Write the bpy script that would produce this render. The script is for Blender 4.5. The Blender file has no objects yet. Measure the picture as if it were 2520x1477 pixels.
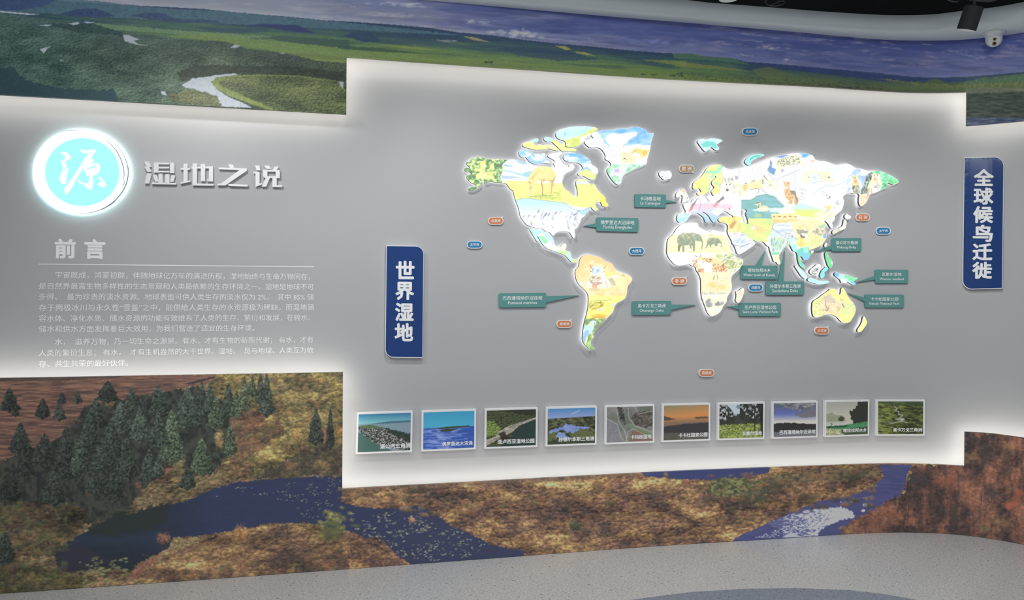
import bpy, math, random
import numpy as np
from mathutils import Vector, geometry
random.seed(4); RNG = np.random.RandomState(11)
scene = bpy.context.scene
C = scene.collection

# ------------------------------------------------------------------ camera
W, H = 2520, 1477
F = 1850.0
EYE = 1.55
PHI, RHO = math.radians(-0.3), math.radians(0.4)
cam_d = bpy.data.cameras.new('camera'); cam = bpy.data.objects.new('camera', cam_d); C.objects.link(cam)
cam_d.sensor_width = 36.0; cam_d.sensor_fit = 'HORIZONTAL'; cam_d.lens = 36.0 * F / W
cam_d.clip_start = 0.02; cam_d.clip_end = 60
def ray_np(p):
    p = np.atleast_2d(np.asarray(p, float))
    x = (p[:, 0] - W / 2) / F; y = (H / 2 - p[:, 1]) / F
    c, s = math.cos(RHO), math.sin(RHO)
    x, y = c * x - s * y, s * x + c * y
    return np.stack([x, math.cos(PHI) - y * math.sin(PHI), math.sin(PHI) + y * math.cos(PHI)], 1)
_o = ray_np([W / 2, H / 2])[0]
_r = ray_np([W / 2 + F, H / 2])[0] - _o
_u = ray_np([W / 2, H / 2 - F])[0] - _o
from mathutils import Matrix
cam.matrix_world = Matrix(((_r[0], _u[0], -_o[0], 0), (_r[1], _u[1], -_o[1], 0), (_r[2], _u[2], -_o[2], EYE), (0, 0, 0, 1)))
scene.camera = cam

# ------------------------------------------------------------------ world, exposure, added fill lights
wd = bpy.data.worlds.new('world'); scene.world = wd; wd.use_nodes = True
wd.node_tree.nodes['Background'].inputs[0].default_value = (0.75, 0.85, 1.0, 1)
wd.node_tree.nodes['Background'].inputs[1].default_value = 0.05
scene.view_settings.view_transform = 'Standard'
scene.view_settings.look = 'None'
scene.view_settings.exposure = 0.0
scene.view_settings.gamma = 1.0
scene.view_settings.use_curve_mapping = False
scene.cycles.use_denoising = True
scene.cycles.max_bounces = 8
scene.cycles.sample_clamp_indirect = 6.0

def area_light(name, loc, rot, sx, sy, power, color=(1, 1, 1)):
    d = bpy.data.lights.new(name, 'AREA'); d.shape = 'RECTANGLE'; d.size = sx; d.size_y = sy
    d.energy = power; d.color = color
    o = bpy.data.objects.new(name, d); C.objects.link(o); o.location = loc; o.rotation_euler = rot
    return o
# unseen overhead fill lights, added to stand in for the room's own lighting
area_light('overhead_fill_light', (-1.3, 0.7, 3.75), (math.radians(18), 0, 0), 1.6, 1.2, 42, (0.93, 0.97, 1.0))
area_light('overhead_fill_light', (1.8, 0.7, 3.75), (math.radians(18), 0, 0), 1.6, 1.2, 42, (0.93, 0.97, 1.0))
area_light('overhead_fill_light', (0.2, -2.0, 3.75), (math.radians(10), 0, 0), 3.0, 1.2, 46, (0.93, 0.97, 1.0))
SPOT_POWER = 44
LAMPS = [(2.27, 3.78, 2.90), (1.03, 3.62, 2.985), (-0.25, 3.30, 2.985), (-1.55, 2.95, 2.985)]
STRIP = 6.0       # mural edge strips
BACK = 2.5        # glow behind the map pieces
K = 0.60          # how bright an even white print shows in this light

# ------------------------------------------------------------------ wall plan (curved in plan)
def natural_spline(xs, ys, xq):
    n = len(xs); h = np.diff(xs); A = np.zeros((n, n)); b = np.zeros(n); A[0, 0] = A[-1, -1] = 1
    for i in range(1, n - 1):
        A[i, i - 1] = h[i - 1]; A[i, i] = 2 * (h[i - 1] + h[i]); A[i, i + 1] = h[i]
        b[i] = 6 * ((ys[i + 1] - ys[i]) / h[i] - (ys[i] - ys[i - 1]) / h[i - 1])
    m = np.linalg.solve(A, b); i = np.clip(np.searchsorted(xs, xq) - 1, 0, n - 2)
    t = xq - xs[i]; hh = h[i]
    return ys[i] + t * ((ys[i + 1] - ys[i]) / hh - hh * (2 * m[i] + m[i + 1]) / 6) + t * t * m[i] / 2 + t ** 3 * (m[i + 1] - m[i]) / (6 * hh)
_fx = np.array([0, 420, 840, 1270, 1690, 1970, 2195, 2310, 2400, 2520.])
_fy = np.array([1462, 1433, 1402.5, 1370.5, 1340, 1323, 1311, 1313.3, 1321, 1341.])
_q = np.arange(0, 2521, 12.)
_p = np.stack([_q, natural_spline(_fx, _fy, _q)], 1)
_d = ray_np(_p); _t = -EYE / _d[:, 2]; FR = _d[:, :2] * _t[:, None]
dl = (FR[0] - FR[8]); dl /= np.linalg.norm(dl)
left_ext = [FR[0] + dl * k for k in np.arange(2.6, 0.02, -0.13)]
dr = FR[-1] - FR[-4]; ang = math.atan2(dr[1], dr[0]); cur = FR[-1].copy(); right_ext = []
for k in range(30):
    if ang > math.radians(-88): ang -= math.radians(4.0)
    cur = cur + 0.08 * np.array([math.cos(ang), math.sin(ang)]); right_ext.append(cur.copy())
PATH = np.array(left_ext + [q for q in FR] + right_ext)
for _ in range(6):
    PATH[1:-1] = PATH[1:-1] * 0.5 + (PATH[:-2] + PATH[2:]) * 0.25
S = np.concatenate([[0], np.cumsum(np.linalg.norm(np.diff(PATH, axis=0), axis=1))])
Tn = np.gradient(PATH, axis=0); Tn /= np.linalg.norm(Tn, axis=1)[:, None]
NRM = np.stack([Tn[:, 1], -Tn[:, 0]], 1)             # points at the viewer
OB = 0.112                                             # back of the mural boards
FRONT = 0.135                                           # mural face stands this far off the white wall
BASE = PATH - NRM * FRONT                              # white wall surface
def pos(s, z, off):
    s = np.asarray(s, float)
    bx = np.interp(s, S, BASE[:, 0]); by = np.interp(s, S, BASE[:, 1])
    nx = np.interp(s, S, NRM[:, 0]); ny = np.interp(s, S, NRM[:, 1])
    return np.stack([bx + nx * off, by + ny * off, np.broadcast_to(z, bx.shape)], -1)
_tabs = {}
def sz(p, off):
    """pixel of the photograph -> (s, z) on the wall surface standing off the white wall by off"""
    if off not in _tabs:
        Q = BASE + NRM * off; a = np.arctan2(Q[:, 0], Q[:, 1]); k = np.maximum.accumulate(a)
        keep = np.concatenate([[True], np.diff(k) > 1e-6]); _tabs[off] = (a[keep], S[keep])
    a, ss = _tabs[off]
    d = ray_np(p); s = np.interp(np.arctan2(d[:, 0], d[:, 1]), a, ss)
    P = pos(s, 0.0, off); z = EYE + d[:, 2] / np.hypot(d[:, 0], d[:, 1]) * np.hypot(P[:, 0], P[:, 1])
    return np.stack([s, z], 1)
def wall3(p, off):
    q = sz(p, off); return pos(q[:, 0], q[:, 1], off)
def on_plane(p, z):
    d = ray_np(p); t = (z - EYE) / d[:, 2]; return d * t[:, None] + np.array([0, 0, EYE])

# ------------------------------------------------------------------ materials
def lin(c):
    c = np.asarray(c, float) / 255.0
    return np.where(c <= 0.04045, c / 12.92, ((c + 0.055) / 1.055) ** 2.4)
def mat(name, color=(0.8, 0.8, 0.8), rough=0.5, metal=0.0, bump=0.0, bscale=200, emit=0.0, spec=0.5, vary=0.0):
    m = bpy.data.materials.new(name); m.use_nodes = True; nt = m.node_tree; b = nt.nodes['Principled BSDF']
    b.inputs['Base Color'].default_value = (*color, 1); b.inputs['Roughness'].default_value = rough
    b.inputs['Metallic'].default_value = metal; b.inputs['Specular IOR Level'].default_value = spec
    n = nt.nodes.new('ShaderNodeTexNoise'); n.inputs['Scale'].default_value = bscale; n.inputs['Detail'].default_value = 4
    g = nt.nodes.new('ShaderNodeNewGeometry'); nt.links.new(g.outputs['Position'], n.inputs['Vector'])
    if vary:
        r = nt.nodes.new('ShaderNodeMapRange'); r.inputs[3].default_value = 1 - vary; r.inputs[4].default_value = 1 + vary
        mx = nt.nodes.new('ShaderNodeVectorMath'); mx.operation = 'SCALE'; mx.inputs[0].default_value = color
        nt.links.new(n.outputs[0], r.inputs[0]); nt.links.new(r.outputs[0], mx.inputs['Scale']); nt.links.new(mx.outputs[0], b.inputs['Base Color'])
    bp = nt.nodes.new('ShaderNodeBump'); bp.inputs['Strength'].default_value = max(bump, 0.01); bp.inputs['Distance'].default_value = 0.001
    nt.links.new(n.outputs[0], bp.inputs['Height']); nt.links.new(bp.outputs[0], b.inputs['Normal'])
    if emit:
        b.inputs['Emission Color'].default_value = (*color, 1); b.inputs['Emission Strength'].default_value = emit
        b.inputs['Base Color'].default_value = (*[q * .08 for q in color], 1)
    return m
def print_mat(name, rough=0.45, emit=0.0, spec=0.3):
    """flat print: the ink colours are stored per vertex; fine grain from noise"""
    m = bpy.data.materials.new(name); m.use_nodes = True; nt = m.node_tree; b = nt.nodes['Principled BSDF']
    a = nt.nodes.new('ShaderNodeVertexColor'); a.layer_name = 'ink'
    if emit:
        b.inputs['Base Color'].default_value = (0.1, 0.1, 0.1, 1)
        nt.links.new(a.outputs[0], b.inputs['Emission Color']); b.inputs['Emission Strength'].default_value = emit
    else:
        n = nt.nodes.new('ShaderNodeTexNoise'); n.inputs['Scale'].default_value = 420; n.inputs['Detail'].default_value = 3
        g = nt.nodes.new('ShaderNodeNewGeometry'); nt.links.new(g.outputs['Position'], n.inputs['Vector'])
        r = nt.nodes.new('ShaderNodeMapRange'); r.inputs[1].default_value = 0.25; r.inputs[2].default_value = 0.75; r.inputs[3].default_value = 0.88; r.inputs[4].default_value = 1.12
        mx = nt.nodes.new('ShaderNodeVectorMath'); mx.operation = 'SCALE'
        nt.links.new(a.outputs[0], mx.inputs[0]); nt.links.new(n.outputs[0], r.inputs[0]); nt.links.new(r.outputs[0], mx.inputs['Scale'])
        nt.links.new(mx.outputs[0], b.inputs['Base Color'])
    b.inputs['Roughness'].default_value = rough; b.inputs['Specular IOR Level'].default_value = spec
    return m
def L(*c): return tuple(lin(c) / K)
M_WALL = mat('satin_wall_paint', (0.50, 0.505, 0.515), 0.42, bump=0.05, bscale=60, spec=0.35)
M_WHITE = mat('white_plaster', (0.80, 0.86, 0.88), 0.6, bump=0.05, bscale=90)
M_BLACK = mat('black_ceiling_paint', (0.012, 0.013, 0.013), 0.9, vary=0.3, bscale=5)
M_DARKEDGE = mat('mural_board_edge', (0.11, 0.10, 0.09), 0.6, vary=0.4, bscale=60)
M_STRIP = mat('led_strip_glow', (1.0, 0.955, 0.875), 0.5, emit=STRIP)
M_BACK = mat('white_backlight', (1.0, 0.99, 1.0), 0.5, emit=BACK)
M_SIGNBACK = mat('cyan_white_backlight', (0.70, 1.0, 1.0), 0.5, emit=8.5)
M_SIDE = mat('dark_acrylic_side', (0.10, 0.10, 0.10), 0.4)
M_WSIDE = mat('white_foam_board', (0.95, 0.95, 0.955), 0.45)
M_INK = print_mat('mural_print', 0.42)
M_GLOSSINK = print_mat('glossy_photo_print', 0.2, spec=0.5)
M_LIGHTBOX = print_mat('backlit_print', 0.15, emit=1.12)
M_SIGNLIT = mat('lit_white_acrylic', tuple(lin((240, 255, 255))), 0.3, emit=1.15)
M_SIGNCYAN = mat('lit_cyan_acrylic', tuple(lin((172, 254, 252))), 0.3, emit=0.98)
M_SIGNLINE = mat('violet_grey_line', tuple(lin((150, 155, 185))), 0.3, emit=0.8)
M_TEAL = mat('teal_sign_face', L(80, 125, 122), 0.18, vary=0.08, bscale=8)
M_BLUE = mat('dark_blue_sign_face', L(32, 56, 104), 0.12, vary=0.12, bscale=4)
M_BLUEPILL = mat('blue_label_face', L(46, 110, 150), 0.3)
M_ORANGE = mat('orange_label_face', L(184, 112, 72), 0.3)
M_BROWN = mat('brown_label_face', L(160, 126, 88), 0.3)
M_VINYL = mat('pale_vinyl_lettering', (0.97, 0.98, 0.98), 0.5, spec=0.3)
M_SILVER = mat('brushed_silver_letter', (0.93, 0.94, 0.94), 0.28, metal=0.15, bump=0.05, bscale=300)
M_LAMP = mat('anthracite_lamp_housing', (0.035, 0.037, 0.04), 0.6, spec=0.2)
M_LENS = mat('lamp_led_disc', (1, 1, 1), 0.3, emit=9)
M_CAM = mat('white_camera_housing', (0.85, 0.86, 0.86), 0.35)
M_GLASS = mat('dark_lens_glass', (0.02, 0.02, 0.025), 0.08)
M_BRASS = mat('brass_lens_ring', (0.55, 0.42, 0.2), 0.3, metal=0.8)
M_ROOM = mat('room_grey_paint', (0.45, 0.47, 0.5), 0.7, vary=0.1, bscale=2)

# ------------------------------------------------------------------ object helpers
def tag(o, label=None, cat=None, group=None, kind=None):
    if label: o['label'] = label
    if cat: o['category'] = cat
    if group: o['group'] = group
    if kind: o['kind'] = kind
    return o
def empty(name, loc, label, cat, group=None):
    o = bpy.data.objects.new(name, None); C.objects.link(o); o.location = loc; o.empty_display_size = 0.05
    return tag(o, label, cat, group)
def mesh(name, verts, faces, m, parent=None, loc=None, ink=None, smooth=False):
    verts = np.asarray(verts, float)
    if parent is not None: org = np.array(parent.matrix_basis.translation if parent.parent is None else parent['_o'])
    elif loc is not None: org = np.asarray(loc, float)
    else: org = np.zeros(3)
    me = bpy.data.meshes.new(name)
    if isinstance(faces, np.ndarray):
        n, k = faces.shape
        me.vertices.add(len(verts)); me.vertices.foreach_set('co', (verts - org).astype(np.float32).ravel())
        me.loops.add(n * k); me.loops.foreach_set('vertex_index', faces.astype(np.int32).ravel())
        me.polygons.add(n); me.polygons.foreach_set('loop_start', np.arange(0, n * k, k, dtype=np.int32))
        me.polygons.foreach_set('loop_total', np.full(n, k, dtype=np.int32)); me.update(calc_edges=True)
    else:
        me.from_pydata([tuple(v) for v in (verts - org)], [], [tuple(int(i) for i in f) for f in faces])
    if ink is not None:
        at = me.color_attributes.new('ink', 'FLOAT_COLOR', 'POINT')
        col = np.ones((len(verts), 4), np.float32); col[:, :3] = ink; at.data.foreach_set('color', col.ravel())
    for mm in (m if isinstance(m, (list, tuple)) else [m]): me.materials.append(mm)
    o = bpy.data.objects.new(name, me); C.objects.link(o)
    if parent is None: o.location = org
    else: o.parent = parent
    if smooth: me.shade_smooth()
    return o
def struct(name, verts, faces, m, label=None, parent=None):
    o = mesh(name, verts, faces, m, parent); o['kind'] = 'structure'
    if label: o['label'] = label
    return o
def grid_faces(nr, nc, base=0, flip=False):
    i = np.arange(nr - 1)[:, None] * nc + np.arange(nc - 1)[None, :]
    f = np.stack([i, i + 1, i + nc + 1, i + nc], -1).reshape(-1, 4) + base
    return f[:, ::-1] if flip else f
def box_verts(x0, y0, z0, x1, y1, z1):
    v = [(x0, y0, z0), (x1, y0, z0), (x1, y1, z0), (x0, y1, z0), (x0, y0, z1), (x1, y0, z1), (x1, y1, z1), (x0, y1, z1)]
    f = [(0, 3, 2, 1), (4, 5, 6, 7), (0, 1, 5, 4), (1, 2, 6, 5), (2, 3, 7, 6), (3, 0, 4, 7)]
    return v, f
def chaikin(p, n=1):
    p = np.asarray(p, float)
    for _ in range(n):
        q = np.roll(p, -1, 0); p = np.stack([p * 0.75 + q * 0.25, p * 0.25 + q * 0.75], 1).reshape(-1, 2)
    return p
def dens(p, step):
    out = []
    for a, b in zip(p, np.roll(p, -1, 0)):
        n = max(1, int(np.ceil(np.hypot(*(b - a)) / step)))
        for k in range(n): out.append(a + (b - a) * k / n)
    return np.array(out)
def in_poly(x, y, poly):
    m = np.zeros(x.shape, bool); p = np.asarray(poly); q = np.roll(p, -1, 0)
    for (x0, y0), (x1, y1) in zip(p, q):
        if y0 == y1: continue
        c = ((y0 > y) != (y1 > y)); m ^= c & (x < (x1 - x0) * (y - y0) / (y1 - y0) + x0)
    return m
def cdt(loops, extra=None):
    """triangulate the area inside loops (even-odd), with optional inner points"""
    pts = []; edges = []
    for lp in loops:
        b = len(pts); n = len(lp); pts += [Vector((float(a), float(c))) for a, c in lp]
        edges += [(b + i, b + (i + 1) % n) for i in range(n)]
    if extra is not None: pts += [Vector((float(a), float(c))) for a, c in extra]
    v, e, f, _, _, _ = geometry.delaunay_2d_cdt(pts, edges, [], 0, 1e-5)
    v = np.array([(a.x, a.y) for a in v]); f = np.array([t for t in f if len(t) == 3])
    c = v[f].mean(1); m = np.zeros(len(f), bool)
    for lp in loops: m ^= in_poly(c[:, 0], c[:, 1], lp)
    f = f[m]
    a, b, d = v[f[:, 0]], v[f[:, 1]], v[f[:, 2]]
    area = (b[:, 0] - a[:, 0]) * (d[:, 1] - a[:, 1]) - (b[:, 1] - a[:, 1]) * (d[:, 0] - a[:, 0])
    f[area > 0] = f[area > 0][:, ::-1]       # y runs down in pixels
    return v, f
def slab(name, loops, off0, off1, m, parent=None, loc=None, back=None, step=14, off_ref=None, front=True, inset=0.0):
    """a plate cut to the pixel outline(s), bent to the wall, from off0 to off1; one mesh"""
    lp = [dens(np.asarray(l, float), step) for l in loops]
    ref = off1 if off_ref is None else off_ref
    al = np.concatenate(lp); gs = 11.0; gx, gy = np.meshgrid(np.arange(al[:, 0].min() + gs / 2, al[:, 0].max(), gs), np.arange(al[:, 1].min() + gs / 2, al[:, 1].max(), gs * 3)); gx = gx.ravel() + .13; gy = gy.ravel() + .07
    mk = np.zeros(len(gx), bool)
    for l in lp: mk ^= in_poly(gx, gy, l)
    v, f = cdt(lp, np.stack([gx[mk], gy[mk]], 1) if mk.any() and al[:, 0].max() > 2000 else None)
    q = sz(v, ref); F1 = pos(q[:, 0], q[:, 1], off1); F0 = pos(q[:, 0], q[:, 1], off0); n = len(v)
    V = [F1, F0]; FA = []; mi = []
    if front: FA += [tuple(t) for t in f]; mi += [0] * len(f)
    FA += [tuple(t[::-1] + n) for t in f]; mi += [1 if back else 0] * len(f)
    b = 2 * n
    for l in lp:
        q = sz(l, ref); k = len(l); V += [pos(q[:, 0], q[:, 1], off1), pos(q[:, 0], q[:, 1], off0)]
        for i in range(k):
            j = (i + 1) % k; FA.append((b + i, b + k + i, b + k + j, b + j)); mi.append(2 if back else 0)
        b += 2 * k
    o = mesh(name, np.concatenate(V), FA, [m] + list(back) if back else m, parent, loc)
    for p_, k_ in zip(o.data.polygons, mi): p_.material_index = k_
    return o
def center3(pts, off):
    p = np.asarray(pts, float); return wall3([[(p[:, 0].min() + p[:, 0].max()) / 2, (p[:, 1].min() + p[:, 1].max()) / 2]], off)[0]
def c_(ox, oy, sc, pts): return [(ox + a * sc, oy + b * sc) for a, b in pts]

# ------------------------------------------------------------------ lettering
_tc = {}
def glyphs(text, bold):
    k = (text,)
    bold_ = 0.0
    if k not in _tc:
        cu = bpy.data.curves.new('t', 'FONT'); cu.body = text; cu.size = 1.0; cu.offset = bold_; cu.resolution_u = 2; cu.fill_mode = 'FRONT'
        ob = bpy.data.objects.new('t', cu); C.objects.link(ob); dg = bpy.context.evaluated_depsgraph_get()
        me = ob.evaluated_get(dg).to_mesh(); v = np.zeros(len(me.vertices) * 3); me.vertices.foreach_get('co', v)
        f = [tuple(p.vertices) for p in me.polygons]; v = v.reshape(-1, 3)[:, :2].copy()
        ob.evaluated_get(dg).to_mesh_clear(); bpy.data.objects.remove(ob); bpy.data.curves.remove(cu)
        _tc[k] = (v, f)
    return _tc[k]
def text_wall(name, text, pl, pr, off, m, parent, bold=0.0, ysc=1.0, thick=0.0, hpx=None, cy=0.36, loc=None):
    """lettering printed on the wall between pixel pl and pr (middle of the line of letters)"""
    v, f = glyphs(text, bold)
    a, b = sz([pl, pr], off); x0, x1 = v[:, 0].min(), v[:, 0].max()
    t = (v[:, 0] - x0) / (x1 - x0); s = a[0] + t * (b[0] - a[0]); z = a[1] + t * (b[1] - a[1])
    k = (b[0] - a[0]) / (x1 - x0) * ysc
    if hpx is not None:
        zz = sz([(pl[0], pl[1] - hpx / 2), (pl[0], pl[1] + hpx / 2)], off); k = (zz[0, 1] - zz[1, 1]) / (v[:, 1].max() - v[:, 1].min()); cy = (v[:, 1].max() + v[:, 1].min()) / 2
    z = z + (v[:, 1] - cy) * k
    if bold:
        kx = (b[0] - a[0]) / (x1 - x0); PP = []; FF = []; nv = len(v)
        sh = [(0, 0), (1, 0), (-1, 0), (0, 1), (0, -1), (.7, .7), (-.7, .7), (.7, -.7), (-.7, -.7)] if bold > .012 else [(0, 0), (1, 0), (0, -1), (1, -1)]
        for j, (dx, dz) in enumerate(sh):
            PP.append(pos(s + dx * bold * kx, z + dz * bold * k, off + j * .00006)); FF += [tuple(i + j * nv for i in t) for t in f]
        o = mesh(name, np.concatenate(PP), FF, m, parent, loc)
    else: o = mesh(name, pos(s, z, off), f, m, parent, loc)
    if name == 'text_line': o['kind'] = 'stuff'
    return o

# ------------------------------------------------------------------ painting of flat prints (per vertex ink)
TAB = RNG.rand(257, 257); TAB[256] = TAB[0]; TAB[:, 256] = TAB[:, 0]
def vnoise(x, y, seed=0):
    x = x + seed * 37.7; y = y + seed * 91.3
    xi = np.floor(x).astype(int); yi = np.floor(y).astype(int); fx = x - xi; fy = y - yi
    fx = fx * fx * (3 - 2 * fx); fy = fy * fy * (3 - 2 * fy); xi &= 255; yi &= 255
    return (TAB[yi, xi] * (1 - fx) + TAB[yi, xi + 1] * fx) * (1 - fy) + (TAB[yi + 1, xi] * (1 - fx) + TAB[yi + 1, xi + 1] * fx) * fy
def fbm(x, y, seed=0, octv=4):
    a = 0.5; r = 0; t = 0
    for k in range(octv):
        r = r + a * vnoise(x, y, seed + k * 3); t += a; a *= 0.55; x = x * 2.03 + y * 0.3; y = y * 2.03 - x * 0.05
    return r / t
def crowns(x, y, seed=0):
    """tree-crown relief 0..1: bright upper left, dark gaps"""
    xi = np.floor(x).astype(int); yi = np.floor(y).astype(int); best = np.full(x.shape, 9.); bx = np.zeros(x.shape); by = np.zeros(x.shape)
    for dj in (-1, 0, 1):
        for di in (-1, 0, 1):
            cx = xi + di; cy = yi + dj; jx = TAB[(cy + seed * 7) & 255, cx & 255]; jy = TAB[(cx + 91) & 255, (cy + seed * 3) & 255]
            ddx = cx + jx - x; ddy = cy + jy - y; d = ddx * ddx + ddy * ddy; k = d < best
            best = np.where(k, d, best); bx = np.where(k, ddx, bx); by = np.where(k, ddy, by)
    return np.clip(0.62 + by * 0.75 + bx * 0.35 - best * 0.55, 0, 1)
class Cv:
    def __init__(s, x0, y0, x1, y1, res=1.0):
        s.x0, s.y0, s.res = x0, y0, res; s.w = int((x1 - x0) / res) + 1; s.h = int((y1 - y0) / res) + 1
        s.C = np.zeros((s.h, s.w, 3)); s.X, s.Y = np.meshgrid(x0 + np.arange(s.w) * res, y0 + np.arange(s.h) * res)
    def box(s, xa, ya, xb, yb):
        i0 = max(0, int((xa - s.x0) / s.res)); i1 = min(s.w, int((xb - s.x0) / s.res) + 2)
        j0 = max(0, int((ya - s.y0) / s.res)); j1 = min(s.h, int((yb - s.y0) / s.res) + 2)
        return (slice(j0, max(j0, j1)), slice(i0, max(i0, i1)))
    def blend(s, sl, a, col):
        a = a[..., None] * 1.0; s.C[sl] = s.C[sl] * (1 - a) + np.asarray(col, float) * a
    def poly(s, pts, col, a=1.0, jag=0.0, jsc=5.0, tex=0.0, tsc=4.0, seed=1, tsx=1.0):
        """fill polygon; col a colour, or f(x, y) giving colours"""
        p = np.asarray(pts, float); g = jag + 1
        sl = s.box(p[:, 0].min() - g, p[:, 1].min() - g, p[:, 0].max() + g, p[:, 1].max() + g); x = s.X[sl]; y = s.Y[sl]
        if x.size == 0: return
        if jag: m = in_poly(x + (fbm(x / jsc, y / jsc, seed, 3) - .5) * 2 * jag * 1.6, y + (fbm(x / jsc, y / jsc, seed + 5, 3) - .5) * 2 * jag * 1.6, p)
        else: m = (in_poly(x + .25, y + .25, p) * .5 + in_poly(x - .25, y - .25, p) * .5)
        c = col(x, y) if callable(col) else np.broadcast_to(np.asarray(col, float), x.shape + (3,))
        if tex: c = c * (1 + tex * 2 * (fbm(x / tsc / tsx, y / tsc, seed + 9, 4)[..., None] - .5) * 1.6)
        s.blend(sl, m * a, c)
    def ell(s, cx, cy, rx, ry, col, a=1.0, jag=0.0, soft=0.15, seed=1, tex=0.0, tsc=3.0):
        sl = s.box(cx - rx * 1.4 - 1, cy - ry * 1.4 - 1, cx + rx * 1.4 + 1, cy + ry * 1.4 + 1); x = s.X[sl]; y = s.Y[sl]
        if x.size == 0: return
        d = np.hypot((x - cx) / rx, (y - cy) / ry)
        if jag: d = d + (fbm(x / 4, y / 4, seed, 3) - .5) * jag * 2
        c = np.broadcast_to(np.asarray(col, float), x.shape + (3,))
        if tex: c = c * (1 + tex * 2.5 * (fbm(x / tsc, y / tsc, seed + 9, 3)[..., None] - .5)) * (1 - 0.35 * np.clip((y - cy) / ry, -1, 1))[..., None]
        s.blend(sl, np.clip((1 - d) / soft, 0, 1) * a, c)
    def line(s, pts, w, col, a=1.0):
        p = np.asarray(pts, float)
        for (xa, ya), (xb, yb) in zip(p[:-1], p[1:]):
            sl = s.box(min(xa, xb) - w - 1, min(ya, yb) - w - 1, max(xa, xb) + w + 1, max(ya, yb) + w + 1); x = s.X[sl]; y = s.Y[sl]
            if x.size == 0: continue
            dx, dy = xb - xa, yb - ya; t = np.clip(((x - xa) * dx + (y - ya) * dy) / (dx * dx + dy * dy + 1e-9), 0, 1)
            d = np.hypot(x - xa - t * dx, y - ya - t * dy); s.blend(sl, np.clip(w / 2 + .5 - d, 0, 1) * a, np.asarray(col, float))
    def conifer(s, cx, yb, h, w, col, seed=0):
        sl = s.box(cx - w, yb - h, cx + w, yb + 2); x = s.X[sl]; y = s.Y[sl]
        if x.size == 0: return
        t = np.clip((y - (yb - h)) / h, 0, 1); n = fbm(x / 3.2, y / 3.2, seed, 3); n2 = fbm(x / 7, y / 5, seed + 4, 3)
        half = w * .5 * (t ** 0.75) * (0.75 + 0.7 * n2) * np.where(t > .9, (1.02 - t) * 8, 1); m = (np.abs(x - cx) < half) & (t > 0)
        n3 = fbm(x / 1.6, y / 1.3, seed + 8, 2); lit = 0.46 + 1.5 * (n - .25) + .55 * (n3 - .5) - .30 * (x - cx) / w - .22 * t
        s.blend(sl, m * 0.94, np.asarray(col, float) * np.clip(lit, .35, 1.6)[..., None])
    def sample(s, p):
        x = np.clip((p[:, 0] - s.x0) / s.res, 0, s.w - 1.001); y = np.clip((p[:, 1] - s.y0) / s.res, 0, s.h - 1.001)
        xi = x.astype(int); yi = y.astype(int); fx = (x - xi)[:, None]; fy = (y - yi)[:, None]
        xj = np.minimum(xi + 1, s.w - 1); yj = np.minimum(yi + 1, s.h - 1)
        return (s.C[yi, xi] * (1 - fx) + s.C[yi, xj] * fx) * (1 - fy) + (s.C[yj, xi] * (1 - fx) + s.C[yj, xj] * fx) * fy
def grade(c, sat=.74, lift=10):
    c = np.clip(c, 0, 255); g = (c @ np.array([.3, .59, .11]))[..., None]; return np.clip((g + (c - g) * sat) * (1 - lift / 255) + lift, 0, 255)
def mix(a, b, t): t = np.clip(t, 0, 1)[..., None]; return np.asarray(a, float) * (1 - t) + np.asarray(b, float) * t
def pl(pts): p = np.asarray(pts, float); return lambda x: np.interp(x, p[:, 0], p[:, 1])

# ------------------------------------------------------------------ room shell
def proj(P):
    d = np.asarray(P, float) - np.array([0, 0, EYE]); z = d @ _o; return np.stack([W / 2 + F * (d @ _r) / z, H / 2 - F * (d @ _u) / z], -1)
E0 = BASE[0]; E1 = BASE[-1]; BACKY = -3.6
xl, xr = E0[0] - 0.02, E1[0] + 0.02
ss = np.linspace(S[0], S[-1], 260)
def sheet(s, zs, off): g = [pos(s, z, off) for z in zs]; return np.concatenate(g)
struct('wall_back', sheet(ss, [0, 0.8, 1.6, 2.4, 3.28], 0.0), grid_faces(5, len(ss)), M_WALL, 'pale grey curved exhibition wall')
struct('wall_top', sheet(ss, [3.28, 4.2], 0.0), grid_faces(2, len(ss)), M_BLACK, 'black upper wall above the white soffit')
fl = [tuple(q) + (0.0,) for q in BASE[::3]] + [(E1[0], E1[1], 0)] + [(xr, BACKY, 0), (xl, BACKY, 0)]

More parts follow.
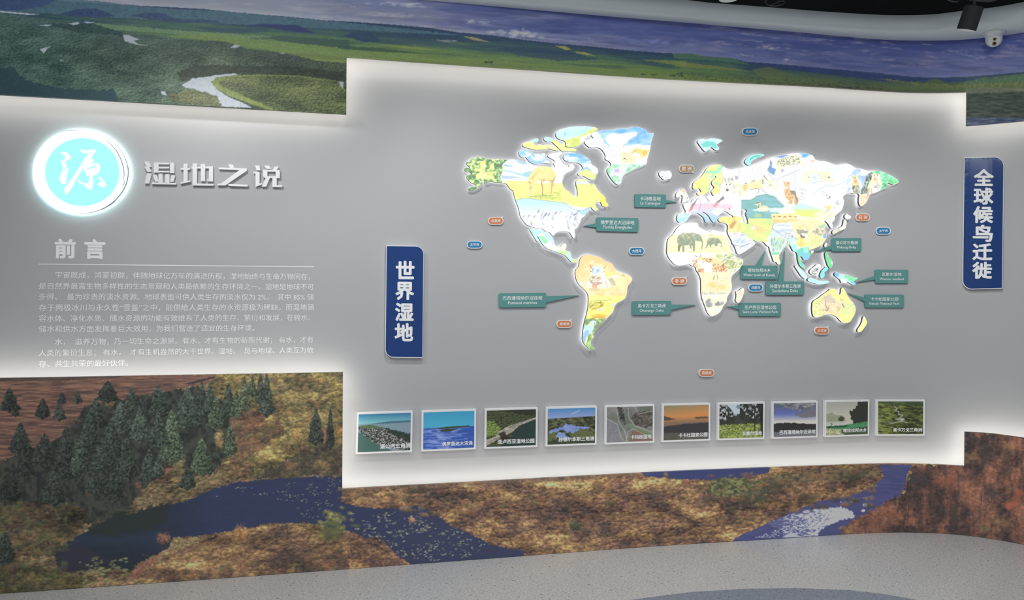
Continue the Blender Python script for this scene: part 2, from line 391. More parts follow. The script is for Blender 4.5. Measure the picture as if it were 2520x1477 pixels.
def floor_mat(name, base, dark, lite, seed):
    m = bpy.data.materials.new(name); m.use_nodes = True; nt = m.node_tree; b = nt.nodes['Principled BSDF']; N = nt.nodes; Lk = nt.links
    g = N.new('ShaderNodeNewGeometry'); mp = N.new('ShaderNodeMapping'); mp.inputs['Scale'].default_value = (1, 1.0, 1); mp.inputs['Rotation'].default_value = (0, 0, 0.5 + seed)
    Lk.new(g.outputs['Position'], mp.inputs['Vector'])
    def specks(scale, lo, hi, rot):
        mm = N.new('ShaderNodeMapping'); mm.inputs['Rotation'].default_value = (0, 0, rot); mm.inputs['Scale'].default_value = (1, 2.2, 1)
        Lk.new(g.outputs['Position'], mm.inputs['Vector']); n = N.new('ShaderNodeTexNoise'); n.inputs['Scale'].default_value = scale; n.inputs['Detail'].default_value = 1.5
        Lk.new(mm.outputs[0], n.inputs['Vector']); r = N.new('ShaderNodeMapRange'); r.inputs[1].default_value = lo; r.inputs[2].default_value = hi; Lk.new(n.outputs[0], r.inputs[0]); return r.outputs[0]
    def mx(f, a, c, fac=1.0):
        q = N.new('ShaderNodeMix'); q.data_type = 'RGBA'
        if fac != 1.0:
            mu = N.new('ShaderNodeMath'); mu.operation = 'MULTIPLY'; mu.inputs[1].default_value = fac; Lk.new(f, mu.inputs[0]); f = mu.outputs[0]
        Lk.new(f, q.inputs['Factor'])
        if isinstance(a, tuple): q.inputs['A'].default_value = (*a, 1)
        else: Lk.new(a, q.inputs['A'])
        q.inputs['B'].default_value = (*c, 1); return q.outputs['Result']
    c = mx(specks(85, .40, .62, .7), base, tuple(x * 0.82 for x in base))
    c = mx(specks(80, .58, .66, 2.1), c, dark, 0.6)
    c = mx(specks(90, .58, .68, 1.2), c, lite, 0.6)
    c = mx(specks(45, .685, .71, 0.2), c, tuple(x * 0.25 for x in dark), 0.9)
    Lk.new(c, b.inputs['Base Color']); b.inputs['Roughness'].default_value = 0.27; b.inputs['Specular IOR Level'].default_value = 0.6
    nn = N.new('ShaderNodeTexNoise'); nn.inputs['Scale'].default_value = 60; Lk.new(g.outputs['Position'], nn.inputs['Vector'])
    bp = N.new('ShaderNodeBump'); bp.inputs['Strength'].default_value = 0.25; bp.inputs['Distance'].default_value = 0.002; Lk.new(nn.outputs[0], bp.inputs['Height']); Lk.new(bp.outputs[0], b.inputs['Normal'])
    return m
M_FLOOR = floor_mat('speckled_grey_vinyl', (0.62, 0.62, 0.62), (0.24, 0.245, 0.25), (0.95, 0.95, 0.95), 0)
M_FLOORB = floor_mat('speckled_blue_grey_vinyl', (0.27, 0.31, 0.38), (0.12, 0.15, 0.2), (0.46, 0.5, 0.56), 1)
struct('floor', fl, [tuple(range(len(fl)))], M_FLOOR, 'speckled pale grey vinyl floor')
arc = [(1380, 1505), (1560, 1477), (1700, 1459), (1830, 1451), (1960, 1449), (2090, 1454.5), (2170, 1463), (2240, 1475), (2360, 1502), (2500, 1550), (2700, 1650)]
ap = on_plane(arc, 0.0)[:, :2]; ap = [tuple(a) + (0.0035,) for a in ap]
ap = [(-0.9, 2.62, 0.0035), (-0.2, 2.9, 0.0035)] + [a for a in ap if a[0] > 0.1] + [(3.0, 1.5, 0.0035), (2.2, 0.6, 0.0035), (0.6, 0.2, 0.0035), (-0.7, 0.9, 0.0035), (-1.2, 1.9, 0.0035)]
struct('floor', ap, [tuple(range(len(ap)))[::-1]], M_FLOORB, 'blue grey curved floor inlay')
v, f = box_verts(xl - 0.1, BACKY - 0.1, 4.2, xr + 0.1, BASE[:, 1].max() + 0.3, 4.3)
struct('ceiling', v, f, M_BLACK, 'black painted open ceiling')
v, f = box_verts(xl - 0.1, BACKY, 0, xl, E0[1] + 0.1, 4.2); struct('wall_left', v, f, M_ROOM)
v, f = box_verts(xl, BACKY - 0.1, 0, xr, BACKY, 4.2); struct('wall_front', v, f, M_ROOM)
if E1[1] > BACKY: v, f = box_verts(xr, BACKY, 0, xr + 0.1, E1[1], 4.2); struct('wall_right', v, f, M_ROOM)

# ceiling line of the mural and the dropped white soffit along the wall
cl = [(1035, 0), (1690, 56), (1865, 71), (2070, 89.5), (2206, 99), (2274, 100), (2343, 99), (2424, 93), (2520, 80)]
cq = sz(cl, FRONT); ZC = float(cq[:, 1].mean())
ceil_z = lambda s: np.interp(s, cq[:, 0], cq[:, 1])
fb = on_plane([(1226, 0), (1478, 20), (1690, 38), (1740, 44), (2018, 65), (2183, 74), (2297, 72), (2390, 60), (2520, 43)], ZC)
front_all = PATH
def dist_front(P):
    d = np.hypot(front_all[:, 0][None] - P[:, 0][:, None], front_all[:, 1][None] - P[:, 1][:, None]); i = d.argmin(1); return S[i], d.min(1)
fs, fd = dist_front(fb); od = np.argsort(fs); fs, fd = fs[od], fd[od]
sof = lambda s: np.interp(s, fs, fd)
so = np.linspace(S[0], S[-1] - 0.05, 200)
def soff(s, z, extra=0.0):
    base = pos(s, z, FRONT); n = np.stack([np.interp(s, S, NRM[:, 0]), np.interp(s, S, NRM[:, 1]), 0 * s], 1); return base + n * (sof(s) + extra)[:, None]
ft = [(1740, 5.5), (1926, 18.5), (2050, 30), (2204, 38), (2294, 34.6), (2390, 25), (2520, 4.6)]
q = []
for p in ft:
    d = ray_np([p])[0]; az = math.atan2(d[0], d[1]); P = soff(so, ZC); a = np.arctan2(P[:, 0], P[:, 1]); k = np.abs(a - az).argmin(); q.append(EYE + d[2] / math.hypot(d[0], d[1]) * math.hypot(P[k, 0], P[k, 1]))
ZT = float(np.mean(q))
cz = np.array([float(ceil_z(s)) for s in so]); n = len(so)
V = np.concatenate([pos(so, cz, 0.0), pos(so, cz, FRONT), soff(so, cz + (ZC - cz)), soff(so, ZT), soff(so, ZT, -0.02), pos(so, ZT, 0.0)])
struct('trim_1', V, np.concatenate([grid_faces(2, n, i * n, True) for i in range(5)]), M_WHITE, 'dropped white soffit running above the curved wall')

# ------------------------------------------------------------------ mural prints, painted in wall order
AUT = np.array([[70, 62, 52], [92, 76, 56], [112, 84, 60], [120, 106, 66], [142, 104, 68], [152, 120, 78]], float)
def palette(P, t): P = np.asarray(P, float); t = np.clip(t, 0, .9999) * (len(P) - 1); i = t.astype(int); f = (t - i)[..., None]; return P[i] * (1 - f) + P[i + 1] * f
def stretch(n, lo=.3, hi=.7): return np.clip((n - lo) / (hi - lo), 0, 1)
def forest(x, y, seed, c0, c1, sc=1.0):
    k = crowns(x / (6.5 * sc), y / (4.2 * sc), seed) * .65 + .35 * stretch(fbm(x / 2.4, y / 2.0, seed, 2)); b = fbm(x / 60, y / 22, seed + 2, 3)
    c = mix(c0, c1, k * .85 + (b - .5) * .9); return c
def autumn(x, y, seed, g=1.0, pal=AUT):
    a = stretch(fbm(x / 46, y / 24, seed, 5), .3, .7); b = stretch(fbm(x / 5.5 - y / 14, y / 3.0, seed + 7, 3), .22, .78); k = crowns(x / 17. + y / 40, y / 9., seed); w = fbm(x / 90, y / 34, seed + 3, 3)
    return palette(pal, a * .62 + .2 * b + .5 * (w - .4)) * (0.44 + 0.48 * b + 0.36 * k + .7 * (w - .36))[..., None] * g

U = Cv(-420, -170, 2780, 335, 1.25)
ridge = pl([(-420, -60), (0, -16), (150, 2), (290, 12), (370, 15), (500, 22), (620, 34), (700, 40), (800, 50), (860, 53), (960, 60), (1060, 69), (1130, 80), (1220, 88), (1290, 98), (1370, 107), (1450, 114), (1560, 125), (1640, 131), (1700, 132), (1720, 138), (1800, 143), (1840, 153), (1920, 158), (2000, 166), (2100, 176), (2180, 186), (2250, 191), (2300, 191), (2380, 189), (2440, 184), (2520, 177), (2780, 140)])
bot = pl([(-420, 150), (853, 145), (1660, 197), (2070, 218), (2206, 228), (2377, 230), (2520, 215), (2780, 190)])
x, y = U.X, U.Y; r = ridge(x); h = r - y
deep = np.clip((x - 700) / 600, 0, 1)
sky = mix(mix((150, 154, 168), (134, 142, 168), h / 90), mix((92, 104, 156), (58, 70, 130), h / 95), deep)
t = y - x * 0.068
c1 = stretch(fbm(x / 150, t / 17, 3, 5), .42, .72); c2 = stretch(fbm(x / 90, t / 10, 8, 4), .45, .75)
sky = mix(sky, (150, 146, 160), c1 * (0.75 - .45 * np.clip((x - 1200) / 500, 0, 1)) * np.clip(1.25 - h / 120, .25, 1))
sky = mix(sky, (56, 66, 116), c2 * .55 * deep); sky = mix(sky, (186, 180, 186), stretch(fbm(x / 60, t / 6, 21, 4), .56, .75) * .5 * np.clip(1.15 - h / 70, 0.1, 1) * (1 - .6 * np.clip((x - 1300) / 400, 0, 1)))
c3 = stretch(fbm(x / 62, t / 8, 71, 5), .46, .70); sky = mix(sky, (106, 110, 158), c3 * .55 * deep * np.clip(1.2 - h / 110, .2, 1)); c4 = stretch(fbm(x / 34, t / 5, 77, 4), .58, .74); sky = mix(sky, (150, 138, 162), c4 * .6 * np.clip((x - 1650) / 120, 0, 1) * np.clip(h / 30, 0, 1))
hl = np.clip(1 - h / 14, 0, 1); sky = mix(sky, (176, 178, 186), hl * .55 * (1 - deep * .6))
d = y - r; B = np.maximum(bot(x) - r, 20); u = d / B
land = palette([(44, 64, 98), (52, 82, 92), (70, 104, 84), (92, 122, 74), (110, 134, 68), (116, 132, 66)], u * 1.02)
tl = y - x * 0.075
sh = stretch(fbm(x / 130, tl / 9, 31, 4), .46, .66); land = mix(land, (40, 62, 92), sh * .75 * np.clip(1.25 - u * 1.2, .0, 1))
lt = stretch(fbm(x / 110, tl / 5, 41, 4), .56, .72); land = mix(land, (128, 150, 80), lt * .6 * np.clip(u * 1.4, 0, 1))
far = np.clip((x - 1750) / 250, 0, 1); land = mix(land, mix((64, 86, 92), (94, 102, 66), u), far * .6)
land = mix(land, (84, 84, 74), np.clip((u - .72) * 4, 0, 1) * far * .7)
land = land * (0.93 + .14 * vnoise(x / 2.2, y / 1.2, 5))[..., None]
U.C = np.where((d > 0)[..., None], land, sky)
cp1 = lambda p: c_(0, 0, .3413, p); cp2 = lambda p: c_(830, 0, .3413, p); cp3 = lambda p: c_(1660, 0, .3413, p)
# left hills and plain
U.poly(cp1([(-1200, -300), (0, -50), (430, -20), (860, 25), (1200, 60), (1560, 75), (2000, 115), (2520, 165), (3000, 215), (3400, 262), (2900, 235), (2520, 215), (1500, 165), (700, 120), (0, 80), (-1200, 20)]), (76, 108, 122), .85, jag=1.5, tex=.1, tsc=6)
U.poly(cp1([(0, -60), (400, 0), (300, 50), (120, 75), (-900, 40), (-900, -60)]), (58, 78, 120), .9, tex=.12)
U.poly(cp1([(420, 102), (560, 65), (690, 60), (780, 92), (830, 118), (700, 125), (560, 120)]), (52, 70, 110), .95, tex=.15)
U.poly(cp1([(940, 110), (1060, 92), (1180, 95), (1260, 130), (1330, 140), (1440, 138), (1560, 150), (1600, 165), (1300, 165), (1080, 140)]), (54, 74, 108), .95, tex=.15)
U.poly(cp1([(1780, 180), (1900, 172), (2140, 180), (2280, 240), (2060, 222), (1960, 200)]), (44, 56, 106), .95)
U.poly(cp1([(1780, 250), (2100, 262), (2520, 290), (2520, 350), (2250, 325), (2000, 290)]), (58, 88, 74), .9, jag=1.2)
U.poly(cp1([(690, 165), (900, 185), (1400, 225), (2000, 262), (1700, 280), (1200, 240), (800, 215), (640, 195)]), (112, 142, 98), .8, jag=1.5, tex=.08)
U.poly(cp1([(1500, 240), (2000, 300), (2520, 350), (3100, 400), (3000, 440), (2520, 415), (2200, 385), (1800, 345), (1600, 300), (1200, 260)]), (116, 140, 76), .85, jag=1.5, tex=.08)
ftop = pl(cp1([(-1250, 20), (0, 96), (180, 116), (300, 140), (500, 168), (590, 170), (700, 210), (860, 238), (1180, 262), (1240, 276), (1640, 300), (1750, 345), (2100, 390), (2290, 440), (2500, 455), (2700, 470)]))
sl = U.box(-420, 0, 870, 335); x, y = U.X[sl], U.Y[sl]
fy = ftop(x) + (fbm(x / 6, y / 6, 2, 2) - .5) * 6; m = (y > fy) & (x < 858)
xx = np.clip(x / 850, 0, 1); persp = 0.55 + np.clip((y - ftop(x)) / 150, 0, 1) * .75
kk = crowns(x / (7.5 * 1), y / 4.6, 3) * .6 + .4 * stretch(fbm(x / 2.6, y / 2.1, 6, 2)); bb = fbm(x / 55, y / 20, 9, 3)
fc = mix(mix((36, 62, 58), (36, 46, 34), xx), mix((104, 134, 122), (122, 130, 88), xx), kk * .8 + (bb - .5) * .9)
fc = mix(fc, (84, 112, 112), np.clip(1 - (y - ftop(x)) / 50, 0, 1) * .45 * (1 - xx * .6))
U.blend(sl, m * 1.0, fc)
U.poly(cp1([(370, 168), (700, 178), (880, 235), (890, 260), (600, 236), (380, 190)]), (42, 66, 66), .8, jag=2, tex=.3)
U.poly(cp1([(-1250, 500), (100, 490), (160, 560), (250, 600), (450, 640), (700, 655), (820, 640), (850, 730), (0, 700), (-1250, 700)]), (42, 68, 76), .9, jag=3, jsc=8, tex=.06)
WAT = (172, 178, 196)
U.poly(cp1([(1280, 520), (1400, 470), (1600, 470), (2100, 480), (2490, 520), (2490, 600), (2350, 560), (1900, 530), (1700, 535), (1400, 560), (1300, 590)]), (40, 50, 38), .8, jag=3, tex=.4)
U.poly(cp1([(1310, 612), (1390, 565), (1480, 556), (1560, 540), (1700, 528), (1720, 540), (1560, 560), (1520, 590), (1570, 650), (1650, 700), (1760, 745), (1815, 778), (1600, 768), (1560, 700), (1500, 680), (1400, 640), (1340, 635)]), WAT, .95, jag=1, tex=.05)
isl = cp1([(1525, 590), (1560, 556), (1700, 542), (1900, 540), (2150, 545), (2420, 580), (2500, 660), (2500, 840), (2250, 815), (1950, 795), (1830, 760), (1650, 690), (1560, 640)])
U.poly(isl, (118, 132, 62), .95, jag=1, tex=.15)
U.poly(cp1([(1570, 590), (1640, 556), (1900, 548), (2150, 552), (2420, 585), (2500, 670), (2500, 840), (2300, 815), (1990, 790), (1860, 735), (1690, 665), (1590, 620)]), lambda x, y: forest(x, y, 5, (38, 50, 30), (132, 142, 84)), 1, jag=2)
U.poly(cp1([(1160, 655), (1190, 660), (1205, 690), (1165, 680)]), WAT, .9); U.poly(cp1([(2440, 585), (2478, 590), (2474, 640), (2455, 620)]), WAT, .9)
U.poly(cp1([(1200, 690), (1350, 650), (1470, 660), (1570, 700), (1600, 768), (1250, 740)]), lambda x, y: forest(x, y, 8, (44, 52, 34), (140, 140, 86)), 1, jag=2)
for p in ([(885, 250), (930, 252), (1005, 285), (965, 292), (985, 312), (1070, 333), (980, 322), (900, 297)], [(285, 355), (370, 332), (340, 352), (315, 385)], [(285, 182), (380, 176), (340, 190)], [(490, 168), (560, 160), (575, 170), (530, 182)], [(600, 155), (690, 160), (630, 170)], [(-500, 60), (0, 78), (200, 95), (300, 104), (200, 108), (0, 90), (-500, 70)], [(1660, 345), (1690, 322), (1735, 330), (1700, 345)], [(2010, 382), (2060, 380), (2040, 390)], [(430, 425), (470, 448), (440, 440)]):
    U.poly(cp1(p), (178, 184, 202), .92, jag=.5)
# centre and right hills
U.poly(cp2([(40, 255), (120, 232), (240, 240), (330, 300), (180, 300)]), (44, 60, 98), .85, jag=1, tex=.1)
U.poly(cp2([(0, 200), (300, 250), (700, 290), (1100, 360), (700, 340), (200, 290)]), (50, 74, 96), .55, jag=1.5)
U.poly(cp2([(0, 330), (300, 345), (620, 385), (300, 375), (0, 350)]), (46, 76, 66), .7, jag=1)
U.poly(cp2([(240, 318), (440, 325), (760, 360), (600, 362), (380, 335)]), (140, 150, 70), .6, jag=1)
U.poly(cp2([(900, 258), (1000, 272), (1110, 305), (980, 290)]), (156, 156, 92), .85, jag=.6)
U.poly(cp2([(1570, 328), (1640, 332), (1690, 360), (1640, 360)]), (168, 164, 72), .85, jag=.6)
U.poly(cp2([(1700, 372), (1780, 375), (1870, 405), (1760, 392)]), (160, 160, 76), .85, jag=.6)
U.poly(cp2([(1180, 350), (1500, 345), (1750, 395), (1900, 430), (1600, 440), (1300, 400)]), (44, 64, 96), .6, jag=2)
U.poly(cp2([(2180, 430), (2520, 440), (2520, 480), (2380, 460)]), (136, 142, 66), .7, jag=1)
for a, b, c, e in ((1060, 445, 60, 8), (2100, 535, 200, 7), (2400, 540, 90, 9)):
    for k in range(14): U.ell(*(cp2([(a + random.random() * c, b + random.random() * e)])[0]), 2.2, 1.1, (38, 56, 46), .85)
U.line(cp2([(60, 405), (500, 445), (900, 478), (1600, 510), (2520, 562)]), 1.6, (150, 150, 130), .5)
U.poly(cp3([(-20, 385), (130, 385), (240, 410), (400, 415), (560, 470), (300, 440), (0, 420)]), (86, 122, 84), .7, jag=1)
U.poly(cp3([(0, 440), (200, 465), (420, 490), (560, 515), (300, 500), (0, 480)]), (130, 136, 66), .7, jag=1)
U.poly(cp3([(560, 500), (680, 480), (800, 520), (900, 545), (600, 545)]), (98, 110, 74), .7, jag=1)
U.poly(cp3([(450, 440), (780, 465), (1000, 485), (1400, 520), (1800, 560), (2150, 565), (2400, 540), (2500, 530), (2300, 580), (1800, 600), (1500, 590), (1300, 560), (800, 500)]), (52, 66, 116), .8, jag=1.2, tex=.1)
U.poly(cp3([(1800, 600), (1840, 572), (1900, 570), (1960, 600), (2000, 610), (1850, 615)]), (80, 104, 66), .9)
U.poly(cp3([(2050, 600), (2200, 565), (2520, 530), (2900, 470), (3280, 400), (3280, 560), (2520, 640), (2100, 660)]), (88, 118, 80), .85, jag=1.5, tex=.15)
U.poly(cp3([(1400, 560), (2000, 612), (2520, 590), (3280, 520), (3280, 560), (2520, 630), (1900, 640)]), (112, 118, 64), .7, jag=2, tex=.2)
for k in range(240):
    a = random.random() * 1500; U.ell(*cp3([(a, 520 + a * .062 + random.random() * 45)])[0], 2.0 + random.random() * 3, .9, random.choice([(52, 66, 56), (120, 120, 70), (60, 74, 60)]), .7)
U.poly(cp3([(2100, 640), (2520, 625), (3280, 560), (3280, 640), (2520, 670), (2100, 680)]), lambda x, y: mix((96, 104, 84), (136, 136, 108), stretch(fbm(x / 30, y / 3, 3, 3))), .9, jag=1)
U.poly(cp3([(2100, 672), (2520, 662), (3280, 600), (3280, 850), (2100, 880)]), lambda x, y: mix((48, 60, 56), (86, 96, 78), stretch(fbm(x / 16, y / 3, 13, 4))), .96, jag=1)
U.poly(cp3([(2100, 848), (2520, 850), (3280, 800), (3280, 940), (2100, 930)]), lambda x, y: mix((48, 62, 104), (110, 122, 140), stretch(fbm(x / 20, y / 2.5, 17, 3), .4, .75)), .9, jag=1.2)
# clouds
for cx, cy, n_, w_, h_, col in ((1290, 84, 34, 62, 11, (208, 208, 214)), (1180, 56, 12, 50, 6, (188, 186, 196)), (1600, 102, 26, 70, 9, (120, 128, 176)), (1000, 12, 22, 80, 6, (196, 198, 210)), (868, 16, 5, 12, 6, (190, 194, 210)), (970, 36, 14, 60, 8, (176, 172, 182)),
                                 (1895, 118, 16, 44, 6, (176, 164, 166)), (1945, 148, 10, 24, 4, (196, 190, 196)), (1830, 136, 12, 26, 5, (166, 162, 178)), (2360, 128, 14, 40, 8, (124, 118, 156)), (2410, 142, 10, 30, 5, (150, 142, 176)), (1845, 82, 8, 20, 3, (140, 130, 160)), (2240, 160, 6, 16, 3, (150, 146, 176)), (2480, 112, 14, 50, 10, (112, 110, 156)), (1100, 100, 10, 60, 4, (180, 176, 190)), (1450, 96, 5, 12, 4, (190, 192, 206))):
    for k in range(n_):
        a = random.gauss(0, .45); b = random.gauss(0, .4); U.ell(cx + a * w_, cy + b * h_ + a * w_ * .07, w_ * (.10 + .12 * random.random()), h_ * (.3 + .3 * random.random()), np.array(col) * (1.04 - .10 * (b > .2)), .42, jag=.35, soft=.7, seed=k)

# ---- lower mural
Lw = Cv(-420, 895, 2780, 1500, 1.25)
x, y = Lw.X, Lw.Y; Lw.C = autumn(x, y, 3)
q5 = lambda p: c_(0, 900, .3907, p); q6 = lambda p: c_(830, 950, .3568, p); q7 = lambda p: c_(1660, 950, .3568, p)
WARM = np.array([[76, 66, 58], [98, 70, 60], [118, 82, 62], [140, 100, 62], [162, 122, 70], [192, 154, 92]], float)
RED = np.array([[60, 56, 56], [78, 60, 58], [96, 66, 58], [118, 76, 60], [140, 84, 62], [152, 98, 68]], float)
OLV = np.array([[70, 66, 46], [92, 84, 50], [108, 92, 56], [128, 108, 58], [142, 122, 62], [152, 128, 68]], float)
sl = Lw.box(830, 1130, 2400, 1400); Lw.C[sl] = autumn(Lw.X[sl], Lw.Y[sl], 14, 1.04, WARM)
def field(x, y): s = stretch(fbm(x / 34, y / 3.0 + x * .004, 4, 4), .3, .72); return mix((82, 58, 52), (146, 98, 76), s)
Lw.poly(q5([(-1100, 90), (0, 70), (1450, 56), (1420, 100), (1200, 130), (950, 180), (800, 240), (620, 260), (500, 360), (420, 460), (200, 520), (0, 600), (-1100, 700)]), field, 1, jag=3)
Lw.poly(q5([(-1100, 60), (0, 66), (700, 58), (800, 70), (400, 95), (-1100, 110)]), (66, 58, 54), .7, jag=2)
Lw.poly(q5([(1150, 116), (1330, 72), (1400, 66), (1300, 92), (1210, 118)]), (50, 46, 46), .9, jag=1)
Lw.poly(q5([(1360, 50), (2175, 30), (2160, 620), (1900, 700), (1500, 720), (1400, 600), (1440, 400), (1300, 200)]), lambda x, y: autumn(x, y, 21, 1.05, OLV), 1, jag=5)
Lw.poly(q5([(1450, 300), (1700, 260), (1800, 420), (1600, 560), (1450, 600)]), lambda x, y: autumn(x, y, 25, .95, RED), .75, jag=8)
Lw.poly(q5([(1750, 620), (2000, 480), (2160, 500), (2160, 700), (1900, 700), (1600, 720)]), (58, 52, 48), .75, jag=7, tex=.35)
dark = q5([(-1100, 760), (0, 610), (200, 520), (400, 440), (540, 260), (700, 220), (1250, 130), (1440, 250), (1460, 520), (1330, 690), (1200, 740), (940, 760), (900, 860), (760, 950), (500, 1010), (250, 1060), (-1100, 1150)])
Lw.poly(dark, lambda x, y: mix((34, 38, 38), (62, 66, 56), stretch(fbm(x / 9, y / 12, 2, 3))), .96, jag=5)
Lw.poly(q5([(-1100, 1050), (0, 880), (200, 850), (500, 880), (560, 960), (470, 1080), (350, 1150), (0, 1250), (-1100, 1400)]), lambda x, y: autumn(x, y, 33, .72), 1, jag=8)
Lw.poly(q5([(900, 790), (1000, 640), (1100, 560), (1200, 690), (1340, 680), (1500, 570), (1600, 600), (1600, 700), (1450, 740), (1250, 800), (1050, 860), (900, 880), (780, 930)]), lambda x, y: autumn(x, y, 35, .98), 1, jag=6)
# water
def water(x, y):
    a = np.clip((x - 150) / 270, 0, 1); c = mix((34, 40, 52), (42, 50, 84), stretch(x, 330, 520)); c = mix(c, (36, 52, 74), np.clip(1 - np.abs(y - 1325) / 45, 0, 1) * (x < 400) * .8)
    c = mix(c, (48, 54, 86), np.clip((x - 850) / 200, 0, 1)); return c * (0.94 + .12 * fbm(x / 20, y / 3, 6, 3))[..., None]
river = q5([(345, 1190), (400, 1130), (520, 1060), (700, 960), (850, 930), (1000, 890), (1180, 850), (1350, 775), (1500, 735), (1700, 715), (2201, 690)]) + q6([(30, 720), (30, 795), (130, 832), (300, 846), (420, 840), (560, 826), (620, 850), (680, 880), (740, 930), (800, 975), (900, 1010), (1000, 1060), (1040, 1090), (1160, 1115), (1300, 1140), (1260, 1200), (1000, 1290), (600, 1290), (430, 1180), (350, 1100), (300, 1050), (180, 1040), (80, 1000), (0, 1000)]) + q5([(1950, 990), (1700, 995), (1450, 1040), (1250, 1075), (1090, 1085), (1060, 1150), (880, 1240), (820, 1290), (700, 1270), (520, 1290), (420, 1310), (360, 1270)])
Lw.poly(river, water, 1, jag=3)
Lw.poly(q5([(560, 1010), (760, 930), (1060, 870), (1050, 980), (980, 1030), (700, 1080), (560, 1060)]), (38, 44, 42), .85, jag=8)
Lw.poly(q5([(350, 1160), (480, 1120), (700, 1230), (560, 1290), (390, 1310)]), (50, 46, 60), .6, jag=6)
def pads(polyf, box, n, col, rx=2.6, ry=1.2, s=1):
    k = 0
    P = np.asarray(polyf)
    while k < n:
        a = box[0] + random.random() * (box[2] - box[0]); b = box[1] + random.random() * (box[3] - box[1]); k += 1
        if in_poly(np.array([a]), np.array([b]), P)[0] and fbm(np.array([a / 22.]), np.array([b / 10.]), 3, 2)[0] > .46:
            Lw.ell(a, b, rx * (.5 + random.random()), ry * (.6 + .7 * random.random()), np.array(col) * (.75 + .4 * random.random()), .85, soft=.5)
pads(q5([(1340, 830), (1500, 760), (1750, 790), (1900, 690), (2150, 690), (2150, 960), (1900, 960), (1850, 860), (1500, 800)]), (520, 1160, 845, 1290), 700, (150, 150, 112))
pads(q6([(90, 870), (300, 860), (480, 870), (700, 960), (860, 1010), (1040, 1100), (900, 1180), (650, 1210), (450, 1180), (340, 1080), (120, 1010)]), (860, 1250, 1210, 1380), 1000, (158, 156, 116), 3.0, 1.5)
pads(q5([(500, 1240), (700, 1180), (850, 1230), (820, 1330), (600, 1400), (450, 1340)]), (170, 1350, 340, 1450), 360, (128, 132, 84), 5.5, 2.2)
pads(q5([(880, 1200), (1060, 1100), (1260, 1060), (1200, 1110), (1000, 1190)]), (340, 1300, 500, 1380), 120, (110, 108, 96), 3, 1)
# lower left foreground
Lw.poly(q5([(-1100, 1200), (0, 1240), (340, 1290), (520, 1330), (500, 1500), (-1100, 1600)]), lambda x, y: autumn(x, y, 43, .72, OLV), .9, jag=6)
Lw.poly(q5([(820, 1330), (860, 1260), (1020, 1180), (1010, 1210), (900, 1300), (840, 1360)]), (150, 92, 70), .8, jag=2, tex=.3)
Lw.poly(q5([(860, 1340), (1090, 1180), (1300, 1090), (1480, 1035), (1700, 1010), (2000, 1000), (2200, 1060), (2200, 1330), (1000, 1420)]), lambda x, y: autumn(x, y, 47, .98, WARM), .85, jag=4)
# centre right water behind, trees, river with glitter
Lw.poly(q7([(-260, 585), (0, 580), (660, 560), (650, 600), (520, 625), (350, 645), (160, 650), (0, 640), (-200, 625)]), lambda x, y: mix((50, 58, 110), (58, 66, 118), fbm(x / 30, y / 3, 2)), 1, jag=2)
Lw.poly(q6([(0, 700), (600, 668), (1200, 640), (1900, 600), (2200, 610), (1600, 650), (900, 690), (0, 725)]), (128, 100, 78), .6, jag=2, tex=.3)
RV = q7([(1410, 545), (1640, 545), (1600, 620), (1585, 700), (1545, 780), (1400, 850), (1290, 900), (1230, 925), (1180, 970), (1150, 1005), (1135, 1060), (390, 1085), (420, 1050), (600, 965), (820, 862), (1000, 795), (1190, 768), (1330, 712), (1400, 670), (1445, 630)])
Lw.poly(RV, lambda x, y: mix((58, 64, 120), (80, 82, 136), fbm(x / 30, y / 4, 12)), 1, jag=1.5)
Lw.poly(q7([(640, 950), (800, 880), (940, 855), (1150, 832), (1225, 870), (1245, 905), (1140, 930), (1060, 960), (1000, 1000), (980, 1040), (760, 1050), (740, 1000)]), lambda x, y: mix((88, 92, 142), (192, 194, 206), stretch(fbm(x / 5, y / 2.2, 3, 3) + np.clip((x - 1990) / 260, -.3, .3), .34, .52)), .96, jag=3)
for k in range(260):
    a = 560 + random.random() * 520; b = 1060 - (a - 560) * .36 + random.random() * 60 - 20; Lw.ell(*q7([(a, min(b, 1045))])[0], 2.4, .9, (200, 202, 214) if random.random() < .6 else (84, 86, 136), .8)
for cx, cy, rr in ((1220, 800, 3.5), (1312, 822, 7), (1300, 860, 6), (1345, 1000 - 110, 2), (1148, 800, 2)): Lw.ell(*q7([(cx, cy)])[0], rr, rr * .6, (206, 206, 216), .95, jag=.4)
Lw.poly(q7([(740, 1045), (800, 1010), (880, 1042)]), (180, 184, 196), .9)
Lw.poly(q7([(220, 740), (240, 660), (320, 628), (480, 632), (590, 650), (640, 720), (620, 790), (480, 770), (330, 770)]), lambda x, y: mix((54, 62, 44), (132, 132, 74), stretch(fbm(x / 7, y / 4.5, 5, 3))), .95, jag=4)
Lw.poly(q7([(600, 640), (760, 600), (1080, 570), (1360, 560), (1440, 620), (1250, 660), (1000, 650), (860, 690), (720, 720)]), lambda x, y: mix((62, 58, 46), (132, 112, 74), stretch(fbm(x / 9, y / 5, 7, 3))), .8, jag=5)
for cx, cy, rx_, ry_, col in ((560, 770, 45, 28, (60, 66, 48)), (1240, 630, 26, 15, (58, 60, 46)), (1090, 705, 16, 14, (62, 56, 46)), (900, 770, 22, 14, (66, 58, 44)), (860, 800, 10, 20, (60, 52, 44)), (700, 690, 40, 26, (66, 66, 52))): Lw.ell(*q7([(cx, cy)])[0], rx_, ry_ * .9, col, .8, jag=.4, tex=.3, soft=.5)
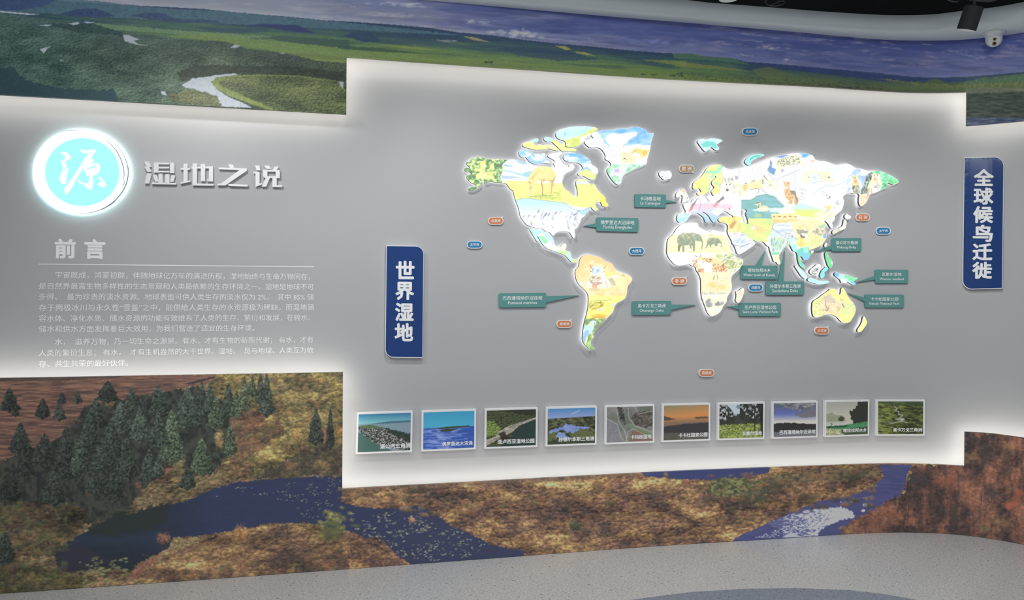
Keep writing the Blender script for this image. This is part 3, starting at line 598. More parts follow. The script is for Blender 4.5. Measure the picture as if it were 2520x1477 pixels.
# right hand red forest
RF = q7([(1140, 1070), (1150, 1000), (1250, 920), (1340, 870), (1420, 820), (1500, 780), (1580, 740), (1620, 640), (1640, 545), (2000, 545), (2000, 310), (2410, 350), (3150, 430), (3150, 1500), (1200, 1300)])
def redf(x, y):
    a = stretch(fbm(x / 30, y / 44, 51, 4), .3, .72); b = stretch(fbm(x / 6, y / 4, 57, 3), .2, .8); v = stretch(fbm(x / 7, y / 40, 61, 3), .25, .8)
    return palette(RED, a * .65 + .35 * v) * (0.66 + .42 * b + .2 * a)[..., None]
Lw.poly(RF, redf, 1, jag=6)
for a in ((1640, 640, 60, 45, (58, 62, 66)), (1720, 640, 50, 60, (56, 54, 58)), (2150, 460, 45, 110, (58, 54, 50)), (2290, 540, 40, 120, (62, 56, 50)), (2190, 740, 50, 80, (64, 60, 60)), (1930, 900, 50, 120, (62, 54, 52)), (1760, 780, 35, 110, (60, 52, 50))): Lw.ell(*q7([(a[0], a[1])])[0], a[2] * .36, a[3] * .36, a[4], .75, jag=.5, soft=.8)
for a in ((1620, 930, 70, 50, (176, 98, 62)), (2060, 480, 60, 50, (138, 104, 62)), (2340, 800, 90, 70, (172, 84, 58)), (2380, 740, 60, 50, (166, 80, 56)), (1900, 660, 90, 60, (140, 76, 54)), (2240, 920, 60, 60, (140, 110, 66)), (1480, 880, 50, 40, (146, 84, 60)), (2140, 980, 50, 40, (132, 112, 64)), (2300, 410, 60, 25, (140, 100, 60)), (1200, 990, 50, 50, (160, 118, 64)), (1350, 950, 50, 50, (140, 84, 56))):
    for k in range(9): Lw.ell(*q7([(a[0] + random.gauss(0, a[2] * .45), a[1] + random.gauss(0, a[3] * .45))])[0], a[2] * .15, a[3] * .15, np.array(a[4]) * (.8 + .35 * random.random()), .6, jag=.5, soft=.8, seed=k)
for k in range(46):
    a = 1470 + random.random() * 900; b = 700 + random.random() * 260; Lw.line(q7([(a, b), (a + random.gauss(0, 12), b + 60 + random.random() * 70)]), 1.3, (52, 44, 44), .6)
# autumn shrubs on the banks
for k in range(420):
    a = 850 + random.random() * 1300; b0 = 1180 - (a - 850) * .018; b1 = np.interp(a, [850, 1200, 1300, 1660, 2000], [1230, 1300, 1370, 1345, 1250]); b = b0 + random.random() * (b1 - b0)
    Lw.ell(a, b, 5 + random.random() * 13, 3 + random.random() * 7, palette(np.array([[84, 84, 52], [70, 56, 46], [150, 116, 70], [120, 72, 52], [164, 124, 74]], float), np.array([random.random()]))[0], .62, jag=.5, tex=.35, soft=.6, seed=k)
for k in range(240):
    a = 380 + random.random() * 460; b = 1310 + random.random() * 150
    if b > 1425 - (a - 380) * .13: Lw.ell(a, b - 10, 6 + random.random() * 12, 4 + random.random() * 8, random.choice([(104, 104, 58), (78, 66, 50), (166, 120, 70), (140, 84, 58), (62, 60, 44)]), .55, jag=.5, tex=.4, soft=.6, seed=k)
for k in range(300):
    a = random.random() * 230 - 60; b = 1240 + random.random() * 210; Lw.ell(a, b, 6 + random.random() * 13, 4 + random.random() * 8, random.choice([(84, 88, 52), (52, 50, 44), (96, 72, 52), (58, 62, 46), (110, 106, 60)]), .5, jag=.5, tex=.4, soft=.6, seed=k)
for k in range(240):
    a = 560 + random.random() * 285; b = 925 + random.random() * 250; Lw.ell(a, b, 5 + random.random() * 10, 4 + random.random() * 8, random.choice([(136, 120, 60), (92, 88, 50), (126, 84, 60), (150, 108, 62), (70, 66, 46)]), .5, jag=.5, tex=.45, soft=.6, seed=k)
for cx, cy, rx_, ry_, col in ((1700, 350, 30, 26, (150, 122, 60)), (1870, 440, 26, 26, (158, 116, 60)), (1380, 470, 22, 40, (158, 126, 70)), (1130, 610, 30, 26, (140, 122, 72)), (690, 240, 26, 18, (120, 96, 60)), (2040, 440, 14, 26, (170, 90, 60)), (2140, 420, 14, 22, (168, 116, 60)), (1030, 1090, 34, 24, (146, 92, 66)), (1520, 1060, 36, 34, (176, 116, 66)), (1040, 670, 24, 18, (132, 80, 62)), (870, 760, 18, 20, (104, 72, 58)), (560, 800, 16, 26, (84, 74, 58))):
    Lw.ell(*q5([(cx, cy)])[0], rx_ * .62, ry_ * .72, col, .85, jag=.45, tex=.45, soft=.5)
# conifers of the left wood
for cx, yb, hh, ww, col in ((60, 290, 140, 130, 0), (100, 320, 60, 50, 0), (390, 240, 75, 60, 0), (490, 240, 75, 60, 0), (270, 330, 115, 110, 0), (375, 345, 110, 90, 0), (130, 560, 190, 160, 0), (680, 230, 125, 150, 0), (830, 300, 160, 110, 1), (900, 300, 110, 90, 0), (1000, 330, 200, 140, 1), (1180, 400, 250, 190, 1), (1270, 320, 210, 90, 1), (1320, 300, 190, 80, 1), (1440, 330, 210, 100, 1), (1490, 330, 170, 90, 2), (1540, 290, 210, 80, 2), (1680, 320, 260, 90, 1), (1640, 240, 180, 70, 1), (1590, 200, 130, 60, 2), (600, 400, 180, 150, 0), (760, 420, 180, 160, 1), (880, 480, 200, 140, 1), (560, 560, 220, 170, 0), (1080, 620, 320, 170, 2), (1000, 520, 220, 130, 1), (700, 640, 280, 180, 1), (280, 640, 200, 170, 0), (420, 720, 320, 190, 0), (800, 720, 260, 150, 1), (940, 730, 190, 130, 1), (620, 820, 300, 170, 0), (160, 700, 200, 130, 0), (1270, 690, 220, 150, 2), (1450, 570, 200, 90, 2), (1360, 400, 200, 110, 2), (500, 700, 240, 130, 1), (1000, 700, 130, 90, 1), (720, 860, 200, 140, 0), (60, 860, 200, 160, 0), (340, 880, 220, 150, 0), (1990, 500, 220, 110, 0), (2080, 520, 240, 60, 0), (30, 1250, 190, 150, 0), (-200, 400, 200, 170, 0), (-300, 700, 260, 190, 0), (-100, 620, 200, 170, 0), (-500, 600, 260, 200, 0), (1180, 780, 140, 110, 0)):
    c = [(60, 70, 62), (74, 88, 74), (92, 110, 80)][col]; p = q5([(cx, yb)])[0]; Lw.conifer(p[0], p[1], hh * .3907 * 1.08, ww * .3907, np.array(c) * (.9 + .25 * random.random()), seed=cx % 60)
# golden bush at the step
for k in range(70):
    a = random.gauss(0, 1); b = random.gauss(0, 1); Lw.ell(822 + a * 17, 1283 + b * 17, 9, 6, random.choice([(140, 134, 58), (164, 150, 70), (96, 100, 50), (116, 116, 54)]), .6, jag=.5, tex=.4, soft=.7, seed=k)
Lw.poly(q5([(2010, 1060), (2080, 960), (2150, 1010), (2140, 1100), (2060, 1110)]), (70, 80, 46), .6, jag=5)
Lw.line(q5([(1812, 1095), (1810, 1000)]), 2, (70, 52, 50), .8)
Lw.ell(*q6([(515, 925)])[0], 10, 7, (170, 110, 84), .95, jag=.4, tex=.3)
Lw.ell(*q6([(1640, 960)])[0], 13, 14, (70, 78, 56), .9, jag=.4, tex=.4)
for p in ([(0, 480), (0, 500)],): pass

GR = {'upper_landscape_mural': (.92, 6, .50), 'lower_autumn_mural': (.79, 13, .55)}
def mural(name, label, zlo, zhi, canvas, s_breaks, edge_loop, strip_loops, yvis):
    sA, sB = S[2], S[-1] - 0.12
    root_p = pos(np.array([(sz([(1260, 700)], FRONT))[0, 0]]), 0.0, FRONT)[0]; root_p[2] = yvis[2]
    root = empty(name, root_p, label, 'mural')
    V = []; Fc = []; base = 0; vis0 = sz([(-12, 700)], FRONT)[0, 0]; visL = sz([(-410, 700)], FRONT)[0, 0]; vis1 = sz([(2532, 700)], FRONT)[0, 0]
    br = [sA] + s_breaks + [sB]
    for i in range(len(br) - 1):
        a, b = br[i] , br[i + 1]; parts = []
        for (u0, u1, st) in ((a, min(b, visL), .06), (max(a, visL), min(b, vis0), .009), (max(a, vis0), min(b, vis1), .0035), (max(a, vis1), b, .009)):
            if u1 - u0 > 1e-4: parts.append(np.linspace(u0, u1, max(2, int((u1 - u0) / st) + 1)))
        s = np.unique(np.concatenate(parts)); e = 1e-4
        lo = zlo(s, i); hi = zhi(s, i)
        zt = np.minimum(hi, np.interp(s, ztop_tab[:, 0], ztop_tab[:, 1])) if yvis[1] else hi
        nz = max(12, int((zt - lo).max() / .0036)); rows = [lo + (zt - lo) * k / nz for k in range(nz + 1)]
        if yvis[1]: rows += [zt + (hi - zt) * k / 5 + 1e-4 * k for k in range(1, 6)]
        for zr in rows: V.append(pos(s, zr, FRONT))
        Fc.append(grid_faces(len(rows), len(s), base)); base += len(rows) * len(s)
    V = np.concatenate(V); px = proj(V); ink = np.clip(lin(grade(canvas.sample(px), *GR[name][:2])) / GR[name][2], 0, .92)
    o = mesh('printed_face', V, np.concatenate(Fc), M_INK, root, ink=ink, smooth=True)
    # board edges, print wrapped round them
    e = dens(np.asarray(edge_loop), .02); n = len(e)
    A = pos(e[:, 0], e[:, 1], FRONT - .0005); Bk = pos(e[:, 0], e[:, 1], OB); ink = np.clip(lin(grade(canvas.sample(proj(A)), *GR[name][:2])) / GR[name][2], 0, .9) * .75
    mesh('board_edge', np.concatenate([A, Bk]), np.concatenate([grid_faces(2, n), [[n - 1, 0, n, 2 * n - 1]]]), M_INK, root, ink=np.concatenate([ink, ink]))
    # board back
    VV = []; FF = []; nb = 0
    for i in range(len(br) - 1):
        s2 = np.linspace(br[i], br[i + 1], max(8, int((br[i + 1] - br[i]) / .04))); VV += [pos(s2, zlo(s2, i), OB), pos(s2, zhi(s2, i), OB)]; FF.append(grid_faces(2, len(s2), nb, flip=True)); nb += 2 * len(s2)
    mesh('back_board', np.concatenate(VV), np.concatenate(FF), M_DARKEDGE, root)
    for lp, lp2 in strip_loops:
        e = np.asarray(lp); e2 = np.asarray(lp2); d = [e[0]]; d2 = [e2[0]]
        for a, b, a2, b2 in zip(e[:-1], e[1:], e2[:-1], e2[1:]):
            n = max(1, int(np.hypot(*(b - a)) / .04)); d += [a + (b - a) * (k + 1) / n for k in range(n)]; d2 += [a2 + (b2 - a2) * (k + 1) / n for k in range(n)]
        d = np.array(d); d2 = np.array(d2); n = len(d)
        mesh('light_strip', np.concatenate([pos(d2[:, 0], d2[:, 1], OB - .034), pos(d[:, 0], d[:, 1], OB - .006)]), grid_faces(2, n), M_STRIP, root)
    return root
uL = sz([(-900, 184), (0, 235), (426, 259), (852, 283)], OB); uC = sz([(853, 143), (1260, 170.5), (1660, 197), (1865, 207.5), (2070, 218), (2206, 227), (2274, 229.5), (2377, 228)], OB); uR = sz([(2377, 311), (2450, 305), (2520, 299), (2700, 283)], OB)
sU1, sU2 = (uL[-1, 0] + uC[0, 0]) / 2, (uC[-1, 0] + uR[0, 0]) / 2
zL = lambda s: np.interp(s, uL[1:, 0], uL[1:, 1]); zCn = lambda s: np.interp(s, uC[:, 0], uC[:, 1]); zR = lambda s: np.interp(s, uR[:3, 0], uR[:3, 1])
ulo = lambda s, i: [zL, zCn, zR][i](s)
uhi = lambda s, i: np.array([float(ceil_z(t)) for t in s])
def steploop(f3, far, s1, s2, flip):
    sA, sB = S[2], S[-1] - 0.12; pts = []
    for i, (a, b) in enumerate(((sA, s1), (s1, s2), (s2, sB))):
        t = np.linspace(a, b, 14); pts += [(q, float(f3[i](q))) for q in t]
    return pts + ([(sB, far)] if far is not None else []) + ([(sA, far)] if far is not None else [])
lp = steploop([zL, zCn, zR], ZC, sU1, sU2, 0)
def strips(f3, s1, s2, sg, grow): return [(strips_(f3, s1, s2, sg, .012)[0], strips_(f3, s1, s2, sg, .040)[0])]
def strips_(f3, s1, s2, sg, ins):
    sA, sB = S[2] + .02, S[-1] - .15; out = []
    out.append([(q, float(f3[0](q)) + sg * ins) for q in np.linspace(sA, s1 - ins, 30)])
    zc1 = float(f3[1](s1)) + sg * ins; out[-1].append((s1 - ins, zc1)); out[-1] += [(q, float(f3[1](q)) + sg * ins) for q in np.linspace(s1, s2, 50)]
    out[-1].append((s2 + ins, float(f3[1](s2)) + sg * ins)); out[-1] += [(q, float(f3[2](q)) + sg * ins) for q in np.linspace(s2 + ins, sB, 20)]
    return out
ztop_tab = sz([(q_, -12) for q_ in range(-100, 2700, 100)], FRONT); ztv = 0
mural('upper_landscape_mural', 'stepped curved mural of green grassland, river forest and deep blue cloudy sky under the soffit', ulo, uhi, U, [sU1, sU2], lp, strips([zL, zCn, zR], sU1, sU2, 1, True), (ztv, True, 2.9))
lL = sz([(-900, 944), (0, 930), (426, 922.5), (845, 915.5)], OB); lC = sz([(841, 1201.5), (1260, 1179.5), (1690, 1157), (1892, 1149), (2060, 1143.5), (2195, 1140), (2290, 1142), (2373, 1146)], OB); lR = sz([(2372, 1062), (2450, 1067), (2520, 1078), (2700, 1110)], OB)
sL1, sL2 = (lL[-1, 0] + lC[0, 0]) / 2, (lC[-1, 0] + lR[0, 0]) / 2
yL = lambda s: np.interp(s, lL[1:, 0], lL[1:, 1]); yC = lambda s: np.interp(s, lC[:, 0], lC[:, 1]); yR = lambda s: np.interp(s, lR[:3, 0], lR[:3, 1])
lp = steploop([yL, yC, yR], .002, sL1, sL2, 0)
mural('lower_autumn_mural', 'stepped curved mural of autumn woods, orange reeds and dark blue river down to the floor', lambda s, i: s * 0 + .002, lambda s, i: [yL, yC, yR][i](s), Lw, [sL1, sL2], lp, strips([yL, yC, yR], sL1, sL2, -1, True), (0, False, 0.5))
del U, Lw

# ------------------------------------------------------------------ backlit world map pieces
A1 = lambda p: c_(1130, 300, .0992, p); A2 = lambda p: c_(1360, 290, .1111, p); A3 = lambda p: c_(1130, 380, .0992, p); A4 = lambda p: c_(1280, 420, .0992, p)
A5 = lambda p: c_(1240, 490, .1111, p); A6 = lambda p: c_(1380, 600, .0992, p); A7 = lambda p: c_(1380, 730, .0992, p)
B1 = lambda p: c_(1600, 320, .1111, p); B2 = lambda p: c_(1800, 360, .1111, p); B3 = lambda p: c_(2000, 380, .1111, p); B4 = lambda p: c_(1630, 450, .1111, p)
B5 = lambda p: c_(1800, 500, .1349, p); B6 = lambda p: c_(1620, 540, .0952, p); B7 = lambda p: c_(1660, 640, .1111, p); B8 = lambda p: c_(1940, 600, .1625, p)
NA = (A3([(160, 210), (250, 170), (330, 90), (500, 60), (600, 85), (700, 125), (900, 130), (1100, 125), (1200, 145), (1350, 118), (1550, 180), (1740, 240), (1850, 290), (1920, 305), (2050, 295), (2180, 300), (2300, 325), (2370, 330), (2375, 270), (2330, 230), (2390, 160), (2290, 110), (2200, 50)])
      + A1([(2200, 820)]) + A2([(100, 765), (210, 765), (220, 790), (150, 830), (140, 890), (200, 960), (220, 1010), (290, 1050), (340, 1080), (358, 1100), (370, 1040), (420, 1020), (490, 1070), (470, 1130), (430, 1170), (360, 1190), (270, 1240), (230, 1310)])
      + A4([(1080, 150), (1040, 260), (1050, 340), (1090, 430), (1150, 490), (1240, 540), (1290, 610), (1330, 650), (1390, 660), (1430, 630), (1430, 560), (1420, 450), (1390, 350), (1385, 270), (1440, 210), (1550, 205), (1640, 240), (1700, 300), (1750, 370), (1770, 370), (1800, 325), (1840, 330), (1880, 400), (1950, 510), (2020, 580), (2090, 640), (2120, 690), (2125, 760), (2190, 840), (2190, 880), (2150, 900), (2060, 890), (2030, 860), (2010, 790), (1980, 780), (1850, 790), (1870, 850), (1890, 920), (1935, 960), (1915, 990), (1840, 1000), (1800, 960), (1750, 890), (1745, 960), (1650, 1050), (1610, 1120), (1520, 1180), (1490, 1270), (1440, 1370)])
      + A5([(1620, 640), (1560, 670), (1565, 740), (1585, 810), (1570, 860), (1540, 870), (1500, 800), (1460, 740), (1400, 715), (1200, 715), (1150, 750), (1100, 805), (1062, 800), (1010, 725), (935, 728), (860, 650), (740, 645), (600, 610), (500, 570), (400, 440), (355, 350), (345, 250), (300, 120), (262, 30)])
      + A3([(1360, 1000), (1350, 900), (1270, 860), (1200, 760), (1150, 710), (1080, 700), (1000, 700), (900, 695), (780, 655), (700, 710), (620, 710), (645, 655), (600, 625), (560, 650), (560, 760), (440, 850), (330, 895), (250, 890), (220, 865), (250, 830), (400, 810), (420, 770), (400, 740), (320, 720), (230, 640), (180, 560), (200, 510), (310, 490), (280, 440), (180, 430), (120, 380), (150, 330), (220, 330), (290, 345), (230, 290)]))
MEX = A5([(560, 657), (700, 674), (860, 690), (930, 748), (1000, 745), (1045, 820), (1095, 880), (1110, 960), (1130, 1020), (1180, 1070), (1240, 1070), (1300, 1000), (1370, 985), (1390, 1030), (1370, 1100), (1350, 1150), (1440, 1160), (1480, 1190), (1490, 1290), (1530, 1340), (1650, 1340), (1660, 1380), (1600, 1400), (1550, 1415), (1480, 1390), (1380, 1260), (1300, 1220), (1200, 1180), (1100, 1150), (960, 1100), (870, 1020), (790, 890), (750, 815), (735, 830), (780, 900), (780, 930), (745, 960), (640, 790)])
VIC = A1([(1490, 710), (1560, 690), (1640, 690), (1750, 730), (1880, 820), (1980, 800), (2060, 790), (2120, 770), (2130, 860), (2170, 930), (2250, 990), (2240, 1030), (2180, 1030), (2070, 1020), (1980, 1050), (1870, 1050), (1760, 1000), (1700, 930), (1650, 860), (1590, 890), (1530, 870), (1480, 800)])
YEL = A1([(1560, 560), (1640, 500), (1780, 480), (1880, 410), (1950, 405), (1980, 450), (1940, 510), (1840, 520), (1850, 570), (1920, 580), (1990, 550), (2090, 590), (2160, 560), (2280, 570), (2400, 620), (2490, 690), (2460, 720), (2300, 690), (2210, 650), (2150, 690), (1980, 690), (1900, 700), (1750, 660), (1600, 620)])
ELL = A2([(60, 370), (100, 300), (200, 250), (400, 200), (650, 185), (850, 195), (990, 220), (998, 262), (900, 325), (800, 390), (700, 470), (640, 560), (560, 630), (450, 650), (290, 640), (300, 580), (280, 520), (200, 490), (110, 460)])
DEV = A1([(2110, 385), (2200, 370), (2360, 420), (2440, 465)]) + A2([(60, 495), (150, 560), (255, 595), (280, 655), (440, 670), (530, 700), (520, 740), (420, 745), (260, 740), (170, 720), (130, 660), (60, 600), (0, 545)]) + A1([(2300, 490), (2160, 490), (2100, 440)])
GRE = A2([(1010, 300), (1150, 280), (1380, 270), (1500, 225), (1640, 250), (1800, 200), (1950, 215), (2080, 270), (2100, 310), (2070, 340), (2150, 350), (2230, 330), (2250, 360), (2190, 480), (2170, 600), (2160, 700), (2120, 820), (2090, 920), (2090, 1010), (1990, 1070), (1850, 1110), (1750, 1170), (1600, 1240), (1540, 1330), (1520, 1460), (1450, 1490), (1370, 1440), (1280, 1330), (1210, 1200), (1210, 1130), (1290, 1070), (1300, 1020), (1250, 960), (1160, 920), (1180, 840), (1120, 730), (1050, 670), (960, 650), (850, 670), (760, 620), (700, 540), (720, 500), (820, 480), (900, 460), (900, 430), (850, 400), (880, 350)])
BAF = A2([(270, 790), (400, 775), (560, 790), (700, 850), (820, 920), (850, 990), (860, 1040), (960, 1090), (1015, 1160), (1000, 1230), (950, 1260), (950, 1350), (900, 1380), (830, 1370), (740, 1320), (680, 1285), (600, 1290), (545, 1245), (600, 1190), (670, 1130), (660, 1070), (600, 1010), (500, 990), (380, 980), (290, 960), (240, 910), (240, 850)])
ICE = B1([(200, 940), (260, 910), (340, 930), (410, 890), (460, 930), (485, 1000), (450, 1080), (380, 1090), (310, 1110), (240, 1050), (195, 990)])
SVA = B1([(1045, 260), (1080, 210), (1180, 190), (1260, 225), (1330, 185), (1480, 195), (1590, 215), (1605, 245), (1520, 290), (1460, 330), (1530, 390), (1520, 440), (1450, 455), (1380, 390), (1330, 375), (1300, 430), (1240, 485), (1190, 460), (1130, 380), (1080, 310)])
NOV = B2([(290, 340), (340, 270), (440, 200), (550, 180), (680, 165), (740, 190), (700, 220), (600, 240), (500, 290), (430, 340), (430, 400), (390, 430), (330, 400)])
UK = B4([(300, 250), (340, 200), (410, 160), (450, 120), (510, 140), (520, 200), (560, 270), (590, 330), (600, 370), (550, 400), (480, 430), (430, 440), (450, 350), (450, 280), (400, 270), (370, 310), (300, 330)])
EUR = (B1([(945, 1250), (950, 1180), (1020, 1110), (1120, 1050), (1200, 950), (1250, 850), (1340, 790), (1450, 765), (1560, 765), (1620, 805), (1700, 860), (1800, 885), (1900, 860), (1990, 845)])
       + B2([(380, 460), (600, 380), (800, 290), (880, 250), (1000, 230), (1200, 190), (1380, 160), (1500, 145), (1650, 160), (1780, 190), (1830, 240), (1840, 290), (1940, 330), (2100, 335), (2200, 375), (2330, 425), (2430, 415)])
       + B3([(700, 210), (760, 200), (860, 240), (960, 310), (1060, 315), (1200, 365), (1310, 372), (1420, 360), (1560, 390), (1700, 450), (1850, 535), (1920, 590), (1880, 640), (1800, 670), (1740, 660), (1650, 610), (1650, 700), (1620, 750), (1500, 790), (1420, 840), (1320, 860), (1270, 870), (1220, 1000), (1150, 1110), (1080, 1165), (1030, 1110), (1020, 1000), (1040, 900), (1000, 860), (930, 875), (850, 855), (750, 860), (700, 910), (660, 950), (705, 1040), (680, 1130), (650, 1230), (560, 1310), (490, 1370)])
       + B5([(1885, 290), (1870, 325), (1830, 350), (1855, 430), (1830, 465), (1795, 430), (1765, 370), (1710, 320), (1690, 340), (1745, 390), (1690, 450), (1740, 540), (1748, 620), (1700, 690), (1640, 765), (1560, 810), (1440, 850), (1400, 850), (1450, 930), (1430, 990), (1380, 1040), (1320, 1040), (1290, 980), (1255, 965), (1245, 1010), (1280, 1080), (1330, 1140), (1350, 1210), (1300, 1190), (1240, 1130), (1215, 1040), (1205, 930), (1180, 885), (1130, 880), (1100, 820), (1070, 765), (1000, 770), (940, 850), (870, 930), (870, 1020), (895, 1090), (870, 1130), (830, 1100), (820, 1070), (780, 1080), (750, 1000), (710, 880), (690, 790), (660, 790), (600, 720), (560, 698), (450, 700), (380, 655), (440, 730), (420, 760), (330, 830), (220, 900), (110, 950), (75, 820), (10, 710)])
       + B4([(1560, 1380), (1540, 1280), (1480, 1180), (1440, 1080), (1458, 1000), (1450, 930), (1400, 895), (1300, 880), (1250, 850), (1240, 790), (1300, 765), (1440, 745), (1580, 780), (1570, 730), (1490, 690), (1440, 645), (1350, 620), (1290, 690), (1220, 740), (1180, 800), (1180, 850), (1150, 882), (1110, 860), (1070, 800), (1040, 740), (990, 690), (905, 635), (880, 650), (960, 740), (1010, 800), (1000, 870), (960, 882), (940, 830), (920, 770), (860, 720), (800, 680), (780, 670), (700, 690), (640, 690), (600, 740), (560, 820), (500, 870), (420, 890), (350, 870), (320, 800), (330, 720), (380, 682), (460, 680), (520, 660), (520, 620), (480, 550), (460, 480), (500, 460), (600, 445), (640, 430), (680, 370), (740, 330), (800, 290), (960, 300), (1080, 285), (1150, 300), (1100, 240), (1110, 215), (1070, 205), (1160, 110)])
       + B1([(1410, 1310), (1430, 1270), (1360, 1190), (1380, 1120), (1440, 1070), (1472, 1030), (1440, 1018), (1380, 1080), (1300, 1160), (1310, 1250), (1290, 1330)]) + B4([(1010, 200), (960, 250), (830, 282), (780, 265), (765, 240), (800, 210), (872, 210), (850, 160), (820, 118), (760, 135), (700, 145), (668, 100)]))
CAS = B4([(1760, 590), (1830, 572), (1885, 610), (1845, 690), (1890, 790), (1908, 900), (1880, 916), (1810, 860), (1760, 845), (1795, 800), (1740, 740), (1730, 650)])
JP1 = B5([(2060, 230), (2110, 190), (2140, 220), (2185, 240), (2180, 275), (2130, 300), (2075, 285)])
JP2 = B5([(2050, 292), (2090, 310), (2105, 360), (2085, 460), (2040, 480), (1960, 510), (1880, 565), (1848, 565), (1838, 530), (1860, 490), (1930, 470), (1990, 440), (2040, 400)])
TAI = B5([(1720, 722), (1748, 730), (1740, 780), (1712, 812), (1690, 770)]); HAI = B5([(1440, 880), (1480, 858), (1505, 880), (1485, 918), (1448, 922)])
PHI_ = B5([(1710, 910), (1740, 885), (1765, 920), (1770, 980), (1820, 1020), (1850, 1090), (1840, 1160), (1810, 1195), (1770, 1160), (1740, 1080), (1715, 980)])
SUL = B5([(1690, 1190), (1740, 1150), (1772, 1190), (1735, 1240), (1690, 1262), (1705, 1300), (1690, 1350), (1640, 1375), (1612, 1340), (1640, 1240)])
BOR = B5([(1430, 1220), (1500, 1170), (1560, 1110), (1620, 1115), (1635, 1150), (1610, 1210), (1600, 1270), (1540, 1330), (1470, 1310), (1425, 1270)])
SUM = B5([(1140, 1130), (1200, 1160), (1300, 1230), (1370, 1310), (1385, 1360), (1345, 1390), (1270, 1330), (1200, 1220)])
JAV = B8([(290, 530), (345, 512), (420, 545), (500, 570), (580, 555), (630, 575), (600, 600), (520, 610), (440, 615), (380, 590), (300, 570)])
NGU = B8([(700, 440), (740, 430), (780, 470), (850, 470), (920, 480), (980, 520), (1040, 505), (1055, 530), (1020, 550), (990, 570), (1020, 610), (1000, 630), (930, 600), (900, 575), (850, 600), (800, 590), (790, 550), (740, 510), (700, 480)])
AUS = B8([(370, 870), (450, 830), (520, 770), (600, 720), (640, 680), (740, 690), (740, 760), (780, 775), (800, 740), (800, 680), (830, 660), (870, 730), (920, 830), (990, 900), (1025, 980), (1010, 1060), (970, 1130), (930, 1195), (820, 1200), (780, 1160), (740, 1110), (640, 1060), (560, 1070), (480, 1110), (400, 1120), (370, 1080), (360, 980)])
NZ = B8([(1130, 1110), (1155, 1100), (1170, 1140), (1200, 1190), (1160, 1260), (1110, 1330), (1060, 1345), (1040, 1310), (1090, 1240), (1120, 1180)])
AFR = B6([(650, 110), (800, 95), (950, 88), (1030, 105), (1035, 190), (1120, 240), (1230, 300), (1310, 330), (1400, 275), (1480, 295), (1580, 325), (1700, 320), (1740, 400), (1780, 500), (1830, 640), (1870, 760), (1920, 850), (1990, 960), (2060, 1010), (2160, 1020), (2205, 1080), (2180, 1170)]) + B7([(1440, 200), (1330, 290), (1265, 350), (1250, 450), (1275, 600), (1250, 700), (1200, 760), (1160, 830), (1160, 930), (1080, 1010), (1040, 1110), (980, 1180), (860, 1245), (780, 1240), (720, 1150), (670, 1000), (610, 850), (590, 700), (590, 560), (590, 430), (540, 310), (480, 220), (480, 160), (400, 140), (320, 80), (200, 110)]) + B6([(500, 1195), (400, 1150), (290, 1020), (230, 900), (225, 780), (240, 540), (290, 470), (400, 370), (470, 250), (560, 150)])
MAD = B7([(1490, 620), (1530, 620), (1545, 680), (1530, 760), (1480, 880), (1430, 950), (1380, 945), (1350, 890), (1375, 820), (1370, 740), (1350, 700), (1430, 680)])
SAM = A6([(460, 500), (475, 400), (530, 320), (620, 275), (720, 270), (850, 310), (980, 340), (1050, 400), (1130, 455), (1260, 490), (1310, 550), (1350, 640), (1430, 690), (1560, 740), (1650, 760), (1760, 830), (1770, 910), (1720, 980), (1650, 1060), (1645, 1200), (1620, 1310), (1560, 1390), (1400, 1460)]) + A7([(1340, 230), (1320, 320), (1280, 410), (1180, 500), (1100, 590), (960, 710), (900, 790), (850, 860), (800, 920), (830, 990), (800, 1040), (740, 1110), (740, 1220), (830, 1270), (830, 1310), (780, 1335), (700, 1300), (600, 1200), (540, 1100), (540, 1000), (560, 800), (600, 600), (660, 400), (690, 200)]) + A6([(690, 1290), (650, 1200), (560, 1110), (450, 1010), (390, 900), (365, 760), (370, 650), (420, 600), (455, 560)])

# paint the backlit prints (ink = light let through)
Mp = Cv(1125, 295, 2235, 875, 1.0); Mp.C[:] = 255
LN = (176, 180, 190)
def tx(c0, c1, sx, sy, seed, lo=.3, hi=.7): return lambda x, y: mix(c0, c1, stretch(fbm(x / sx, y / sy, seed, 4), lo, hi))
def strokes(f, box, n, ln, col, wd=1.0, ang=0.5, sp=.5, a=.7):
    for k in range(n):
        u_, v_ = box[0] + random.random() * (box[2] - box[0]), box[1] + random.random() * (box[3] - box[1]); t_ = ang + random.gauss(0, sp)
        Mp.line([f([(u_, v_)])[0], f([(u_ + math.cos(t_) * ln, v_ + math.sin(t_) * ln)])[0]], wd, col, a)
# Alaska
Mp.poly(A3([(0, 0), (1230, 0), (1180, 170), (1090, 230), (1090, 380), (1020, 560), (1060, 690), (1000, 900), (0, 1000)]), tx((84, 130, 90), (238, 255, 160), 6, 5, 4, .3, .62), 1)
Mp.poly(A3([(520, 160), (660, 160), (660, 440), (900, 450), (780, 560), (560, 600), (470, 600), (430, 500), (520, 440)]), tx((255, 250, 200), (250, 245, 130), 7, 7, 5), .8, jag=2)
Mp.poly(A3([(900, 130), (1200, 140), (1080, 260), (1080, 680), (940, 690), (960, 400), (860, 300)]), tx((80, 120, 86), (206, 246, 170), 5, 4, 9, .42, .7), .9, jag=2)
for p in ([(150, 330), (290, 345), (280, 440), (120, 400)], [(180, 520), (420, 480), (420, 640), (230, 650)], [(220, 840), (440, 790), (420, 880), (240, 900)], [(160, 190), (300, 170), (340, 215), (170, 240)]): Mp.poly(A3(p), tx((70, 110, 76), (150, 200, 140), 5, 4, 11, .35, .8), .75, jag=1)
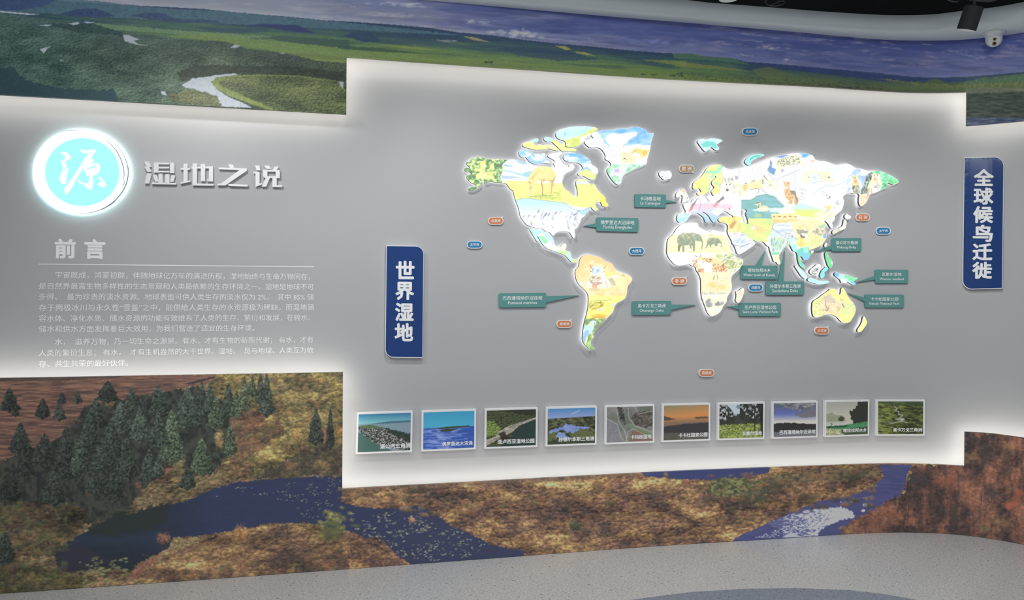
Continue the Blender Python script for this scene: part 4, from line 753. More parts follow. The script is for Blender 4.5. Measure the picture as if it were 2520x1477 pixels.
# Canada sky, prairie
Mp.poly(A3([(1100, 0), (2700, 0), (2700, 700), (1050, 660), (1020, 560), (1090, 400), (1090, 230), (1190, 150)]), (255, 255, 255), 1)
for p, c in (([(1350, 120), (1560, 180), (1740, 240), (1560, 250), (1440, 190)], (150, 200, 242)), ([(1110, 250), (1380, 290), (1250, 310), (1110, 300)], (140, 200, 226)), ([(1110, 370), (1300, 420), (1700, 520), (1740, 590), (1450, 500), (1110, 410)], (160, 214, 226)), ([(1040, 520), (1330, 545), (1700, 600), (1050, 600)], (180, 200, 255)), ([(1040, 600), (1740, 615), (1740, 660), (1050, 640)], (214, 240, 255)), ([(1560, 480), (1700, 420), (1820, 410), (1740, 560)], (160, 210, 226))): Mp.poly(A3(p), c, .9, jag=1.2)
Mp.poly(A3([(1060, 650), (1700, 662), (1950, 715), (2320, 715), (2900, 720), (3300, 700), (3900, 640), (3900, 1500), (2500, 1200), (1750, 1090), (1400, 1140), (1150, 700)]), tx((255, 252, 150), (244, 244, 150), 10, 5, 14), 1)
strokes(A3, (1250, 760, 2500, 1100), 150, 40, (206, 196, 96), .9, 0, .6, .6); strokes(A4, (1300, 450, 2100, 900), 120, 40, (214, 206, 90), .9, .2, .6, .6)
Mp.poly(A3([(1900, 980), (2300, 940), (2520, 900), (2520, 1150), (2100, 1120), (1750, 1080)]), tx((180, 205, 110), (250, 250, 140), 6, 3, 16), .8, jag=2)
Mp.poly(A4([(1400, 265), (1680, 290), (1700, 330), (1400, 330)]), (205, 240, 255), .9); Mp.poly(A4([(1390, 200), (1620, 210), (1680, 280), (1400, 262)]), (240, 246, 160), .9)
Mp.poly(A4([(1960, 600), (2120, 650), (2220, 860), (2050, 880), (2000, 760)]), (240, 226, 80), .6, jag=1)
# horse
HB = (250, 230, 158)
Mp.poly(A3([(1960, 310), (2100, 290), (2250, 310), (2370, 400), (2410, 520), (2370, 650), (2330, 680), (2340, 700), (2320, 900), (2300, 1020), (2255, 1015), (2270, 880), (2230, 700), (2200, 640), (2070, 670), (2075, 850), (2070, 1000), (2030, 1010), (2060, 880), (2020, 660), (1980, 650), (1920, 700), (1880, 720), (1895, 830), (1840, 960), (1790, 1020), (1750, 1060), (1700, 1040), (1710, 860), (1720, 700), (1700, 640), (1760, 500), (1850, 380)]), HB, 1, tex=.06)
Mp.poly(A3([(1980, 620), (2080, 630), (2200, 640), (2330, 640), (2400, 520), (2380, 640), (2330, 690), (2190, 650), (2080, 670)]), (190, 160, 100), .7, jag=.6)
Mp.poly(A3([(1850, 520), (1980, 380), (1920, 470), (1810, 620), (1770, 610)]), (250, 170, 120), .7); Mp.line(A3([(1720, 680), (1780, 730)]), 1.6, (220, 130, 90)); Mp.line(A3([(1800, 790), (1780, 830), (1740, 860)]), 1.2, (150, 120, 90))
Mp.line(A3([(2040, 680), (2070, 850), (2065, 1000)]), 2.2, (190, 120, 100), .9); Mp.line(A3([(2300, 690), (2295, 850), (2280, 980)]), 2.4, (240, 140, 110), .8); Mp.line(A3([(2330, 650), (2330, 780)]), 1.6, (150, 110, 80), .8)
Mp.line(A3([(1730, 1070), (1790, 1040), (1900, 1050), (2090, 1020), (2340, 1020)]), 1.5, (130, 150, 110), .7); Mp.ell(*A3([(2150, 430)])[0], 7, 9, (255, 255, 190), .5, soft=.8)
# USA with geese
Mp.poly(A3([(1390, 1140), (1560, 1100), (1720, 1090), (1900, 1120), (2200, 1155), (2520, 1190)]) + A4([(1140, 815), (1220, 890), (1300, 930), (1400, 985), (1530, 995), (1640, 960), (1740, 895), (1900, 1000), (1700, 1200), (1000, 1800), (-200, 1500), (-300, 700)]), lambda x, y: mix((196, 236, 255), (246, 250, 255), stretch(y, 500, 535)), 1)
Mp.poly(A4([(1380, 990), (1530, 995), (1740, 900), (1740, 1000), (1600, 1110), (1480, 1080)]), (170, 212, 246), .8, jag=1)
Mp.line(A3([(1400, 1135), (1560, 1100), (1720, 1090), (1900, 1120), (2200, 1155), (2520, 1195)]) + A4([(1140, 815), (1220, 890), (1400, 985), (1530, 997), (1740, 900)]), 1.1, (130, 150, 170), .9)
for k in range(34):
    a, b = 60 + random.random() * 1440, 960 + random.random() * 230; Mp.line(A4([(a, b + 60), (a + 25, b + 15), (a + 70, b)]), 1.5, random.choice([(110, 120, 150), (90, 100, 120), (130, 150, 200)]), .85); Mp.ell(*A4([(a + 80, b + 8)])[0], 3, 1.6, (255, 252, 240), 1)
for k in range(22):
    a, b = 120 + random.random() * 1300, 1220 + random.random() * 200; Mp.line(A4([(a, b), (a + 25, b + 45), (a + 50, b + 70)]), 1.3, random.choice([(150, 160, 180), (120, 125, 140), (246, 232, 180)]), .8)
# Mexico
Mp.poly(MEX, (190, 252, 255), 1); Mp.poly(A5([(760, 780), (850, 750), (960, 880), (1060, 940), (1060, 1030), (920, 1080), (840, 940)]), (255, 255, 250), .95, jag=1)
for p in ([(590, 690), (660, 740), (640, 800), (600, 740)], [(780, 830), (880, 820), (940, 900), (980, 930), (960, 970), (900, 1000), (850, 930)], [(720, 920), (780, 930), (750, 970)]): Mp.poly(A5(p), (150, 235, 170), .95, jag=1)
Mp.poly(A5([(1110, 1000), (1400, 970), (1400, 1130), (1180, 1160), (960, 1100)]), (250, 252, 225), 1); Mp.poly(A5([(1180, 1130), (1440, 1150), (1400, 1250), (1230, 1200)]), tx((190, 245, 150), (226, 255, 180), 4, 3, 3), 1)
Mp.poly(A5([(1530, 1330), (1670, 1330), (1670, 1420), (1500, 1400)]), tx((150, 236, 150), (220, 250, 190), 4, 3, 3), 1)
# arctic islands
Mp.poly(VIC, tx((150, 205, 250), (255, 255, 255), 9, 7, 6, .4, .6), 1); Mp.poly(A1([(1680, 830), (1780, 920), (2030, 990), (2000, 1050), (1850, 1050), (1720, 950)]), (150, 208, 252), .8, jag=1.5)
Mp.poly(YEL, tx((236, 246, 130), (250, 255, 190), 6, 4, 8), 1); Mp.poly(A1([(1790, 470), (1880, 400), (2000, 400), (1990, 520), (1820, 520)]), (178, 232, 250), 1)
Mp.poly(ELL, tx((186, 232, 255), (214, 246, 255), 8, 8, 9), 1); Mp.poly(A2([(200, 490), (350, 470), (550, 420), (720, 330), (850, 240), (1040, 180), (1060, 320), (560, 660), (200, 660)]), tx((206, 224, 110), (250, 255, 170), 5, 4, 12), 1, jag=1)
Mp.ell(*A2([(275, 365)])[0], 3.4, 4, (130, 212, 255), .8); strokes(A2, (250, 200, 850, 330), 16, 60, (160, 214, 246), 1, 1.3, .3, .6)
Mp.poly(DEV, tx((220, 240, 120), (250, 255, 180), 5, 4, 15), 1); Mp.poly(A1([(2080, 360), (2300, 370), (2380, 430), (2300, 480), (2120, 490)]), (190, 238, 250), 1)
# Greenland
Mp.poly(GRE, lambda x, y: mix((120, 184, 250), (206, 242, 255), stretch(fbm(x / 22 + y / 30, y / 16, 18, 3) + (y - 320) / 240, .3, .9)), 1)
Mp.poly(A2([(600, 440), (1000, 300), (1150, 560), (1250, 640), (1700, 620), (1900, 590), (2200, 610), (2150, 900), (2100, 1030), (1200, 1030), (1000, 800), (650, 640)]), (255, 255, 255), .92, jag=1.2)
Mp.poly(A2([(1170, 450), (1230, 370), (1340, 345), (1470, 355), (1600, 350), (1700, 330), (1760, 318), (1830, 320), (1890, 340), (1880, 375), (1850, 400), (1760, 440), (1690, 480), (1660, 540), (1600, 600), (1570, 640), (1590, 680), (1500, 690), (1490, 620), (1380, 610), (1350, 690), (1290, 690), (1270, 620), (1210, 540), (1180, 500)]), (255, 252, 238), 1)
Mp.line(A2([(1210, 480), (1260, 600), (1280, 680)]), 1, (226, 216, 190)); Mp.line(A2([(1560, 640), (1600, 575)]), 1.6, (150, 150, 150), .8); Mp.line(A2([(1850, 372), (1885, 368)]), 1.3, (120, 120, 130)); Mp.line(A2([(1180, 740), (1340, 710)]), 1, LN); Mp.line(A2([(1200, 890), (1500, 815)]), 1, LN); Mp.line(A2([(740, 560), (1000, 600), (1250, 650), (1120, 690)]), 1, LN)
Mp.poly(A2([(1740, 760), (1800, 690), (1950, 680), (2140, 710), (2120, 800), (1980, 890), (1900, 880), (1950, 820), (1850, 760), (1780, 800)]), tx((226, 190, 90), (255, 240, 160), 5, 4, 20), .95, jag=1)
Mp.poly(A2([(1500, 740), (1560, 770), (1620, 740), (1760, 780), (1900, 900), (1800, 1010), (1540, 1020), (1500, 900)]), (255, 246, 206), 1, jag=1)
strokes(A2, (1510, 770, 1820, 1010), 60, 12, (196, 160, 100), 1.1, 0, 2, .7); Mp.ell(*A2([(1595, 895)])[0], 2.2, 1.4, (110, 100, 100)); Mp.line(A2([(1560, 930), (1600, 905), (1640, 930)]), 1, (110, 100, 100))
Mp.poly(A2([(1200, 1040), (1300, 1020), (1600, 1030), (2010, 1030), (1980, 1080), (1500, 1500), (1150, 1300)]), tx((130, 214, 160), (236, 255, 236), 5, 4, 22), 1)
Mp.poly(A2([(1340, 1130), (1420, 1110), (1500, 1120), (1500, 1040), (1560, 1100), (1620, 1030), (1640, 1130), (1600, 1230), (1540, 1280), (1520, 1440), (1480, 1470), (1470, 1290), (1400, 1270), (1300, 1310), (1270, 1310)]), (232, 228, 250), 1, jag=.8); Mp.ell(*A2([(1420, 1170)])[0], 7, 5, (190, 180, 236), .8)
# Baffin and north
Mp.poly(BAF, lambda x, y: mix((140, 200, 244), (250, 254, 255), stretch(fbm(x / 20, y / 6, 25, 4), .35, .65)), 1); Mp.poly(A2([(380, 770), (620, 790), (700, 850), (560, 880), (380, 870)]), (110, 186, 240), .8, jag=2)
Mp.poly(A2([(780, 1100), (850, 1000), (1030, 1150), (980, 1260), (880, 1180)]), (250, 252, 255), .95, jag=1); Mp.poly(A2([(540, 1240), (750, 1120), (960, 1260), (940, 1400), (700, 1300)]), tx((216, 236, 150), (244, 244, 150), 6, 4, 30), .95, jag=1)
# Iceland Svalbard Novaya UK
Mp.line(B1([(250, 1035), (290, 1030)]), 2, (150, 155, 160)); Mp.line(B1([(330, 1065), (370, 1052)]), 2, (160, 165, 170)); Mp.line(B1([(325, 1000), (380, 955)]), 1, (190, 190, 195))
Mp.poly(SVA, (206, 250, 255), 1); Mp.poly(B1([(1110, 310), (1250, 250), (1400, 250), (1480, 300), (1450, 350), (1500, 400), (1440, 420), (1330, 370), (1180, 380)]), tx((110, 206, 230), (120, 220, 190), 5, 4, 31), .95, jag=1.5)
Mp.poly(NOV, (160, 240, 244), 1); Mp.poly(B2([(430, 240), (560, 185), (690, 180), (620, 240), (520, 250), (400, 320)]), (110, 214, 190), .95, jag=1)
Mp.poly(UK, (255, 252, 236), 1); Mp.poly(B4([(410, 170), (460, 120), (520, 150), (500, 220), (490, 320), (470, 230)]), (255, 196, 176), .95, jag=.6); Mp.poly(B4([(520, 340), (570, 310), (580, 330), (530, 360)]), (170, 120, 120), .9)
# Scandinavia
Mp.poly(B1([(900, 740), (1620, 740), (1570, 860), (1580, 950), (1610, 1080), (1620, 1150), (1550, 1250), (1540, 1410), (900, 1440)]), tx((240, 248, 140), (254, 250, 170), 9, 6, 34), 1)
Mp.poly(B1([(1250, 900), (1450, 890), (1560, 780), (1640, 800), (1570, 860), (1560, 920), (1420, 1000), (1390, 1080), (1310, 1060), (1400, 960), (1200, 970)]), (160, 246, 200), .9, jag=1); Mp.poly(B1([(1400, 1110), (1480, 1170), (1560, 1210), (1550, 1240), (1430, 1190)]), (150, 232, 190), .9); Mp.poly(B1([(1080, 1250), (1300, 1250), (1280, 1380), (1160, 1370)]), (214, 250, 150), .8, jag=2)
strokes(B1, (1000, 1040, 1300, 1300), 26, 26, (186, 206, 100), 1, .1, .4, .7)
# wolf, russia: white ground, grey line work
Mp.poly(B1([(1620, 1080), (1690, 1030), (1790, 1080), (1880, 1010), (1940, 1090), (2000, 1160), (2080, 1300), (2090, 1476), (1560, 1500), (1550, 1260), (1640, 1160)]), tx((246, 246, 240), (255, 255, 255), 5, 5, 36), 1)
Mp.poly(B1([(1650, 1120), (1700, 1050), (1760, 1060), (1800, 1120), (1860, 1180), (1900, 1290), (1880, 1380), (1800, 1420), (1790, 1300), (1740, 1180), (1680, 1200), (1640, 1250)]), tx((190, 190, 180), (250, 248, 226), 3.5, 3.5, 37), .9, jag=1)
Mp.poly(B1([(1880, 1160), (1990, 1180), (2080, 1320), (2090, 1476), (1960, 1476), (1940, 1350)]), tx((216, 218, 180), (246, 246, 220), 4, 5, 38), .9, jag=1); Mp.ell(*B1([(1710, 1330)])[0], 3.6, 3.6, (96, 96, 100)); Mp.ell(*B1([(1690, 1205)])[0], 2, 1.5, (110, 110, 100)); Mp.ell(*B1([(1765, 1215)])[0], 2, 1.5, (110, 110, 100)); Mp.ell(*B1([(1715, 1280)])[0], 2.4, 3.4, (226, 200, 170), .9)
for p in ([(1780, 1110), (1810, 1030), (1850, 1080), (1840, 1130)], [(1610, 1040), (1680, 1080), (1650, 1130)], [(1860, 1010), (1940, 1020), (1940, 1100), (1900, 1110)]): Mp.poly(B1(p), (150, 152, 158), .7, jag=.6)
Mp.line(B1([(1990, 845), (1985, 920), (1955, 970), (1945, 1090), (2000, 1160)]), 1.2, LN); Mp.line(B1([(1620, 805), (1570, 860), (1580, 950), (1615, 1100), (1550, 1250), (1540, 1410)]), 1.2, LN)
# reindeer
Mp.poly(B2([(240, 850), (360, 830), (430, 780), (520, 730), (600, 740), (680, 690), (730, 740), (760, 880), (640, 930), (560, 950), (420, 940), (350, 960), (300, 1030), (260, 950)]), tx((250, 226, 160), (255, 248, 214), 6, 5, 40), 1, jag=.8)
Mp.poly(B2([(240, 850), (330, 840), (360, 900), (310, 1030), (270, 960)]), (250, 196, 140), .8, jag=.8); Mp.poly(B2([(420, 800), (520, 730), (500, 790)]), (150, 130, 110), .8, jag=.6); Mp.poly(B2([(280, 810), (350, 800), (340, 850)]), (130, 120, 115), .8, jag=.6)
Mp.line(B2([(400, 950), (460, 960), (530, 935), (600, 950), (610, 1000), (570, 1060)]), 2, (170, 165, 160)); Mp.line(B2([(650, 930), (700, 990), (770, 1035)]), 2, (170, 168, 165)); Mp.poly(B2([(720, 760), (950, 740), (1030, 860), (990, 980), (860, 1040), (760, 900)]), tx((255, 252, 240), (255, 226, 180), 7, 6, 41, .45, .7), .9, jag=1); Mp.ell(*B2([(860, 865)])[0], 6, 3.5, (206, 206, 190), .9)
for p in ([(590, 700), (500, 660), (460, 560), (480, 460), (540, 430)], [(690, 640), (600, 590), (590, 500), (660, 430), (760, 385)], [(700, 650), (760, 620), (840, 610)], [(330, 610), (390, 570), (440, 660), (410, 675)]): Mp.line(B2(p), 1.2, (190, 190, 186), .9)
Mp.line(B2([(720, 660), (790, 740)]), 3, (150, 150, 140)); Mp.line(B2([(690, 750), (700, 830)]), 2.4, (120, 120, 120))
# snow leopard
Mp.poly(B2([(850, 280), (900, 250), (1200, 190), (1500, 140), (1790, 190), (1850, 300), (1660, 400), (1560, 490), (1380, 580), (1230, 640), (1120, 680), (1000, 745), (900, 720), (850, 620), (790, 530), (850, 420)]), (255, 255, 255), 1)
Mp.poly(B2([(1480, 150), (1650, 160), (1780, 195), (1700, 220), (1620, 260), (1540, 240), (1560, 200)]), (110, 186, 250), 1, jag=1); Mp.poly(B2([(940, 260), (1080, 210), (1300, 190), (1100, 260)]), (110, 150, 230), .9, jag=1.5); Mp.poly(B2([(860, 300), (900, 360), (910, 450), (980, 500), (970, 600), (930, 640), (860, 590), (790, 530), (850, 420)]), (120, 160, 206), 1, jag=1)
Mp.poly(B2([(900, 350), (1000, 320), (1100, 270), (1250, 220), (1400, 190), (1500, 230), (1560, 330), (1660, 400), (1560, 420), (1450, 380), (1300, 420), (1180, 470), (1080, 560), (1020, 660), (960, 680), (1010, 560), (1000, 450), (930, 470), (900, 420)]), (240, 242, 206), 1, jag=1)
Mp.poly(B2([(890, 400), (960, 370), (1000, 440), (960, 490), (900, 470)]), (255, 255, 252), 1)
for k in range(120):
    a = 1020 + random.random() * 500; b = 230 + random.random() * 200 + (1250 - a) * .15
    Mp.ell(*B2([(a, b)])[0], 1.5, 1.2, (140, 142, 130), .8)
Mp.line(B2([(860, 290), (850, 420), (795, 530), (850, 620), (900, 720), (1000, 745), (1120, 680), (1230, 640), (1380, 580), (1560, 490), (1650, 420)]), 1.4, (160, 162, 172)); Mp.poly(B2([(1090, 570), (1110, 510), (1190, 510), (1130, 580)]), (170, 180, 216), .9)
for k in range(26): Mp.ell(*B2([(1740 + random.random() * 130, 310 + random.random() * 110)])[0], 1.8, 1.6, (230, 180, 160), .8)
Mp.line(B2([(1650, 410), (1665, 560)]), 2, (180, 178, 176)); Mp.line(B2([(1000, 745), (1050, 880), (1030, 1080), (990, 1140)]), 1.5, (176, 176, 186))
# polar bears on ice
Mp.poly(B2([(1390, 600), (1640, 430), (1940, 330), (2400, 420)]) + B3([(760, 200), (960, 305), (900, 350), (860, 430), (790, 490), (780, 560), (650, 640), (500, 700), (300, 700), (0, 870)]) + B2([(1600, 1150), (1650, 980), (1540, 930), (1430, 960), (1375, 870)]), tx((226, 246, 255), (250, 255, 255), 14, 9, 45), 1)
Mp.poly(B2([(1580, 700), (1600, 590), (1800, 510), (2000, 560), (2160, 540), (2200, 640), (2200, 720), (2320, 780), (2200, 810), (1950, 780), (1750, 830), (1600, 790)]), tx((250, 250, 190), (236, 252, 214), 10, 8, 46), .95, jag=1.5)
Mp.poly(B2([(1690, 610), (1780, 600), (1840, 620), (1930, 620), (2020, 720), (2020, 790), (1760, 820), (1740, 720), (1690, 690)]), (226, 250, 244), 1, jag=.8); Mp.ell(*B2([(2160, 690)])[0], 2.4, 2.4, (90, 100, 96)); Mp.ell(*B2([(1715, 685)])[0], 1.6, 1.6, (100, 110, 110)); Mp.ell(*B2([(1835, 690)])[0], 1.6, 1.6, (100, 110, 110))
Mp.line(B2([(1910, 620), (1990, 680), (2025, 780), (1900, 790), (1740, 830)]), 1, (160, 180, 170)); Mp.line(B2([(2080, 600), (2140, 700)]), 1.4, (190, 200, 150))
Mp.line(B2([(1400, 600), (1410, 760), (1375, 870), (1430, 960), (1540, 930), (1650, 980), (1650, 1150), (1750, 1350)]), 1.3, (180, 186, 206))
# arctic fox
Mp.line(B3([(960, 310), (880, 390), (860, 440), (790, 490), (785, 560), (640, 640), (500, 700), (300, 700), (150, 780), (0, 880)]), 1.4, (176, 186, 220)); Mp.poly(B3([(0, 880), (300, 705), (520, 705), (780, 570), (760, 640), (790, 800), (660, 940), (710, 1050), (640, 1240), (480, 1380), (0, 1180)]), (250, 248, 255), 1); Mp.line(B3([(780, 560), (765, 650), (790, 790), (740, 860)]), 1.2, (170, 176, 210))
Mp.line(B3([(240, 810), (255, 850)]), 1.8, (150, 150, 170)); Mp.ell(*B3([(308, 902)])[0], 1.8, 1.2, (90, 90, 100)); Mp.ell(*B3([(376, 950)])[0], 1.8, 2.4, (80, 80, 90)); Mp.line(B3([(310, 978), (350, 978), (375, 965)]), 1, (100, 100, 110)); Mp.poly(B3([(500, 1110), (520, 1000), (620, 1030), (620, 1120)]), tx((160, 170, 170), (230, 240, 236), 3, 3, 47), .8, jag=1)
# far east: snowy slope with eagle, dark wood, brown bear, green forest
Mp.poly(B3([(785, 560), (860, 440), (880, 390), (960, 310), (1310, 372), (1290, 400), (1180, 500), (1060, 880), (1000, 870), (750, 860), (790, 800), (765, 650)]), tx((170, 196, 250), (236, 246, 255), 12, 10, 101), 1)
Mp.poly(B3([(1050, 320), (1310, 372), (1230, 420), (1150, 440), (1100, 380)]), (252, 253, 255), .8, jag=1.5); Mp.poly(B3([(760, 860), (860, 760), (900, 870)]), (255, 255, 255), .8, jag=1)
Mp.poly(B3([(880, 450), (930, 470), (990, 450), (1000, 520), (1010, 640), (1040, 740), (1040, 830), (1000, 870), (940, 880), (890, 860), (880, 700), (890, 600)]), tx((252, 226, 120), (255, 250, 200), 4, 4, 102), 1, jag=.6)
Mp.poly(B3([(895, 560), (990, 550), (1000, 640), (900, 640)]), (240, 170, 110), .8, jag=1); Mp.poly(B3([(880, 690), (1020, 690), (1040, 840), (990, 870), (890, 860)]), tx((90, 96, 100), (226, 224, 190), 3, 4, 103), .9, jag=1); Mp.line(B3([(905, 505), (930, 520), (955, 500)]), 1.6, (140, 140, 120)); Mp.line(B3([(900, 535), (960, 535)]), 1, (150, 140, 120))
Mp.poly(B3([(1220, 420), (1310, 380), (1330, 420), (1300, 560), (1250, 700), (1200, 860), (1060, 900), (1080, 780), (1130, 680), (1180, 500)]), tx((84, 96, 92), (190, 206, 196), 3, 6, 104, .35, .75), 1, jag=1); Mp.poly(B3([(1170, 590), (1220, 590), (1200, 720), (1170, 700)]), (160, 236, 190), .8, jag=1.5)
Mp.poly(B3([(1310, 380), (1420, 355), (1700, 440), (1930, 590), (1880, 650), (1740, 665), (1650, 610), (1650, 720), (1500, 800), (1450, 780), (1520, 640), (1480, 440), (1350, 420)]), tx((96, 206, 140), (186, 250, 214), 5, 4, 105, .3, .65), 1)
Mp.poly(B3([(1540, 640), (1640, 640), (1640, 740), (1540, 720)]), tx((60, 150, 100), (120, 220, 150), 3, 3, 106), .9, jag=1); Mp.poly(B3([(1660, 560), (1850, 540), (1840, 650), (1700, 610)]), tx((90, 206, 120), (150, 240, 150), 4, 3, 107), .8, jag=1); Mp.poly(B3([(1800, 660), (1890, 610), (1930, 600), (1880, 660)]), (236, 250, 160), .8)
Mp.poly(B3([(1310, 500), (1310, 440), (1350, 430), (1420, 440), (1450, 425), (1470, 460), (1460, 500), (1520, 580), (1535, 700), (1480, 780), (1400, 840), (1300, 860), (1260, 880), (1215, 860), (1210, 740), (1260, 600), (1300, 560)]), tx((250, 226, 180), (255, 248, 226), 5, 5, 108), 1, jag=.6)
Mp.poly(B3([(1360, 660), (1440, 600), (1500, 700), (1470, 780), (1380, 850), (1290, 840), (1300, 740)]), tx((150, 160, 166), (250, 250, 248), 5, 5, 109, .3, .6), .85, jag=1); Mp.ell(*B3([(1380, 535)])[0], 2.4, 2, (190, 130, 110)); Mp.ell(*B3([(1370, 475)])[0], 2, 1.6, (180, 130, 110)); Mp.ell(*B3([(1432, 462)])[0], 3.4, 3.4, (190, 176, 156), .8); Mp.line(B3([(1350, 560), (1400, 580), (1450, 540)]), 1.1, (190, 160, 130))
Mp.poly(B3([(1030, 900), (1100, 880), (1240, 880), (1220, 1000), (1130, 1180), (1040, 1160)]), tx((250, 206, 170), (255, 240, 214), 4, 3, 110), 1, jag=1); Mp.poly(B3([(1220, 740), (1260, 760), (1250, 900), (1210, 1000), (1200, 880)]), (216, 170, 140), .8, jag=1)
# jackal
Mp.poly(B2([(1010, 740), (1120, 690), (1390, 600), (1400, 760), (1370, 880), (1430, 970), (1550, 940), (1640, 1000), (1660, 1180), (1760, 1360), (1560, 1290), (1480, 1270), (1160, 1330), (1000, 1140), (1030, 1070), (1050, 880)]), (253, 253, 253), 1)
Mp.poly(B2([(1150, 740), (1200, 800), (1260, 800), (1300, 760), (1290, 860), (1275, 930), (1310, 980), (1420, 990), (1450, 1100), (1490, 1200), (1480, 1280), (1430, 1300), (1400, 1290), (1370, 1180), (1340, 1280), (1280, 1280), (1270, 1180), (1240, 1320), (1200, 1320), (1200, 1150), (1165, 1020), (1180, 900), (1160, 860)]), tx((206, 160, 120), (250, 210, 150), 4, 4, 48), 1, jag=.6)
Mp.poly(B2([(1300, 980), (1420, 985), (1450, 1120), (1490, 1230), (1440, 1230), (1400, 1080), (1320, 1060)]), (130, 130, 126), .85, jag=.8); Mp.ell(*B2([(1220, 905)])[0], 2, 1.8, (80, 80, 80)); Mp.poly(B2([(1170, 890), (1270, 890), (1230, 960)]), (255, 255, 250), .8); Mp.poly(B2([(1200, 1150), (1250, 1150), (1240, 1330), (1190, 1330)]), (250, 250, 246), .8)
for k in range(18): Mp.ell(*B2([(1480 + random.random() * 160, 940 + random.random() * 260)])[0], 3, 2, (196, 198, 190), .6, jag=.4)
strokes(B2, (1040, 780, 1140, 1250), 12, 40, (206, 206, 212), 1, .2, .5, .7)
# steppe lake with a grebe
Mp.poly(B2([(215, 1190), (430, 1190), (500, 1150), (560, 1100), (680, 1070), (780, 1060), (880, 1100), (950, 1110), (1020, 1200), (1100, 1260), (1180, 1340), (1100, 1400), (1080, 1476), (990, 1900), (330, 1900), (215, 1500)]), tx((124, 182, 170), (138, 192, 206), 26, 7, 50), 1)
Mp.line(B2([(215, 1190), (430, 1190), (560, 1100), (780, 1060), (950, 1110), (1180, 1340)]), 1.2, (120, 150, 150))
Mp.poly(B2([(500, 1300), (560, 1270), (600, 1220), (650, 1250), (650, 1330), (720, 1310), (800, 1330), (850, 1400), (800, 1440), (600, 1440), (560, 1400), (590, 1340), (560, 1300)]), tx((236, 220, 160), (250, 252, 246), 5, 3, 51), 1); Mp.line(B2([(560, 1262), (620, 1240)]), 2.2, (110, 100, 80)); Mp.line(B2([(610, 1300), (600, 1360)]), 3, (110, 100, 90), .7); Mp.poly(B2([(850, 1370), (1100, 1370), (1080, 1460), (850, 1450)]), (226, 244, 252), .9, jag=1.5); Mp.poly(B2([(430, 1415), (560, 1390), (560, 1440)]), (214, 250, 246), .9)
Mp.poly(B4([(2080, 660), (2180, 690), (2180, 770), (2080, 770), (2020, 740)]), (180, 210, 150), .85, jag=1)
# mountain goats, herds and deserts of central asia
Mp.poly(B5([(980, 60), (1100, 40), (1120, 180), (860, 190), (900, 110)]), tx((255, 255, 255), (220, 222, 226), 4, 4, 52, .5, .75), 1); Mp.poly(B5([(720, 200), (1190, 170), (1230, 260), (1180, 290), (740, 300)]), (252, 232, 170), 1, jag=1)
for k in range(5): Mp.poly(B5([(740 + k * 98, 255), (760 + k * 98, 235), (800 + k * 98, 235), (800 + k * 98, 262)]), (196, 110, 80), .85, jag=1.2)
Mp.poly(B5([(740, 300), (1180, 290), (1400, 320), (1050, 330), (1050, 370), (780, 370)]), (252, 206, 140), .9, jag=1); Mp.poly(B5([(1110, 60), (1250, 0), (1580, 90), (1640, 130), (1500, 200), (1500, 260), (1250, 240), (1130, 130)]), lambda x, y: mix((196, 240, 250), (226, 250, 130), stretch(y, 508, 522)), 1)
Mp.poly(B5([(1500, 200), (1660, 120), (1900, 180), (1880, 260), (1700, 320), (1400, 320), (1220, 290), (1230, 250), (1500, 255)]), tx((255, 244, 180), (255, 254, 226), 8, 4, 54), 1)
Mp.poly(B5([(1580, 100), (1700, 20), (1850, 30), (1920, 60), (1900, 180), (1760, 210), (1660, 140)]), tx((236, 246, 250), (206, 200, 150), 4, 4, 55, .45, .75), .9); Mp.ell(*B5([(1780, 80)])[0], 7, 6, (255, 220, 130), .9, jag=.4)
Mp.poly(B5([(780, 370), (1060, 360), (1190, 400), (1200, 560), (1000, 620), (860, 540), (750, 450)]), lambda x, y: mix((244, 250, 255), (190, 206, 240), stretch(fbm(x / 30, y / 3, 56, 3), .45, .75)), 1)
Mp.poly(B5([(1060, 330), (1560, 300), (1700, 330), (1750, 560), (1700, 700), (1500, 860), (1200, 800), (1190, 620)]), tx((250, 240, 170), (226, 236, 200), 6, 5, 57), 1)
Mp.poly(B5([(1060, 450), (1400, 380), (1400, 480), (1180, 500)]), tx((255, 214, 140), (255, 246, 210), 4, 4, 58), .9, jag=1); Mp.poly(B5([(1190, 490), (1260, 480), (1400, 520), (1380, 560), (1200, 560)]), (150, 155, 150), .85, jag=1.5); Mp.ell(*B5([(1310, 590)])[0], 7, 6, (250, 250, 250), 1); Mp.ell(*B5([(1300, 620)])[0], 6, 4, (110, 112, 112), .9); Mp.ell(*B5([(1270, 590)])[0], 2.4, 2.4, (90, 90, 90))
Mp.poly(B5([(1470, 540), (1530, 450), (1640, 430), (1740, 500), (1740, 580), (1580, 600)]), tx((170, 160, 130), (250, 246, 230), 3, 3, 60), .95, jag=1); Mp.poly(B5([(1570, 420), (1700, 380), (1740, 390), (1680, 450), (1600, 450)]), (170, 210, 170), .8, jag=1); Mp.ell(*B5([(1710, 610)])[0], 5, 5, (110, 186, 240), .95)
Mp.poly(B5([(1200, 610), (1330, 650), (1370, 760), (1240, 810), (1170, 740)]), tx((250, 214, 110), (255, 240, 170), 5, 4, 61), .95, jag=1); Mp.poly(B5([(1440, 620), (1640, 600), (1680, 690), (1560, 800), (1440, 760)]), tx((246, 236, 130), (226, 244, 190), 4, 4, 62), .95, jag=1.5); strokes(B5, (1100, 340, 1700, 800), 110, 22, (160, 150, 120), .9, .3, 1.2, .6); strokes(B5, (980, 540, 1120, 620), 18, 20, (120, 110, 110), 1.2, .5, .9, .7)
